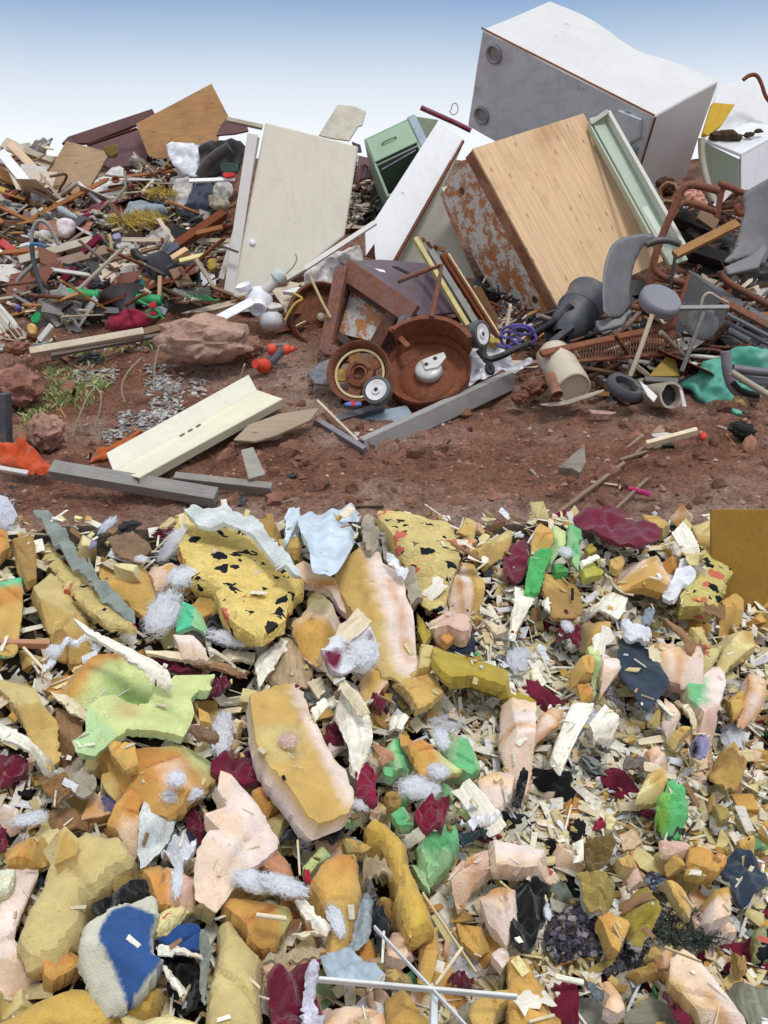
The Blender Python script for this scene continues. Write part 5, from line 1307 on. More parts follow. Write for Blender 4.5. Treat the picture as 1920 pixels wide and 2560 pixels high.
panel('white_flap', None, None, 'MR', '1085,1480 1110,1500 1135,1600 1105,1600', 'plastic', 'dirtywhite', .012, lean=25, Y=5.72, parent=bp)

# ---- teal sheet and folding chair frame
soft('teal_sheet', 'crumpled teal plastic sheet at the edge of the pile', 'plastic sheet', 'MR', '1060,1440 1200,1410 1215,1330 1290,1280 1400,1230 1560,1235 1720,1240 1720,1420 1500,1560 1420,1590 1340,1600 1260,1600 1190,1570 1170,1500', 'tealsheet', .03, mat='plastic', Y=6.05, lean=35, undul=.09, res=26, ragged=.2)
soft('teal_scrap', 'small teal scrap below the crumpled teal sheet', 'plastic scrap', 'MR', '1420,1600 1490,1620 1500,1650 1440,1640', 'tealsheet', .02, mat='plastic', Y=5.5, lean=40)
fcr = thing('folding_chair', 'grey metal folding chair frame lying on the crumpled teal sheet', 'folding chair', PT(px('MR', (1400, 1500)), 5.8))
rod('leg', None, None, 'MR', [(1385, 1240), (1395, 1370), (1420, 1460), (1480, 1520), (1600, 1540)], .032, (132, 130, 138), 'metal', Y=5.85, parent=fcr)
rod('leg', None, None, 'MR', [(1430, 1350), (1560, 1370), (1700, 1380)], .026, (110, 108, 116), 'metal', Y=5.85, parent=fcr)
rod('leg', None, None, 'MR', [(1480, 1410), (1560, 1430), (1700, 1440)], .03, (140, 140, 150), 'metal', Y=5.9, parent=fcr)
rod('brace', None, None, 'MR', [(1420, 1375), (1540, 1450), (1700, 1545)], .020, 'canvas', 'metal', Y=5.75, parent=fcr)
rod('leg', None, None, 'MR', [(1430, 1440), (1480, 1500), (1600, 1530)], .018, 'jet', 'plastic', Y=5.8, parent=fcr)

# ---- scraps on the lower slope
bar('split_log', 'pale split branch lying on the slope beside an orange scrap', 'branch', 'BR', (870, 1050), (1200, 960), 34, .04, 'wood', 'wood', Y=5.25, lean=58)
panel('grey_splinter', 'pale flat splinter beside the split branch', 'splinter', 'BR', '900,995 1000,985 1060,1000 980,1020 920,1015', 'wood', 'dirtywhite', .015, lean=60, Y=5.35)
soft('orange_scrap', 'small orange scrap at the end of the split branch', 'scrap', 'BR', '1210,985 1260,980 1270,1010 1235,1025', 'orangered', .03, Y=5.25, lean=55)
panel('pink_shard', 'flat pinkish shard lying on the red soil', 'shard', 'BR', '490,835 600,845 680,855 640,868 520,862', 'stone', (196, 158, 146), .015, lean=62, Y=5.75)
panel('pale_slab', 'pale stone slab stuck in the soil near the split branch', 'slab', 'BR', '470,1060 480,1180 440,1250 390,1220 300,1215 380,1140', 'stone', (150, 138, 124), .05, lean=55, Y=4.65)
for p, q, w_, lb in (((290, 1510), (730, 1175), 26, 'longest thin branch on the lower slope'), ((640, 1510), (880, 1280), 22, 'shorter thin branch beside the magenta ribbon'), ((700, 1160), (1010, 1060), 24, 'thin branch pointing at the split branch'), ((800, 1120), (900, 1040), 18, 'stubby twig crossing the thin branch')):
    bar('thin_branch', lb, 'branch', 'BR', p, q, w_, .02, (140, 120, 100), 'wood', lean=60, off=.06, group='thin branches on the lower slope')
rod('magenta_ribbon', 'magenta ribbon scrap on the lower slope', 'ribbon', 'BR', [(760, 1350), (800, 1365), (850, 1375), (900, 1390)], .014, 'magenta', 'fabric', off=.06)
rod('pale_twig', 'thin pale looped twig standing on the soil above the trim', 'twig', 'BL', [(1000, 750), (995, 600), (1025, 420), (1080, 425)], .005, 'canvas', 'wood', Y=6.15)
rod('pale_twig', 'curved pale stem beside the cement patch', 'twig', 'BL', [(810, 790), (780, 700), (820, 600), (915, 505)], .005, 'canvas', 'wood', Y=6.0)
rod('pale_twig', 'long arched stem growing beside the pointed pinkish rock', 'twig', 'BL', [(460, 1050), (510, 890), (570, 750), (620, 690)], .005, 'canvas', 'wood', Y=5.6)
rod('pale_twig', 'drooping dry stem near the grass patch', 'twig', 'BL', [(610, 960), (650, 840), (660, 740), (610, 680), (560, 690)], .005, 'canvas', 'wood', Y=5.65)

# ---- grass, cement dust, pebbles, fine debris
def on_terr(p):
    """point of the bank seen at p"""
    lo, hi = 2.6, 10.4
    d = ray(p)
    prev = None
    y = lo
    while y < hi:
        P = EYE + d * (y / d.y)
        if P.z < terr(P.x, P.y): return P
        y += .03
    return None


rs = random.Random(5)
g = Geo()
for (cx, cy, rx, ry, n) in ((400, 770, 120, 60, 560), (590, 510, 90, 40, 320), (230, 860, 80, 60, 260), (650, 690, 60, 40, 120), (340, 610, 50, 40, 90), (500, 690, 200, 120, 300), (800, 450, 100, 30, 90), (980, 430, 60, 30, 90), (180, 950, 40, 50, 60)):
    for _ in range(n):
        P = on_terr(px('BL', (cx + rs.gauss(0, .5) * rx, cy + rs.gauss(0, .5) * ry)))
        if P is None: continue
        h = rs.uniform(.015, .055); a = rs.uniform(0, 6.3); t = Vector((math.cos(a), math.sin(a), 0)) * .002
        ln = Vector((rs.gauss(0, .35), rs.gauss(0, .35), 1)) * h
        c_ = np.clip(c3(rs.choice([(128, 150, 80), (150, 164, 98), (112, 134, 70), (180, 176, 124), (190, 178, 130)])), 0, 1)
        g.add([P - t, P + t, P + ln * .6 + t * .6, P + ln + Vector((rs.gauss(0, .02), rs.gauss(0, .02), 0))], [(0, 1, 2), (0, 2, 3)], c_)
tag(g.make('grass', 'grass'), 'sparse green grass tufts growing on the red soil', 'grass', kind='stuff')
g = Geo()
for (x0, y0, x1, y1, n) in ((960, 560, 1180, 900, 420), (780, 860, 1080, 990, 420), (480, 590, 760, 680, 260), (1230, 650, 1340, 760, 90), (660, 980, 820, 1050, 90), (1000, 620, 1130, 760, 200)):
    for _ in range(n):
        P = on_terr(px('BL', (rs.uniform(x0, x1), rs.uniform(y0, y1))))
        if P is None: continue
        s = rs.uniform(.008, .04); a = rs.uniform(0, 6.3)
        x = Vector((math.cos(a), math.sin(a), rs.gauss(0, .2))) * s; y = Vector((-math.sin(a), math.cos(a), rs.gauss(.3, .2))) * s * rs.uniform(.3, .9)
        P = P + Vector((0, 0, .004))
        g.box(P, x, y, Vector((0, 0, .005)), (lambda q: (q, q - 3, q - 7))(int(rs.uniform(185, 222))))
tag(g.make('cement_flakes', 'stone'), 'grey-white cement flakes spilled on the red soil', 'flakes', kind='stuff')
g = Geo()
for _ in range(9000):
    P = on_terr((rs.uniform(-60, 1980), 830 + 450 * rs.random()))
    if P is None: continue
    s = .006 + .022 * rs.random() ** 4
    if rs.random() < .02: s *= 2.2
    V6 = [P + Vector(q) * s * rs.uniform(.55, 1.15) for q in ((1, 0, 0), (0, 1, 0), (-1, 0, 0), (0, -1, 0), (rs.uniform(-.4, .4), rs.uniform(-.4, .4), .8), (0, 0, -.6))]
    g.add(V6, [(0, 1, 4), (1, 2, 4), (2, 3, 4), (3, 0, 4), (1, 0, 5), (2, 1, 5), (3, 2, 5), (0, 3, 5)], rs.choice([(150, 108, 86), (136, 94, 72), (166, 124, 102), (122, 84, 66), (182, 150, 130), (108, 74, 58), (158, 112, 90)]))
tag(g.make('gravel', 'stone'), 'loose reddish gravel and clods over the soil slope', 'gravel', kind='stuff')

ZUP = Vector((0, 0, 1))
# ---- small rubbish: individuals of a few kinds, laid on the bank
def spot(reg):
    while True:
        q = (rs.uniform(min(a for a, _ in reg), max(a for a, _ in reg)), rs.uniform(min(b for _, b in reg), max(b for _, b in reg)))
        if inside(np.array([q]), np.array(reg))[0]: return q
REG_L = pl('TL', '0,600 120,640 300,800 460,850 700,880 900,760 1100,700 1180,660 1400,800 1420,1100 1380,1400 1340,1500 1080,1560 700,1640 420,1640 160,1600 0,1400')
REG_M = pl('TM', '800,620 1000,680 1060,800 960,960 800,1050 800,900')
REG_R = pl('MR', '1000,300 1350,330 1480,560 1340,720 1190,690 1080,560')
REG_B = pl('MR', '250,1200 1000,1080 1060,1400 1000,1560 640,1560 400,1330')
kinds = [
    ('wood_splinter', 'wood', 'wood splinter', [('tan', 'tan'), ('brown', 'dull brown'), ('wood', 'pale'), ('rust', 'rust-brown'), ('beige', 'beige'), ('canvas', 'grey'), ('dirtywhite', 'whitish'), ('darkbrown', 'blackish brown')], 'splinter'),
    ('plastic_shard', 'plastic', 'plastic shard', [('dirtywhite', 'dirty white'), ('darkgrey', 'dark grey'), ('purplebrown', 'dull purple'), ('bluegrey', 'grey-blue'), ('jet', 'black'), ('canvas', 'beige-grey'), ('beige', 'cream')], 'shard'),
    ('fabric_rag', 'fabric', 'rag', [('dirtywhite', 'dirty white'), ('darkgrey', 'dark grey'), ('purplebrown', 'plum brown'), ('canvas', 'beige'), ('greymetal', 'grey'), ('maroon', 'dark red')], 'rag'),
    ('metal_rod', 'metal', 'metal rod', [('darkgrey', 'dark'), ('rust', 'rusty'), ('canvas', 'pale')], 'rod')]
protos = {}
def proto(kind, ck, var):
    key = (kind, ck, var)
    if key in protos: return protos[key], False
    rr_ = random.Random(str(key))
    if kind == 'wood_splinter':
        g = Geo(); L = rr_.uniform(.12, .5); w_ = rr_.uniform(.012, .05)
        a, b = Vector((-L / 2, 0, 0)), Vector((L / 2, 0, 0))
        pts = [a + Vector((rr_.uniform(0, .03), -w_ / 2, 0)), b + Vector((-rr_.uniform(0, .06), -w_ / 2, 0)), b + Vector((rr_.uniform(-.02, .02), w_ * .1, 0)), b + Vector((-rr_.uniform(0, .08), w_ / 2, 0)), a + Vector((rr_.uniform(0, .05), w_ / 2, 0)), a]
        g.prism(pts, Vector((0, 0, 1)), rr_.uniform(.01, .03), ck); o = g.make(kind, 'wood', bev=.002, origin=(0, 0, 0))
    elif kind == 'plastic_shard':
        g = Geo(); n = rr_.randint(4, 6); s = rr_.uniform(.04, .13)
        pts = [Vector((math.cos(2 * math.pi * i / n) * s * rr_.uniform(.5, 1.3), math.sin(2 * math.pi * i / n) * s * rr_.uniform(.4, 1), 0)) for i in range(n)]
        g.prism(pts, Vector((0, 0, 1)), rr_.uniform(.01, .06), ck); o = g.make(kind, 'plastic', bev=.003, origin=(0, 0, 0))
    elif kind == 'fabric_rag':
        g = Geo(); s = rr_.uniform(.06, .13)
        lump(g, Vector((0, 0, 0)), (Vector((1, 0, 0)), Vector((0, 1, 0)), Vector((0, 0, 1))), (s, s * .7, s * .35), ck, var + 5, .7, 3, 2.2); o = g.make(kind, 'fabric', smooth=True, origin=(0, 0, 0))
    else:
        g = Geo(); L = rr_.uniform(.2, .6)
        g.tube([Vector((-L / 2, 0, 0)), Vector((-L * .1, rr_.uniform(-.06, .06), rr_.uniform(-.03, .03))), Vector((L * .2, rr_.uniform(-.06, .06), 0)), Vector((L / 2, rr_.uniform(-.1, .1), 0))], rr_.uniform(.005, .012), ck, 6, 2); o = g.make(kind, 'metal', smooth=True, origin=(0, 0, 0))
    protos[key] = o
    return o, True


def scatter(reg, n, where, lift=(.02, .12), weights=(5, 4, 2, 2), scale=(.7, 1.3)):
    for _ in range(n):
        kind, mat, cat, cols, short = rs.choices(kinds, weights)[0]
        ck, cn2 = rs.choice(cols); var = rs.randint(0, 2)
        P = on_terr(spot(reg))
        if P is None: continue
        o, new = proto(kind, ck, var)
        if not new: o = o.copy(); COL.objects.link(o)
        o.location = P + norm_of(60) * rs.uniform(*lift)
        o.rotation_euler = (R(30) + rs.gauss(0, .5), rs.gauss(0, .45), rs.uniform(0, 6.3)); s = rs.uniform(*scale); o.scale = (s, s, s)
        for k in ('label', 'category', 'group'):
            if k in o: del o[k]
        tag(o, f'small {cn2} {cat} {where}', cat, f'{cn2} {short}s {where}')


# longer pieces: planks, pipes and sheets lying in the tangle
LONG = [('scrap_plank', 'wood', 'plank', [('tan', 'tan'), ('brown', 'brown'), ('beige', 'beige'), ('canvas', 'grey-beige'), ('dirtywhite', 'dirty white'), ('darkbrown', 'dark brown'), ('rustorange', 'orange-brown')]),
        ('scrap_pipe', 'rusted', 'pipe', [('darkgrey', 'dark grey'), ('rust', 'rusty'), ('greymetal', 'grey'), ('jet', 'black')]),
        ('scrap_sheet', 'metal', 'sheet', [('greymetal', 'grey'), ('dirtywhite', 'dirty white'), ('rust', 'rusty'), ('jet', 'black'), ('beige', 'beige')])]
lprot = {}


def longs(reg, n, where, weights=(6, 3, 3), lift=(.03, .16), dark=False):
    for _ in range(n):
        nm, mat, cat, cols = rs.choices(LONG, weights)[0]; ck, cw2 = rs.choice(cols); var = rs.randint(0, 3)
        if dark and rs.random() < .5: ck, cw2 = {'wood': ('darkbrown', 'dark brown'), 'rusted': ('jet', 'black'), 'metal': ('jet', 'black')}[mat]  # half the scraps recoloured dark, painting in the shade of the hollows
        P = on_terr(spot(reg))
        if P is None: continue
        k = (nm, ck, var)
        if k in lprot: o = lprot[k].copy(); COL.objects.link(o)
        else:
            r2 = random.Random(str(k)); g = Geo(); L = r2.uniform(.4, 1.35)
            if nm == 'scrap_plank':
                w_ = r2.uniform(.02, .075); j = [r2.uniform(-.03, .03) for _ in range(6)]
                g.prism([Vector((-L / 2 + j[0], -w_ / 2, 0)), Vector((L / 2 + j[1], -w_ / 2, 0)), Vector((L / 2 + j[2] * 2, 0, 0)), Vector((L / 2 + j[3], w_ / 2, 0)), Vector((-L / 2 + j[4], w_ / 2, 0)), Vector((-L / 2 + j[5] * 2, 0, 0))], Vector((0, 0, 1)), r2.uniform(.008, .02), ck)
            elif nm == 'scrap_pipe':
                g.tube([Vector((-L / 2, 0, 0)), Vector((0, r2.uniform(-.12, .12), r2.uniform(-.03, .03))), Vector((L * .35, r2.uniform(-.1, .1), 0)), Vector((L / 2, r2.uniform(-.25, .25), 0))], r2.uniform(.008, .02), ck, 8, 2)
            else:
                s_ = L * .28; pts = [(-s_ * r2.uniform(.8, 1.2), -s_ * r2.uniform(.5, .9)), (s_ * r2.uniform(.3, 1.2), -s_ * r2.uniform(.5, 1)), (s_ * r2.uniform(.8, 1.2), s_ * r2.uniform(.3, .7)), (0, s_ * r2.uniform(.5, 1)), (-s_ * r2.uniform(.7, 1.1), s_ * r2.uniform(.3, .7))]
                g.prism([Vector((a, b, 0)) for a, b in pts], Vector((0, 0, 1)), .008, ck)
            o = g.make(nm, mat, bev=.003, smooth=(nm == 'scrap_pipe'), origin=(0, 0, 0)); lprot[k] = o
        o.location = P + norm_of(60) * rs.uniform(*lift)
        o.rotation_euler = (R(30) + rs.gauss(0, .35), rs.gauss(0, .3), rs.choice([rs.gauss(.5, .5), rs.gauss(-.4, .6)]))
        s2 = rs.uniform(.6, 1.0); o.scale = (s2, s2, s2)
        for q in ('label', 'category', 'group'):
            if q in o: del o[q]
        tag(o, f'{cw2} scrap {cat} {where}', cat, f'{cw2} scrap {cat}s {where}')


REG_R2 = pl('MR', '260,1180 560,1080 900,1000 1060,800 1200,720 1659,900 1659,1240 1300,1300 1200,1420 1000,1440 640,1420 380,1360')
REG_M2 = pl('TM', '40,1450 300,1300 520,1250 760,1300 700,1500 560,1680 200,1640')
REG_L2 = pl('BL', '0,300 300,380 700,420 1100,300 1100,420 700,520 400,560 0,480')
longs(REG_L, 150, 'in the tangle before the cream refrigerator door')
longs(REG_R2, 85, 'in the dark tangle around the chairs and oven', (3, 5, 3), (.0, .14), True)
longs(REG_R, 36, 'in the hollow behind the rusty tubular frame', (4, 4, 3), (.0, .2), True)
longs(pl('TL', '880,560 1250,640 1440,700 1420,960 1100,900 900,760'), 14, 'below the black jacket', (5, 3, 3), (.0, .1))
scatter(pl('TL', '880,540 1250,640 1440,700 1420,960 1100,900 900,760'), 40, 'below the black jacket', (.0, .06), (4, 5, 4, 2))
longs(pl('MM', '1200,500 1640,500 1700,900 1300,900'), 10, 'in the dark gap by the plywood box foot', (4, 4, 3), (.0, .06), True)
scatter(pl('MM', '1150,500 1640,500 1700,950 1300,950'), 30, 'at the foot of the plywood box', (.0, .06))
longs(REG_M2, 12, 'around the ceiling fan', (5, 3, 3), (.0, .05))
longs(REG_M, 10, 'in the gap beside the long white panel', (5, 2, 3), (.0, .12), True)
scatter(REG_R2, 90, 'in the dark tangle around chairs and oven', (.0, .1), (3, 5, 3, 4), (.6, 1.2))
scatter(REG_M2, 40, 'around the ceiling fan', (.0, .04), (4, 4, 2, 2), (.5, 1.0))
scatter(REG_L2, 60, 'on the soil below the long cream plank', (.0, .02), (5, 4, 1, 2), (.35, .8))
scatter(pl('S', '0,960 600,900 1100,1000 1500,960 1900,960 1900,1270 0,1270'), 70, 'scattered over the bare soil slope', (.0, .01), (6, 3, 1, 2), (.25, .6))
stp = {}
for _ in range(230):
    P = on_terr((rs.uniform(-20, 1940), 850 + 420 * rs.random()))
    if P is None: continue
    k = rs.randint(0, 6)
    if k in stp: o = stp[k].copy(); COL.objects.link(o)
    else:
        g = Geo(); lump(g, Vector((0, 0, 0)), (RT, Vector((0, 1, 0)), ZUP), (.05, .045, .032), rs.choice([(156, 112, 90), (140, 98, 80), (176, 140, 120), (120, 84, 68)]), k + 70, .5, 2, 2.0)
        o = g.make('stone', 'stone', origin=(0, 0, 0)); stp[k] = o
    o.location = P; o.rotation_euler = (rs.uniform(0, 6), rs.uniform(0, 6), rs.uniform(0, 6)); s2 = rs.uniform(.35, 1.0) if rs.random() < .9 else 1.5; o.scale = (s2, s2, s2)
    tag(o, 'small red-brown stone lying on the bare soil slope', 'stone', 'stones on the soil slope')
scatter(REG_L, 26, 'bunched in the tangle before the refrigerator door', (.02, .08), (0, 0, 1, 0), (1.2, 2.2))
scatter(REG_L, 190, 'in the tangled rubbish before the cream refrigerator door')
scatter(REG_M, 40, 'in the gap between fridge door and white panel')
scatter(REG_R, 60, 'in the hollow behind the rusty chair frame')
scatter(REG_B, 45, 'under the rusty grill tray', (.0, .05))
scatter(pl('TL', '0,430 350,560 300,700 120,640 0,580'), 20, 'among the boards at the skyline', (.05, .2))
g = Geo()
for reg, n in ((REG_L, 3000), (pl('MM', '1000,500 1640,500 1700,950 1300,950'), 260), (pl('TL', '880,540 1250,640 1440,700 1420,960 1100,900 900,760'), 350), (REG_R2, 500), (REG_M, 250), (REG_R, 250), (REG_B, 350)):
    for _ in range(n):
        P = on_terr(spot(reg))
        if P is None: continue
        a = rs.uniform(0, 6.3); L = rs.uniform(.02, .14); w_ = rs.uniform(.006, .03)
        x = Vector((math.cos(a), math.sin(a) * .8, rs.gauss(.2, .4))).normalized() * L; y = x.orthogonal().normalized() * w_
        g.box(P + norm_of(60) * rs.uniform(0, .10), x, y, x.cross(y).normalized() * .008, rs.choice(['brown', 'darkbrown', 'tan', 'canvas', 'dirtywhite', 'darkgrey', 'purplebrown', 'beige', 'jet', 'canvas', 'wood', 'rust', 'greymetal', 'dirtywhite', 'darkbrown']))
tag(g.make('litter', 'wood'), 'fine brown and grey litter filling the rubbish tangle', 'litter', kind='stuff')
# ================================================================ the heap of shredded foam, cloth and wood in front
def _hp(a, b, c):
    n = (b - a).cross(c - a).normalized()
    return n if n.z > 0 else -n


HA, HB, HC = PT((0, 1292), 1.98), PT((1920, 1292), 2.34), PT((960, 2560), 1.16)
HN = _hp(HA, HB, HC)


def hz(x, y):
    return HA.z - (HN.x * (x - HA.x) + HN.y * (y - HA.y)) / HN.z


def heap_surf(x, y):
    z = hz(x, y)
    yc = 1.98 + (x - HA.x) / (HB.x - HA.x) * (HB.y - HA.y) + .02
    if y > yc: z = hz(x, yc) - (y - yc) * .9
    if y < .95: z -= (.95 - y) * .35
    ax_ = max(0, abs(x) - 1.15)
    z -= ax_ * ax_ * .9
    z -= .035
    z += .022 * noise.fractal((x * 7, y * 7, 2), .8, 2.1, 4)
    return z


xs = np.linspace(-2.3, 2.5, 150); ys = np.linspace(.1, 3.2, 130)
V = [(x, y, heap_surf(x, y)) for y in ys for x in xs]
Fs = [(j * 150 + i, j * 150 + i + 1, (j + 1) * 150 + i + 1, (j + 1) * 150 + i) for j in range(129) for i in range(149)]
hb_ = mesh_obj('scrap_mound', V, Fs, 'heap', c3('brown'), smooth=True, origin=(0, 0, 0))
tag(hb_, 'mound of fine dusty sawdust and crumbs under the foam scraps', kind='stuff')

E1 = (RT - HN * RT.dot(HN)).normalized(); E2 = HN.cross(E1)


def hn(tx=0, ty=0):
    """heap normal tipped towards the viewer by tx and sideways by ty degrees"""
    return (Matrix.Rotation(R(ty), 3, E2) @ (Matrix.Rotation(R(-tx), 3, E1) @ HN)).normalized()


HEAPOBJ = []
FCOL = dict(mustard='khaki', amber='mustard', orange='amber', khaki='mustard', peach='pink', pink='peach', green='palegreen', lime='palegreen', cream='khaki', ochre='mustard', dustypink='peach', mint='palegreen')
CATN = dict(foam_chunk='foam', fabric_scrap='fabric', wood_chip='wood', rebonded_foam='foam', felt_scrap='fabric', plastic_sheet='plastic', card_scrap='card', fur_scrap='fabric', leather_scrap='leather', wood_plank='plank', paper_scrap='paper', crumb_cluster='foam', burlap_scrap='fabric')
MATN = dict(foam_chunk='foam', fabric_scrap='fabric', wood_chip='wood', rebonded_foam='rebond', felt_scrap='fabric', plastic_sheet='plastic', card_scrap='wood', fur_scrap='fabric', leather_scrap='fabric', wood_plank='wood', paper_scrap='plastic', crumb_cluster='rebond', burlap_scrap='fabric')


def hpad(kind, tile, s, col, label, t=.05, l=2, tx=None, ty=None, patch=(), **kw):
    """one scrap traced on the heap; l = height above the mound in centimetres"""
    pts = pl(tile, s)
    cx = sum(p[0] for p in pts) / len(pts); cy = sum(p[1] for p in pts) / len(pts)
    rs_ = random.Random(len(s) * 31 + int(cx) + int(cy))
    if tx is None: tx = rs_.uniform(3, 15)
    else: tx += 2
    if kind in ('foam_chunk', 'rebonded_foam'): t = t * .62
    if ty is None: ty = rs_.uniform(-12, 12)
    P0 = on_plane((cx, cy), HA + HN * (l * .01 + min(t, .06) * .6), HN)
    pp = [(c, pl(tl, q)) for c, tl, q in patch]
    a = dict(ragged=.35, rimw=.012)
    if kind in ('fabric_scrap', 'felt_scrap', 'fur_scrap', 'plastic_sheet', 'card_scrap', 'leather_scrap', 'paper_scrap', 'burlap_scrap'):
        a.update(undul=.014, rnd=.002, ragged=.5, res=20, folds=(.0035, 95), sharp=35)
        t = min(t, .012)
        if kind in ('plastic_sheet', 'card_scrap', 'leather_scrap'): a.update(ragged=.12, folds=None)
        if kind == 'burlap_scrap': a.update(ragged=1.0)
    elif kind in ('wood_chip', 'wood_plank'):
        a.update(undul=.003, rnd=.0008, ragged=.9, res=22, cut=.02, sharp=30, grain=.32, facets=2); t = min(t, .007)
    elif kind == 'rebonded_foam': a.update(ragged=1.0, wave=.5, rnd=.006, cut=.08, facets=1, sharp=40, res=20)
    elif kind == 'crumb_cluster': a.update(ragged=1.2, wave=.8, rnd=.03, undul=.02)
    else: a.update(rnd=.0025, undul=min(.003, t * .1), cut=.03, facets=3 if t >= .02 else 1, sharp=20, ragged=.45, res=24, creases=1, side=FCOL.get(col) if isinstance(col, str) else None, facet_col=FCOL.get(col) if isinstance(col, str) else None)
    a.update(kw)
    o = pad(kind, pts, P0, hn(tx, ty), t, col, mat=a.pop('mat', MATN[kind]), patch=pp, **a)
    HEAPOBJ.append(o)
    return tag(o, label, CATN[kind])


def cluster(tile, s, cols, label, n, l=4, hgt=.03):
    pts = pl(tile, s); arr = np.array(pts); g = Geo(); r_ = random.Random(n)
    k = 0
    while k < n:
        q = (r_.uniform(arr[:, 0].min(), arr[:, 0].max()), r_.uniform(arr[:, 1].min(), arr[:, 1].max()))
        if not inside(np.array([q]), arr)[0]: continue
        k += 1
        d_ = min(1, float(bdist(np.array([q]), arr)[0]) / 60)
        P = on_plane(q, HA + HN * (l * .01), HN) + HN * hgt * d_ * r_.uniform(.2, 1)
        lump(g, P, (E1, E2, HN), (r_.uniform(.003, .009), r_.uniform(.003, .008), r_.uniform(.003, .007)), r_.choice(cols), k % 50, .5, 1, 1.5)
    return tag(g.make('crumb_cluster', 'fabric', smooth=True), label, 'foam')


def fluff(tile, c, rx, ry, label, ang=0, l=6, col='white', n=420):
    p = px(tile, c); P = on_plane(p, HA + HN * (l * .01), HN); k = P.y / F / TILES[tile][2]
    a = R(ang); a1 = E1 * math.cos(a) + E2 * math.sin(a); a2 = -E1 * math.sin(a) + E2 * math.cos(a)
    g = Geo()
    rr_ = (rx * k, ry * k * 1.1, min(rx, ry) * k * .55)
    lump(g, P, (a1, a2, HN), tuple(q * .78 for q in rr_), col, int(rx + c[0]) % 60, .6, 4, 2.6)
    fuzz(g, P, (a1, a2, HN), tuple(q * 1.0 for q in rr_), int(n * 2.2), min(.045, min(rx, ry) * k * 1.2), .0003, (252, 253, 255) if col == 'white' else col, random.Random(int(c[0])))
    return tag(g.make('stuffing_tuft', 'fluff', smooth=True), label, 'stuffing')


def stick(tile, p, q, w_, t, col, label, l=6, name='wood_chip', cat='wood', mat='wood', dl=0):
    a, b = px(tile, p), px(tile, q)
    A = on_plane(a, HA + HN * (l * .01), HN); B = on_plane(b, HA + HN * ((l + dl) * .01), HN)
    ww = w_ * A.y / F / TILES[tile][2]
    return tag(Geo().bar(A, B, ww, t, HN, col).make(name, mat, bev=min(.002, t * .3)), label, cat)


FO, FA, WO, RE, CA, PS, FE, FU = 'foam_chunk', 'fabric_scrap', 'wood_chip', 'rebonded_foam', 'card_scrap', 'plastic_sheet', 'felt_scrap', 'fur_scrap'
h = hpad
# -------- upper left of the heap
h(FO, 'A1', '-70,290 100,268 125,350 150,480 150,600 130,790 60,800 -70,770', 'mint', 'block shading from pale green through orange to mustard at the frame edge', .08, 3, patch=[('orange', 'A1', '-90,480 200,470 200,640 -90,600'), ('mustard', 'A1', '-90,590 200,580 200,850 -90,850')], soft=.02)
h(FO, 'A1', '-40,50 40,80 72,190 0,275 -50,260', 'orange', 'dull orange lump above the green and orange striped block', .06, 2)
h(FO, 'A1', '40,0 170,20 230,200 240,420 180,445 120,300 70,120', 'ochre', 'long brown-ochre strip beside the grey-green backed slab', .06, 1)
h(FO, 'A1', '215,480 330,390 400,430 500,560 600,690 720,760 690,790 560,805 490,800 420,740 310,620', 'khaki', 'long curved pale mustard slab with a crumbly layer on its back', .07, 2, tx=12)
h(RE, 'A1', '190,30 270,70 330,200 420,320 520,380 640,520 740,620 870,700 880,745 780,725 700,720 600,640 500,560 420,450 330,350 240,200', 'khaki', 'crumbly greenish rebonded strip lying along the curved mustard slab', .04, 4)
h(FA, 'A1', '200,0 340,0 420,110 500,240 560,330 650,420 760,530 870,620 880,740 760,640 640,540 540,400 430,290 360,200 260,60', 'greygreen', 'long grey-green backing cloth strip crossing the upper heap', .006, 7)
h(FO, 'A1', '640,240 800,300 960,340 1010,480 1015,580 980,592 830,500 690,470 660,350', 'amber', 'amber wedge-shaped block between grey-green cloth and white stuffing', .06, 4, tx=16)
h(CA, 'A1', '680,150 780,120 900,160 985,215 960,250 880,300 800,300 740,240', 'brown', 'torn brown card scrap above the amber wedge block', .006, 5)
h(FA, 'A1', '545,140 600,170 640,230 570,232', 'lavender', 'little lavender cloth scrap beside the brown card', .004, 4)
h(RE, 'A1', '1130,90 1180,-30 1500,-30 1659,60 1840,250 1960,430 1970,480 1870,590 1850,690 1720,760 1659,752 1530,700 1440,610 1420,520 1400,440 1290,400 1180,280 1150,190', (226, 200, 124), 'biggest yellow rebonded slab dotted red and black at the heap crest', .09, 5, tx=14, ty=0, rnd=.012, facets=0, res=22)
h(FU, 'A1', '1180,-20 1500,-40 1659,50 1840,240 1970,430 1900,410 1760,270 1640,170 1560,110 1440,80 1240,60', (214, 220, 216), 'white fleecy skin along the upper edge of the biggest yellow rebonded slab', .01, 11.5, tx=14, ty=0, ragged=.9)
h(FO, 'A1', '970,330 1110,320 1160,360 1060,460 1010,470', 'dustypink', 'dusty pink bit tucked between amber wedge block and white stuffing', .05, 3)
h(FO, 'A1', '1230,480 1420,450 1445,610 1350,642 1190,565', 'ochre', 'ochre block in shade under the biggest yellow rebonded slab', .05, 3)
h(FO, 'A1', '1180,575 1300,620 1335,700 1320,728 1240,730 1140,772 1130,700', 'mint', 'mint green sheet scrap under the white stuffing', .02, 6)
h(FE, 'A1', '1250,720 1420,655 1500,740 1380,810', 'jet', 'black felt pad below the mint green scrap', .01, 4)
h(FO, 'A1', '1120,790 1250,790 1330,870 1345,920 1180,885', 'pink', 'small smooth pink piece on the wooden laths', .03, 7)
h(WO, 'A1', '945,860 1130,880 1300,910 1645,1000 1600,1025 1340,985 1180,955 950,908', 'wood', 'long split wooden lath under the small smooth pink piece', .012, 5)
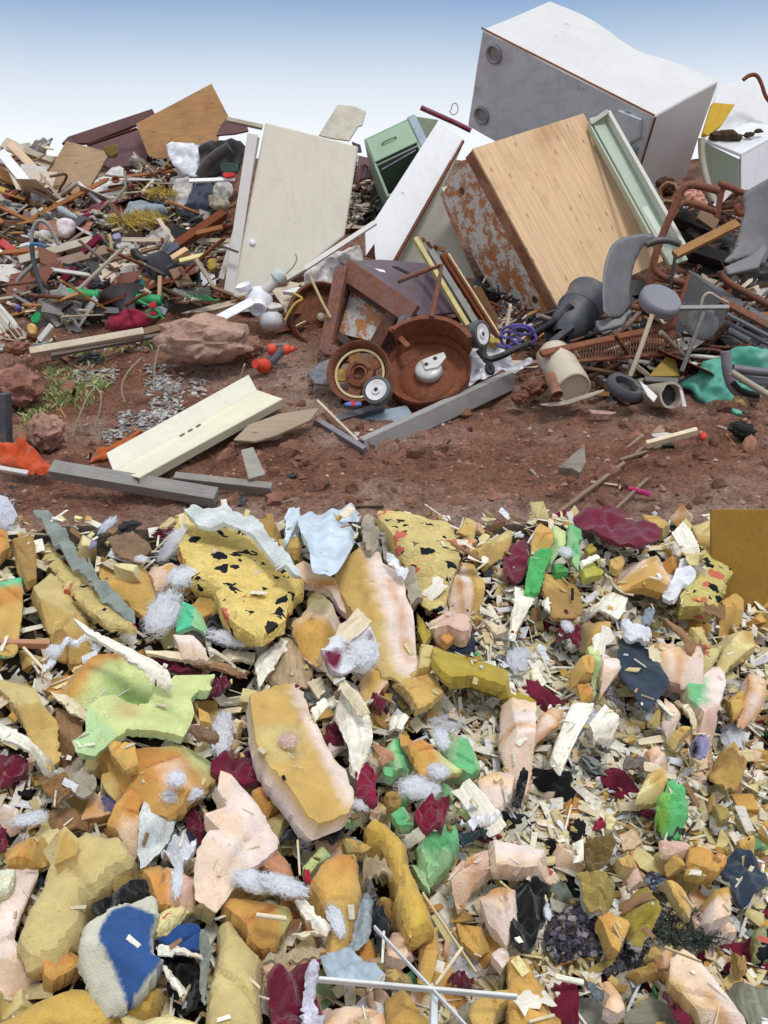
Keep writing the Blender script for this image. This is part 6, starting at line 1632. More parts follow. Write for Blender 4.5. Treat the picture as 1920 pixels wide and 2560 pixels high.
h(WO, 'A1', '1350,870 1659,910 1650,970 1360,920', 'wood', 'pale wood board piece above the dark red cloth', .012, 4)
h(WO, 'A1', '1230,950 1350,950 1600,1010 1480,1030 1330,990 1260,985', 'brownwood', 'brown fibrous splinter bundle on the dark red cloth', .012, 6)
h(FA, 'A1', '970,930 1200,940 1345,1030 1180,1045 1050,1015', 'maroon', 'dark red cloth showing under the long split lath', .01, 3)
h(FO, 'A1', '280,1030 440,830 640,830 780,880 880,970 1000,1050 990,1110 985,1205 900,1255 820,1200 700,1170 570,1235 450,1150', 'orange', 'large slab half orange and half pale green', .07, 4, tx=14, soft=.03,
  patch=[('lime', 'A1', '460,1170 560,1090 680,960 880,950 1100,1000 1100,1300 500,1300'), ((150, 186, 108), 'A1', '700,1080 980,1090 1000,1280 820,1240')])
h(FU, 'A1', '265,1035 310,950 400,820 520,812 640,828 440,838 300,1030', 'white', 'white fleece rim on the orange and green slab', .006, 8, ragged=.8)
h(FO, 'A1', '470,1400 560,1360 550,1280 640,1190 740,1170 830,1222 900,1262 980,1212 990,1120 1100,1090 1130,1050 1250,1050 1392,1045 1360,1150 1290,1140 1240,1200 1262,1300 1230,1380 1190,1450 1100,1420 900,1400 830,1410 760,1440 620,1498 500,1470', 'lime', 'wide ragged lime green sheet, the palest green of the heap', .03, 9, tx=8, ty=4, patch=[('khaki', 'A1', '760,1230 920,1240 900,1320 780,1330')], soft=.025, res=20, facets=1)
h(FO, 'A1', '600,1530 740,1440 880,1500 1060,1480 1380,1460 1422,1482 1380,1600 1310,1700 1180,1845 1060,1852 930,1800 800,1720 700,1630', 'orange', 'deep orange slab topped with lime under the ragged lime sheet', .08, 5, tx=12, soft=.025, patch=[('lime', 'A1', '860,1410 1060,1460 1280,1440 1440,1470 1330,1640 1150,1530 900,1490'), ('peach', 'A1', '1050,1640 1170,1600 1200,1760 1090,1790')])
h(FO, 'A1', '690,1480 760,1430 860,1430 887,1590 800,1622 720,1560', 'amber', 'amber cube on the deep orange slab', .05, 9)
h(FO, 'A1', '-40,910 100,960 200,1070 270,1230 340,1262 352,1480 290,1560 180,1420 130,1290 40,1180 -40,1100', 'khaki', 'long tan-yellow slab at the frame edge below the brown stick', .07, 3)
h(WO, 'A1', '-20,1350 150,1440 310,1520 370,1625 260,1582 100,1500 -20,1450', 'palewood', 'pale wooden board lying over the tan-yellow slab end', .012, 8)
h(WO, 'A1', '320,1160 470,1190 560,1240 540,1320 450,1292', 'wood', 'pointed pale chip beside the ragged lime sheet', .012, 6)
h(WO, 'A1', '360,1260 540,1330 530,1500 390,1542 350,1440', 'brownwood', 'brown splintered wood block left of none but under the ragged lime sheet'.replace('left of none but ', ''), .02, 3)
h(CA, 'A1', '1230,1380 1420,1408 1415,1452 1215,1420', 'brown', 'rolled brown card strip on the ragged lime sheet corner', .01, 12)
h(FA, 'A1', '1290,1165 1380,1090 1480,1080 1512,1120 1400,1192', 'maroon', 'crumpled dark red velvet at the corner of the ragged lime sheet', .01, 5, undul=.02)
h(FO, 'A1', '1285,1258 1360,1300 1352,1352 1290,1342', 'amber', 'small amber piece by the edge of the ragged lime sheet', .02, 11)
h(FO, 'A1', '300,700 380,690 440,800 400,880 320,850', 'ochre', 'ochre bit in shade under the curved mustard slab', .05, 1)
h(FO, 'A1', '-30,1560 120,1580 170,1700 40,1720 -30,1680', 'maroon', 'dark red velvet lump under the pale wooden board', .02, 3, mat='fabric')
stick('A1', (-20, 832), (325, 838), 42, .015, 'redwood', 'straight brown stick at the frame edge above the tan-yellow slab', 5)
h(WO, 'A1', '470,680 600,760 800,860 1062,992 1140,1090 1100,1092 950,1022 720,880 560,782', 'palewood', 'longest pale wood sliver lying across the orange and green slab', .008, 14, tx=4)
stick('A1', (150, 870), (300, 1030), 20, .006, 'wood', 'thin straw splinter beside the brown stick', 6)
fluff('A1', (1060, 650), 105, 190, 'big tall white stuffing tuft beside the mint green scrap', -12, 8, n=650)
fluff('A1', (1180, 420), 110, 80, 'loose white stuffing wisp above the big tall tuft', 30, 7)
fluff('A1', (1500, 820), 190, 60, 'long white stuffing roll below the yellow rebonded slab', -8, 7)
fluff('A1', (350, 900), 60, 50, 'small white stuffing wisp on the orange and green slab edge', 30, 9, n=200)
fluff('A1', (1440, 1440), 80, 180, 'grey-white stuffing hanging beside the deep orange slab', 5, 5)
fluff('A1', (915, 305), 45, 30, 'small white stuffing knot under the brown card', 0, 7, n=150)
# -------- upper middle
h(PS, 'A2', '270,-20 690,-30 660,130 600,300 500,412 400,372 330,240 280,110', 'vinyl', 'shiny pale blue-white vinyl sheet hanging in folds at the crest', .005, 8, undul=.008, res=30, tx=25, ragged=.05, folds=(.009, 62))
h(PS, 'A2', '190,-20 300,-20 232,140 180,262 163,245 200,130', 'vinyl', 'narrow strip of blue-white vinyl beside the hanging sheet', .005, 6, undul=.015)
h(FO, 'A2', '-20,-10 120,20 192,130 150,202 60,120', 'ochre', 'brown-ochre piece behind the white fleecy skin', .06, 2)
h(FO, 'A2', '185,200 300,188 345,300 250,312', 'ochre', 'dark ochre lump below the narrow vinyl strip', .05, 2)
h(FO, 'A2', '510,400 560,310 690,198 800,250 822,320 900,370 962,440 972,540 1020,640 1070,850 1102,945 1010,935 960,960 880,905 820,900 780,830 660,720 620,620 520,470', 'mustard', 'long thick block with mustard face and pink-white face beneath the vinyl sheet', .10, 5, tx=10, soft=.012,
  patch=[('pink', 'A2', '690,190 810,240 830,315 910,365 970,440 990,540 1050,640 1090,850 1120,960 1010,935 915,860 850,700 790,520 740,380'), ('orange', 'A2', '850,440 872,440 1010,800 985,810')], res=20, facets=1)
h(FO, 'A2', '880,900 1000,910 1060,1000 1160,1050 1217,1162 1150,1222 1050,1272 1010,1190 960,1130 900,1050', 'mustard', 'notched mustard piece at the foot of the long mustard and pink block', .05, 6)
h(FO, 'A2', '1080,850 1150,860 1178,930 1140,990 1060,1000', 'khaki', 'thin curved khaki bit caught above the notched mustard piece', .03, 8)
h(FO, 'A2', '690,1060 800,950 870,930 882,1080 800,1152 720,1162', 'amber', 'amber lump beneath the white and dark red rag', .06, 4, rim='peach')
h(RE, 'A2', '780,-20 880,-20 960,0 1250,50 1330,200 1352,260 1290,380 1240,505 1150,490 1040,400 990,270 900,150', 'khaki', 'pale yellow rebonded slab with charcoal spots, second biggest at the crest', .08, 5, tx=10)
h(FO, 'A2', '1350,230 1430,240 1487,485 1440,600 1390,652 1300,560 1250,490 1300,350', 'pink', 'pink striped wedge with a mustard edge beside the charcoal-spotted slab', .07, 4, patch=[('mustard', 'A2', '1360,200 1450,220 1510,500 1430,580 1400,450'), ('orange', 'A2', '1290,400 1310,395 1400,600 1380,610')], soft=.006)
h(FO, 'A2', '1080,630 1220,568 1330,640 1397,690 1380,752 1330,762 1240,722 1160,742', 'dustypink', 'dusty pink faceted chunk above the olive strip', .07, 5, flat=True, res=9)
h(FO, 'A2', '1200,805 1310,730 1342,770 1240,852', 'orange', 'narrow orange sliver below the dusty pink faceted chunk', .03, 5)
h(FO, 'A2', '1180,830 1300,890 1450,898 1600,958 1800,1058 1872,1110 1860,1185 1780,1217 1700,1140 1560,1092 1420,1050 1270,1062 1200,1010 1150,940', 'olive', 'long olive-yellow strip stretching over the wood chips', .05, 8, tx=10)
h(FO, 'A2', '1040,620 1120,690 1142,770 1090,852 1050,760', 'olive', 'olive scrap behind the dusty pink faceted chunk', .03, 4)
h(FA, 'A2', '810,170 870,138 960,220 1030,400 1092,560 1020,622 980,500 900,380 830,300', 'canvas', 'beige canvas cuff folded beside the charcoal-spotted slab', .01, 5, undul=.025)
h(FA, 'A2', '835,240 900,290 990,390 960,440 900,370', 'white', 'white lining strip on the beige canvas cuff', .005, 9)
h(FA, 'A2', '690,20 760,0 805,110 800,205 740,260 700,190', 'canvas', 'grey-beige cloth corner at the crest between vinyl and spotted slab', .01, 4, undul=.02)
h(FO, 'A2', '240,350 310,308 500,420 682,570 640,612 540,540 430,470 320,450', 'peach', 'long thin peach roll above the torn peach lump', .03, 7, patch=[('orange', 'A2', '330,440 520,430 560,480 430,480')], soft=.01)
h(FO, 'A2', '220,710 330,620 340,480 450,530 530,600 600,560 622,680 500,822 400,852 300,790', 'peach', 'torn peach lump with mustard underside beside the mustard and pink block', .09, 5, patch=[('amber', 'A2', '200,720 330,680 480,690 620,660 640,850 200,900'), ('cream', 'A2', '340,480 450,530 500,610 330,620')], soft=.02, undul=.02)
h(FU, 'A2', '410,870 560,760 640,700 780,780 802,900 760,1000 650,1042 520,1000 460,960', 'white', 'fluffy white rag blotched dark red beside the amber lump', .012, 10, undul=.025, ragged=.9, patch=[('maroon', 'A2', '570,850 620,800 640,960 600,940'), ('maroon', 'A2', '420,900 560,900 540,1010 450,970'), ('maroon', 'A2', '730,800 760,800 760,840 730,840')], soft=.006)
fluff('A2', (690, 920), 110, 110, 'white stuffing bursting from the blotched white rag', 0, 12, n=500)
h(FO, 'A2', '-40,1180 60,1150 170,1090 260,1100 310,1170 350,1300 430,1430 500,1580 580,1640 640,1800 640,1865 600,1935 410,2000 350,1960 110,1660 0,1450', 'mustard', 'long smooth mustard brick with pink cut side, largest in the middle', .10, 8, tx=12, ty=8, res=20, soft=.012, side='pink', facets=0, patch=[('pink', 'A2', '255,1090 320,1165 365,1300 445,1430 515,1580 600,1640 670,1830 590,1900 500,1700 380,1500 300,1330 240,1180'), ('khaki', 'A2', '0,1400 280,1380 330,1560 100,1620')], undul=.008)
fluff('A2', (210, 1480), 70, 60, 'pink-white fibre patch stuck on the long smooth mustard brick', 0, 13.5, 'pink', 200)
h(FA, 'A2', '740,1165 820,1155 862,1230 800,1288 745,1250', 'maroon', 'knotted dark red cloth below the amber lump', .01, 5, undul=.03)
h(FA, 'A2', '420,1370 560,1340 570,1500 450,1510', 'maroon', 'dark red cloth behind the mustard brick among wood', .01, 2)
h(FA, 'A2', '-320,1650 -200,1560 0,1540 105,1640 90,1760 -160,1740', 'maroon', 'raspberry velvet scrap touching the lower side of the mustard brick', .012, 5)
h(WO, 'A2', '350,840 430,930 560,1060 700,1220 742,1300 680,1292 560,1150 440,1000', 'wood', 'long tapering wood splinter below the torn peach lump', .012, 9)
h(WO, 'A2', '365,1250 520,1148 547,1182 400,1322', 'palewood', 'bright rectangular wood chip beside the mustard brick', .01, 11)
h(WO, 'A2', '520,1280 560,1130 640,1100 680,1200 740,1290 760,1480 690,1659 640,1620 600,1500', 'palewood', 'broad pale split board in the middle of the heap', .014, 7)
h(WO, 'A2', '-10,950 170,820 212,830 120,1000 20,1102', 'palewood', 'pale feathered wood sheet below the yellow rebonded slab', .01, 6)
h(WO, 'A2', '190,810 330,850 380,1010 330,1142 150,1072 60,1012', (196, 172, 138), 'wide beige veneer sheet above the mustard brick', .008, 5)
h(WO, 'A2', '330,1100 480,1040 520,1120 400,1200', 'wood', 'beige veneer piece beneath the wide veneer sheet', .01, 4)
h(WO, 'A2', '880,1292 940,1258 992,1330 950,1402 870,1402', 'palewood', 'cream triangular chip above the orange wedge', .01, 6)
h(WO, 'A2', '760,1490 890,1550 902,1592 830,1602', 'redwood', 'ridged brown chip beside the green leaf-like foam', .02, 8)
h(FO, 'A2', '950,1360 1000,1338 1080,1420 1210,1560 1362,1612 1340,1670 1240,1682 1110,1682 1030,1572 960,1430', 'orange', 'bright orange curved wedge ending in lime', .04, 9, patch=[('lime', 'A2', '1190,1560 1380,1590 1380,1720 1230,1700')], soft=.02)
h(FO, 'A2', '1240,1390 1330,1408 1430,1520 1472,1632 1400,1692 1290,1652 1250,1530', 'green', 'smooth green slab leaning beside the bright orange wedge', .06, 6)
h(FO, 'A2', '820,1520 900,1458 980,1480 1042,1600 1000,1662 900,1642', 'green', 'darker green leaf-like foam on the other side of the orange wedge', .05, 5)
fluff('A2', (1200, 1470), 60, 90, 'white stuffing wisp between orange wedge and green slab', 10, 9, n=220)
h(FO, 'A2', '1390,180 1480,150 1659,108 1662,202 1510,252', 'khaki', 'tan rolled foam beside the charcoal-spotted slab at the crest', .05, 3)
h(FA, 'A2', '1610,220 1770,170 1770,330 1720,440 1600,420', 'maroon', 'dark plum velvet near the crest beside the green scraps', .012, 4)
h(FO, 'A2', '1480,700 1560,690 1640,760 1560,790', 'wood', 'tan chip in the wood shavings below the dusty pink chunk', .02, 4, mat='wood')
# -------- upper right
h(FA, 'A3', '370,-30 700,-30 800,20 960,110 952,172 830,222 700,192 560,142 430,52', 'maroon', 'large dark red velvet piece draped at the crest', .012, 7, tx=14, undul=.015)
h(FO, 'A3', '150,110 190,50 280,45 270,180 230,242 150,202', 'amber', 'amber cube with lime neighbour near the crest', .05, 6)
h(FO, 'A3', '270,80 350,58 352,200 290,262 250,232', 'lime', 'lime cube against the amber cube near the crest', .05, 5)
h(FO, 'A3', '370,70 450,110 462,170 380,192', 'green', 'green chip behind the lime cube', .03, 5)
h(FO, 'A3', '110,300 180,240 262,270 210,360 202,450 110,442', (92, 184, 106), 'crumpled bright green foam below the amber cube', .03, 8, undul=.02, ragged=.7)
h(FO, 'A3', '270,320 380,338 372,382 290,384', (84, 158, 88), 'dark green foam bit below the lime cube', .03, 6)
h(FO, 'A3', '400,180 440,170 445,330 390,300', 'green', 'upright green sliver between lime cube and lime shards', .02, 6)
h(FO, 'A3', '480,230 540,170 562,240 500,262', 'olive', 'pointed olive-lime shard above the wooden strip', .02, 5)
h(FO, 'A3', '450,340 560,260 602,390 480,422', (190, 186, 84), 'olive-lime square below the pointed shard', .03, 6)
h(FO, 'A3', '210,360 260,348 330,400 420,440 450,540 462,640 420,682 270,682 250,582 200,500', 'ochre', 'flat ochre-brown sheet scrap with a slit', .02, 6, patch=[('mustard', 'A3', '210,350 340,380 330,480 210,500')], soft=.03)
stick('A3', (393, 490), (393, 565), 18, .004, 'jet', 'dark slit mark on the flat ochre-brown scrap', 8.6)
h(FO, 'A3', '840,10 1020,-10 1027,60 980,102 880,62', 'mustard', 'mustard block behind the large dark red velvet', .06, 4)
h(FO, 'A3', '720,260 760,220 900,230 1060,200 1112,300 1080,370 1010,462 950,442 720,382', 'peach', 'peach block with amber burnt side below the large dark red velvet', .07, 6, tx=16, patch=[('amber', 'A3', '700,330 900,340 1000,400 1010,480 700,480'), ('amber', 'A3', '880,250 940,250 960,400 880,400')], soft=.014, side='amber')
h(FO, 'A3', '640,270 720,250 730,330 680,370 640,340', 'mustard', 'small mustard square with grey fuzz beside the peach block', .03, 6)
h(WO, 'A3', '1030,140 1110,58 1180,150 1222,240 1272,312 1200,282 1100,222', 'palewood', 'flat pale leaf-shaped wood sheet near the brown board wall', .008, 10)
h(FU, 'A3', '1100,300 1170,278 1202,340 1190,440 1090,482 1042,602 980,582 970,480 1060,390', 'white', 'white furry strip hanging beside the peach block', .012, 9, ragged=1.0)
h(RE, 'A3', '1220,200 1300,208 1430,270 1452,360 1390,450 1370,540 1310,642 1230,592 1110,602 1100,510 1200,420', (200, 186, 118), 'speckled greenish rebonded chunk before the brown board wall', .08, 6)
h(FO, 'A3', '1430,270 1502,290 1500,340 1430,392', 'peach', 'peach corner sticking out of the speckled greenish chunk', .05, 5)
h(FO, 'A3', '1160,90 1310,38 1364,120 1300,192 1220,182', 'khaki', 'folded khaki sheet at the crest before the brown board wall', .03, 5)
h(FO, 'A3', '1360,570 1450,518 1510,560 1522,650 1490,712 1400,682', 'amber', 'amber block beneath the speckled greenish chunk', .06, 4)
h(WO, 'A3', '460,570 560,550 620,495 750,558 740,620 690,692 620,652', 'palewood', 'torn pale wood sheet above the grey-brown cube', .008, 8)
h(WO, 'A3', '20,440 130,430 150,560 100,640 30,760 10,740', 'palewood', 'frayed pale wood strip below the plum velvet', .01, 7)
h(WO, 'A3', '180,520 240,560 250,640 215,620', 'palewood', 'small pale chip beside the flat ochre-brown scrap', .008, 8)
h(WO, 'A3', '460,290 630,265 625,290 480,310', 'palewood', 'straight pale wooden strip across the olive-lime shards', .006, 9)
h(FO, 'A3', '430,750 500,640 642,690 640,750 570,822 470,802', (150, 128, 92), 'grey-brown cube with pinkish top and amber side', .06, 7, patch=[('dustypink', 'A3', '480,600 660,640 660,740 560,690'), ('amber', 'A3', '540,720 660,720 600,850 500,830')], soft=.006, flat=True, res=9)
h(FE, 'A3', '680,850 720,790 880,840 950,960 1032,1110 930,1222 880,1292 780,1160 690,1040', 'slate', 'big dark slate-blue sheet lying over the wood chips', .008, 8, undul=.006, ragged=.15, folds=None)
h(FU, 'A3', '700,720 740,650 800,720 890,740 902,820 850,832 750,792', 'white', 'white furry scrap on top of the slate-blue sheet', .012, 10, ragged=1.0)
h(FA, 'A3', '840,680 880,630 935,640 900,700 850,710', 'bluegrey', 'grey lining scrap above the white furry scrap', .006, 9)
h(FO, 'A3', '900,760 960,700 1080,790 1250,880 1242,1000 1100,1022 970,980 920,882', 'peach', 'long peach block beside the slate-blue sheet', .08, 6, tx=14, patch=[('amber', 'A3', '880,740 960,770 1000,960 900,900'), ('orange', 'A3', '1080,900 1110,900 1100,1040 1070,1040')], soft=.012, side='dustypink')
h(WO, 'A3', '965,672 1010,658 1205,850 1190,892', 'brownwood', 'brown stick lying over the long peach block', .012, 10)
h(RE, 'A3', '1150,740 1240,738 1292,860 1230,862', 'khaki', 'small speckled rebonded bit over the long peach block end', .03, 9)
h(RE, 'A3', '1250,870 1380,858 1330,952 1240,1002', (206, 196, 140), 'pale speckled rebonded bit below the cream block', .03, 8)
h(FO, 'A3', '1300,740 1560,770 1582,860 1400,952 1350,920 1380,850', 'cream', 'cream block with mustard top by the frame edge', .06, 6, patch=[('mustard', 'A3', '1480,740 1600,760 1600,860 1500,850')], soft=.02)
h(FO, 'A3', '1110,1020 1370,988 1392,1100 1350,1250 1370,1400 1382,1530 1310,1592 1280,1560 1250,1290 1150,1180', 'pink', 'tall pink slab with green and amber spot below the long peach block', .07, 6, patch=[('green', 'A3', '1080,1090 1250,1070 1265,1250 1160,1250'), ('amber', 'A3', '1070,1140 1130,1150 1120,1210 1070,1190'), ('dustypink', 'A3', '1240,1260 1400,1250 1400,1600 1260,1600')], soft=.012)
h(FO, 'A3', '1540,1030 1620,1000 1659,1110 1645,1255 1550,1252', 'peach', 'peach ring-shaped piece at the frame edge', .07, 5, rim='orange')
h(FO, 'A3', '1400,1180 1520,1100 1527,1222 1450,1292', 'amber', 'amber wedge between tall pink slab and peach ring', .05, 5)
h(FO, 'A3', '-60,1190 155,1222 157,1380 150,1500 132,1652 30,1602 -30,1532 -75,1400', 'pink', 'upright pink block with orange stripe below the olive strip', .08, 7, patch=[('orange', 'A3', '-90,1375 170,1372 170,1392 -90,1395'), ('peach', 'A3', '-90,1180 170,1210 170,1290 -90,1270')], soft=.008)
h(WO, 'A3', '300,1440 420,1168 542,1200 520,1290 430,1440 340,1642 270,1562', 'palewood', 'thick pale wood bundle, longest of the bright chips', .02, 9)
h(WO, 'A3', '500,1370 600,1248 702,1320 680,1422 560,1442', 'palewood', 'short pale wood bundle beside the longest one', .02, 9)
h(FO, 'A3', '160,1350 270,1230 352,1250 310,1372 200,1402', 'peach', 'peach orange-rimmed piece between pink block and wood bundle', .04, 6, rim='orange')
h(FO, 'A3', '400,960 470,900 542,950 530,1032 410,1042', 'amber', 'amber crumple in the mixed cluster by the slate-blue sheet', .05, 8)
h(FO, 'A3', '490,870 550,840 602,1000 570,1072', 'lime', 'lime band in the mixed cluster by the slate-blue sheet', .04, 8)
h(FO, 'A3', '580,870 680,888 712,1000 640,1082 600,982', 'pink', 'pale pink lump in the mixed cluster touching the slate-blue sheet', .05, 8)
h(FA, 'A3', '300,690 380,690 450,790 440,870 340,800', 'maroon', 'dark red cloth with white fuzz beside the grey-brown cube', .01, 7, undul=.03)
fluff('A3', (360, 740), 40, 50, 'white fuzz on the dark red cloth beside the grey-brown cube', 20, 10, n=160)
fluff('A3', (350, 260), 50, 45, 'white stuffing knot among green scraps at the crest', 0, 9, n=160)
h(FO, 'A3', '420,1110 500,1100 530,1170 450,1190', 'orange', 'orange crumb below the mixed cluster', .03, 7)
h(FO, 'A3', '1370,1500 1480,1400 1542,1480 1530,1602 1500,1702 1400,1732 1300,1662', 'ochre', 'crumpled ochre sheet by the frame edge below the tall pink slab', .04, 6, undul=.025, patch=[('mustard', 'A3', '1380,1480 1490,1400 1540,1500 1420,1540')], soft=.03)
h(FO, 'A3', '870,1540 940,1500 1042,1600 1030,1662 930,1642', 'peach', 'orange-rimmed peach chip among bright wood chips', .04, 7, rim='orange')
h(FO, 'A3', '1010,1450 1150,1340 1172,1380 1060,1502', 'mustard', 'mustard bar below the slate-blue sheet', .04, 7)
h(FO, 'A3', '910,1320 970,1230 982,1330', 'mustard', 'mustard triangle at the tip of the slate-blue sheet', .04, 6)
h(FO, 'A3', '980,1330 990,1200 1102,1280 1040,1402', 'peach', 'flat peach square at the tip of the slate-blue sheet', .04, 6)
h(FA, 'A3', '1150,1480 1260,1430 1282,1560 1200,1592', 'lavender', 'pale lavender square patch with a dark hole', .006, 9, patch=[('jet', 'A3', '1165,1490 1200,1480 1215,1560 1180,1565')], soft=.004)
h(CA, 'A3', '720,1600 790,1560 880,1620 850,1659 740,1659', (120, 108, 98), 'grey card scrap among the bright wood chips', .006, 9)
h(WO, 'A3', '1050,1180 1090,1170 1220,1350 1200,1372', 'wood', 'slim wood piece beside the tall pink slab', .012, 8)
# brown board wall behind the heap
bw = Geo().prism([on_plane(px('A3', p), PT(px('A3', (1600, 560)), 2.0), norm_of(14, -10)) for p in ((1290, -20), (1800, -20), (1800, 640), (1290, 640))], norm_of(14, -10), .02, (152, 116, 52)).make('brown_board', 'foam', bev=.003)
tag(bw, 'smooth brown board standing at the end of the foam heap', 'board')
# -------- lower left
h(FO, 'B1', '-50,760 80,600 280,568 240,700 170,880 110,1000 98,1110 150,1202 272,1212 282,1340 230,1452 -50,1510', 'pink', 'large flat pale pink slab at the lower frame edge', .06, 3, tx=6, patch=[('peach', 'B1', '-60,1330 140,1200 160,1230 -60,1400')], soft=.02)
h(FO, 'B1', '80,1070 110,1000 170,860 250,700 290,590 400,440 550,350 690,390 790,400 857,510 840,562 740,592 620,710 540,760 520,870 500,970 420,1062 330,1152 280,1150 150,1204', 'khaki', 'biggest khaki yellow pillow-like slab in the lower heap', .10, 6, tx=8, ty=-8, rnd=.03, res=20, facets=0, undul=.008)
h(FO, 'B1', '710,290 760,190 850,120 932,180 910,250 907,490 890,502 800,400', 'orange', 'orange-brown slab fading to peach beside the white cloth', .07, 4, patch=[('peach', 'B1', '690,350 920,330 920,530 780,500')], soft=.03)
h(FA, 'B1', '900,240 1060,210 1172,240 1130,380 1060,542 920,642 900,562', (218, 222, 220), 'folded white cloth below the deep orange slab', .008, 6, undul=.02)
h(FA, 'B1', '1020,560 1120,460 1200,448 1282,480 1270,572 1150,592', 'white', 'white domed cloth piece beside the folded white cloth', .008, 7, undul=.03)
h(FA, 'B1', '1160,260 1280,258 1342,370 1300,472 1220,392', 'maroon', 'crumpled dark red cloth above the white domed cloth', .01, 4, undul=.02)
h(FO, 'B1', '1410,130 1430,10 1500,30 1659,220 1720,310 1812,470 1790,512 1640,642 1580,652 1420,857 1280,770 1275,580 1290,480 1360,390 1430,390 1325,290 1470,240', 'pink', 'big torn pink-peach sheet, the widest pale piece of the lower heap', .05, 9, tx=6, ty=6, res=20, patch=[('peach', 'B1', '1290,270 1500,270 1640,480 1480,440 1420,390'), ('peach', 'B1', '1420,0 1480,20 1480,240 1420,160'), ('peach', 'B1', '1270,780 1420,700 1420,870')], soft=.02, facets=1)
h(FO, 'B1', '1280,850 1330,790 1422,862 1390,932', 'mustard', 'mustard end under the torn pink-peach sheet', .05, 6)
h(FO, 'B1', '920,600 1060,578 1110,610 1277,600 1292,870 1130,880 1040,882 980,722', 'orange', 'orange square patched with white fuzz beneath the white domed cloth', .05, 6, patch=[('dustypink', 'B1', '1100,600 1300,590 1300,900 1130,880')], soft=.02)
h(FO, 'B1', '680,680 760,590 860,558 922,680 830,742 740,792', 'dullolive', 'dull khaki piece in the hollow of the big khaki slab', .06, 4)
h(FE, 'B1', '590,900 680,830 900,710 962,700 982,780 800,870 650,952 590,952', 'jet', 'black felt strip above the bright blue patched chunk', .012, 7)
h(RE, 'B1', '515,1150 530,1040 600,970 760,880 980,810 1022,840 1032,930 990,1060 1000,1180 1062,1222 960,1372 840,1422 700,1457 620,1362 560,1250', (206, 204, 184), 'rebonded chunk with bright blue face, bluest piece of the heap', .09, 7, tx=8, patch=[('blue', 'B1', '640,1060 720,930 830,880 1010,950 980,1100 990,1190 1070,1222 950,1360 840,1430 740,1270 640,1130')], soft=.0015, mat='foam', res=40, rnd=.006, facets=1)
h(FO, 'B1', '1000,1090 1130,990 1260,950 1312,1060 1310,1172 1100,1162', (44, 78, 136), 'second smaller blue slab flecked white beside the bluest chunk', .03, 6, ragged=.3)
h(RE, 'B1', '1040,920 1150,880 1240,900 1110,1030 1000,1062', 'cream', 'cream rebonded wedge between the two blue pieces', .04, 7)
h(FO, 'B1', '280,1230 380,1100 470,1058 542,1170 540,1252 350,1342 290,1322', 'orange', 'burnt orange block between big khaki slab and bluest chunk', .07, 5, patch=[('peach', 'B1', '430,1040 560,1100 500,1140')], soft=.03)
h(FO, 'B1', '-50,1600 200,1480 470,1370 600,1358 700,1440 870,1430 1000,1340 1092,1380 1060,1482 960,1542 760,1572 640,1760 -50,1760', (204, 170, 88), 'wide mustard-khaki slab along the bottom edge', .09, 4, rnd=.03, facets=0, undul=.008)
h(FO, 'B1', '750,1480 800,1458 1000,1530 1200,1588 1340,1660 1300,1760 830,1760 790,1602', 'cream', 'pointed cream slab at the bottom edge', .06, 8)
h(FO, 'B1', '1400,960 1480,908 1560,1000 1640,1090 1702,1152 1682,1300 1690,1760 1400,1660 1330,1602 1340,1450 1370,1270 1410,1100', 'khaki', 'tall khaki slab standing beside a grey-green cloth edge', .10, 7, tx=12, rnd=.03, facets=0, undul=.008)
h(FA, 'B1', '1290,1030 1350,1080 1382,1150 1335,1400 1332,1580 1290,1430 1300,1230', 'greygreen', 'grey-green cloth edge along the tall khaki slab', .006, 9)
h(FE, 'B1', '1050,1180 1290,1200 1300,1560 1130,1560 1080,1440', 'jet', 'black cloth in the hollow below the second blue slab', .01, 2)
h(WO, 'B1', '1010,1150 1150,1140 1310,1165 1310,1195 1020,1190', 'palewood', 'pale split lath lying on the second blue slab', .008, 10)
stick('B1', (1150, 1180), (1310, 1225), 16, .005, 'wood', 'thin splinter below the pale split lath', 10)
h(WO, 'B1', '1010,1265 1090,1290 1212,1410 1180,1465 1090,1382 1060,1300', 'palewood', 'forked pale chip on the black cloth', .008, 8)
h('leather_scrap', 'B1', '250,60 350,8 482,110 400,222 280,142', 'leather', 'brown leather patch with pale torn backing', .006, 8)
h(FA, 'B1', '330,-10 560,8 642,110 560,182 450,172', 'canvas', 'pale torn backing behind the brown leather patch', .006, 7)
h(WO, 'B1', '300,270 480,258 602,330 420,402 330,402', 'brownwood', 'brown veneer piece behind the big khaki slab', .012, 4)
h(FO, 'B1', '-20,130 130,228 122,310 60,322 -20,260', 'pink', 'rounded pink-white nub at the frame edge', .05, 6, rnd=.02)
h(FO, 'B1', '40,450 200,380 330,368 382,430 330,542 200,562 70,562', 'orange', 'orange wedge with mustard face beside the big khaki slab', .05, 5, patch=[('mustard', 'B1', '200,420 400,380 380,560 180,560')], soft=.01)
h(FA, 'B1', '-20,400 30,400 60,480 20,545 -20,540', 'maroon', 'dark red scrap at the frame edge beside the orange wedge', .012, 6)
h(FA, 'B1', '-20,-60 180,-70 190,30 80,90 -20,100', 'maroon', 'dark red velvet patch above the rounded pink nub', .012, 4)
h(RE, 'B1', '-40,590 60,578 112,660 80,762 -40,840', (220, 220, 196), 'whitish rebonded bit on the large flat pink slab', .04, 6)
fluff('B1', (190, 330), 130, 50, 'white stuffing roll above the orange wedge', 20, 7)
fluff('B1', (1180, 170), 150, 60, 'white stuffing clinging under the deep orange slab', 12, 9)
fluff('B1', (1140, 70), 70, 60, 'white fuzz on the face of the deep orange slab', 0, 13, n=200)
fluff('B1', (1150, 720), 40, 130, 'white fuzz streak on the orange square', 5, 11, n=220)
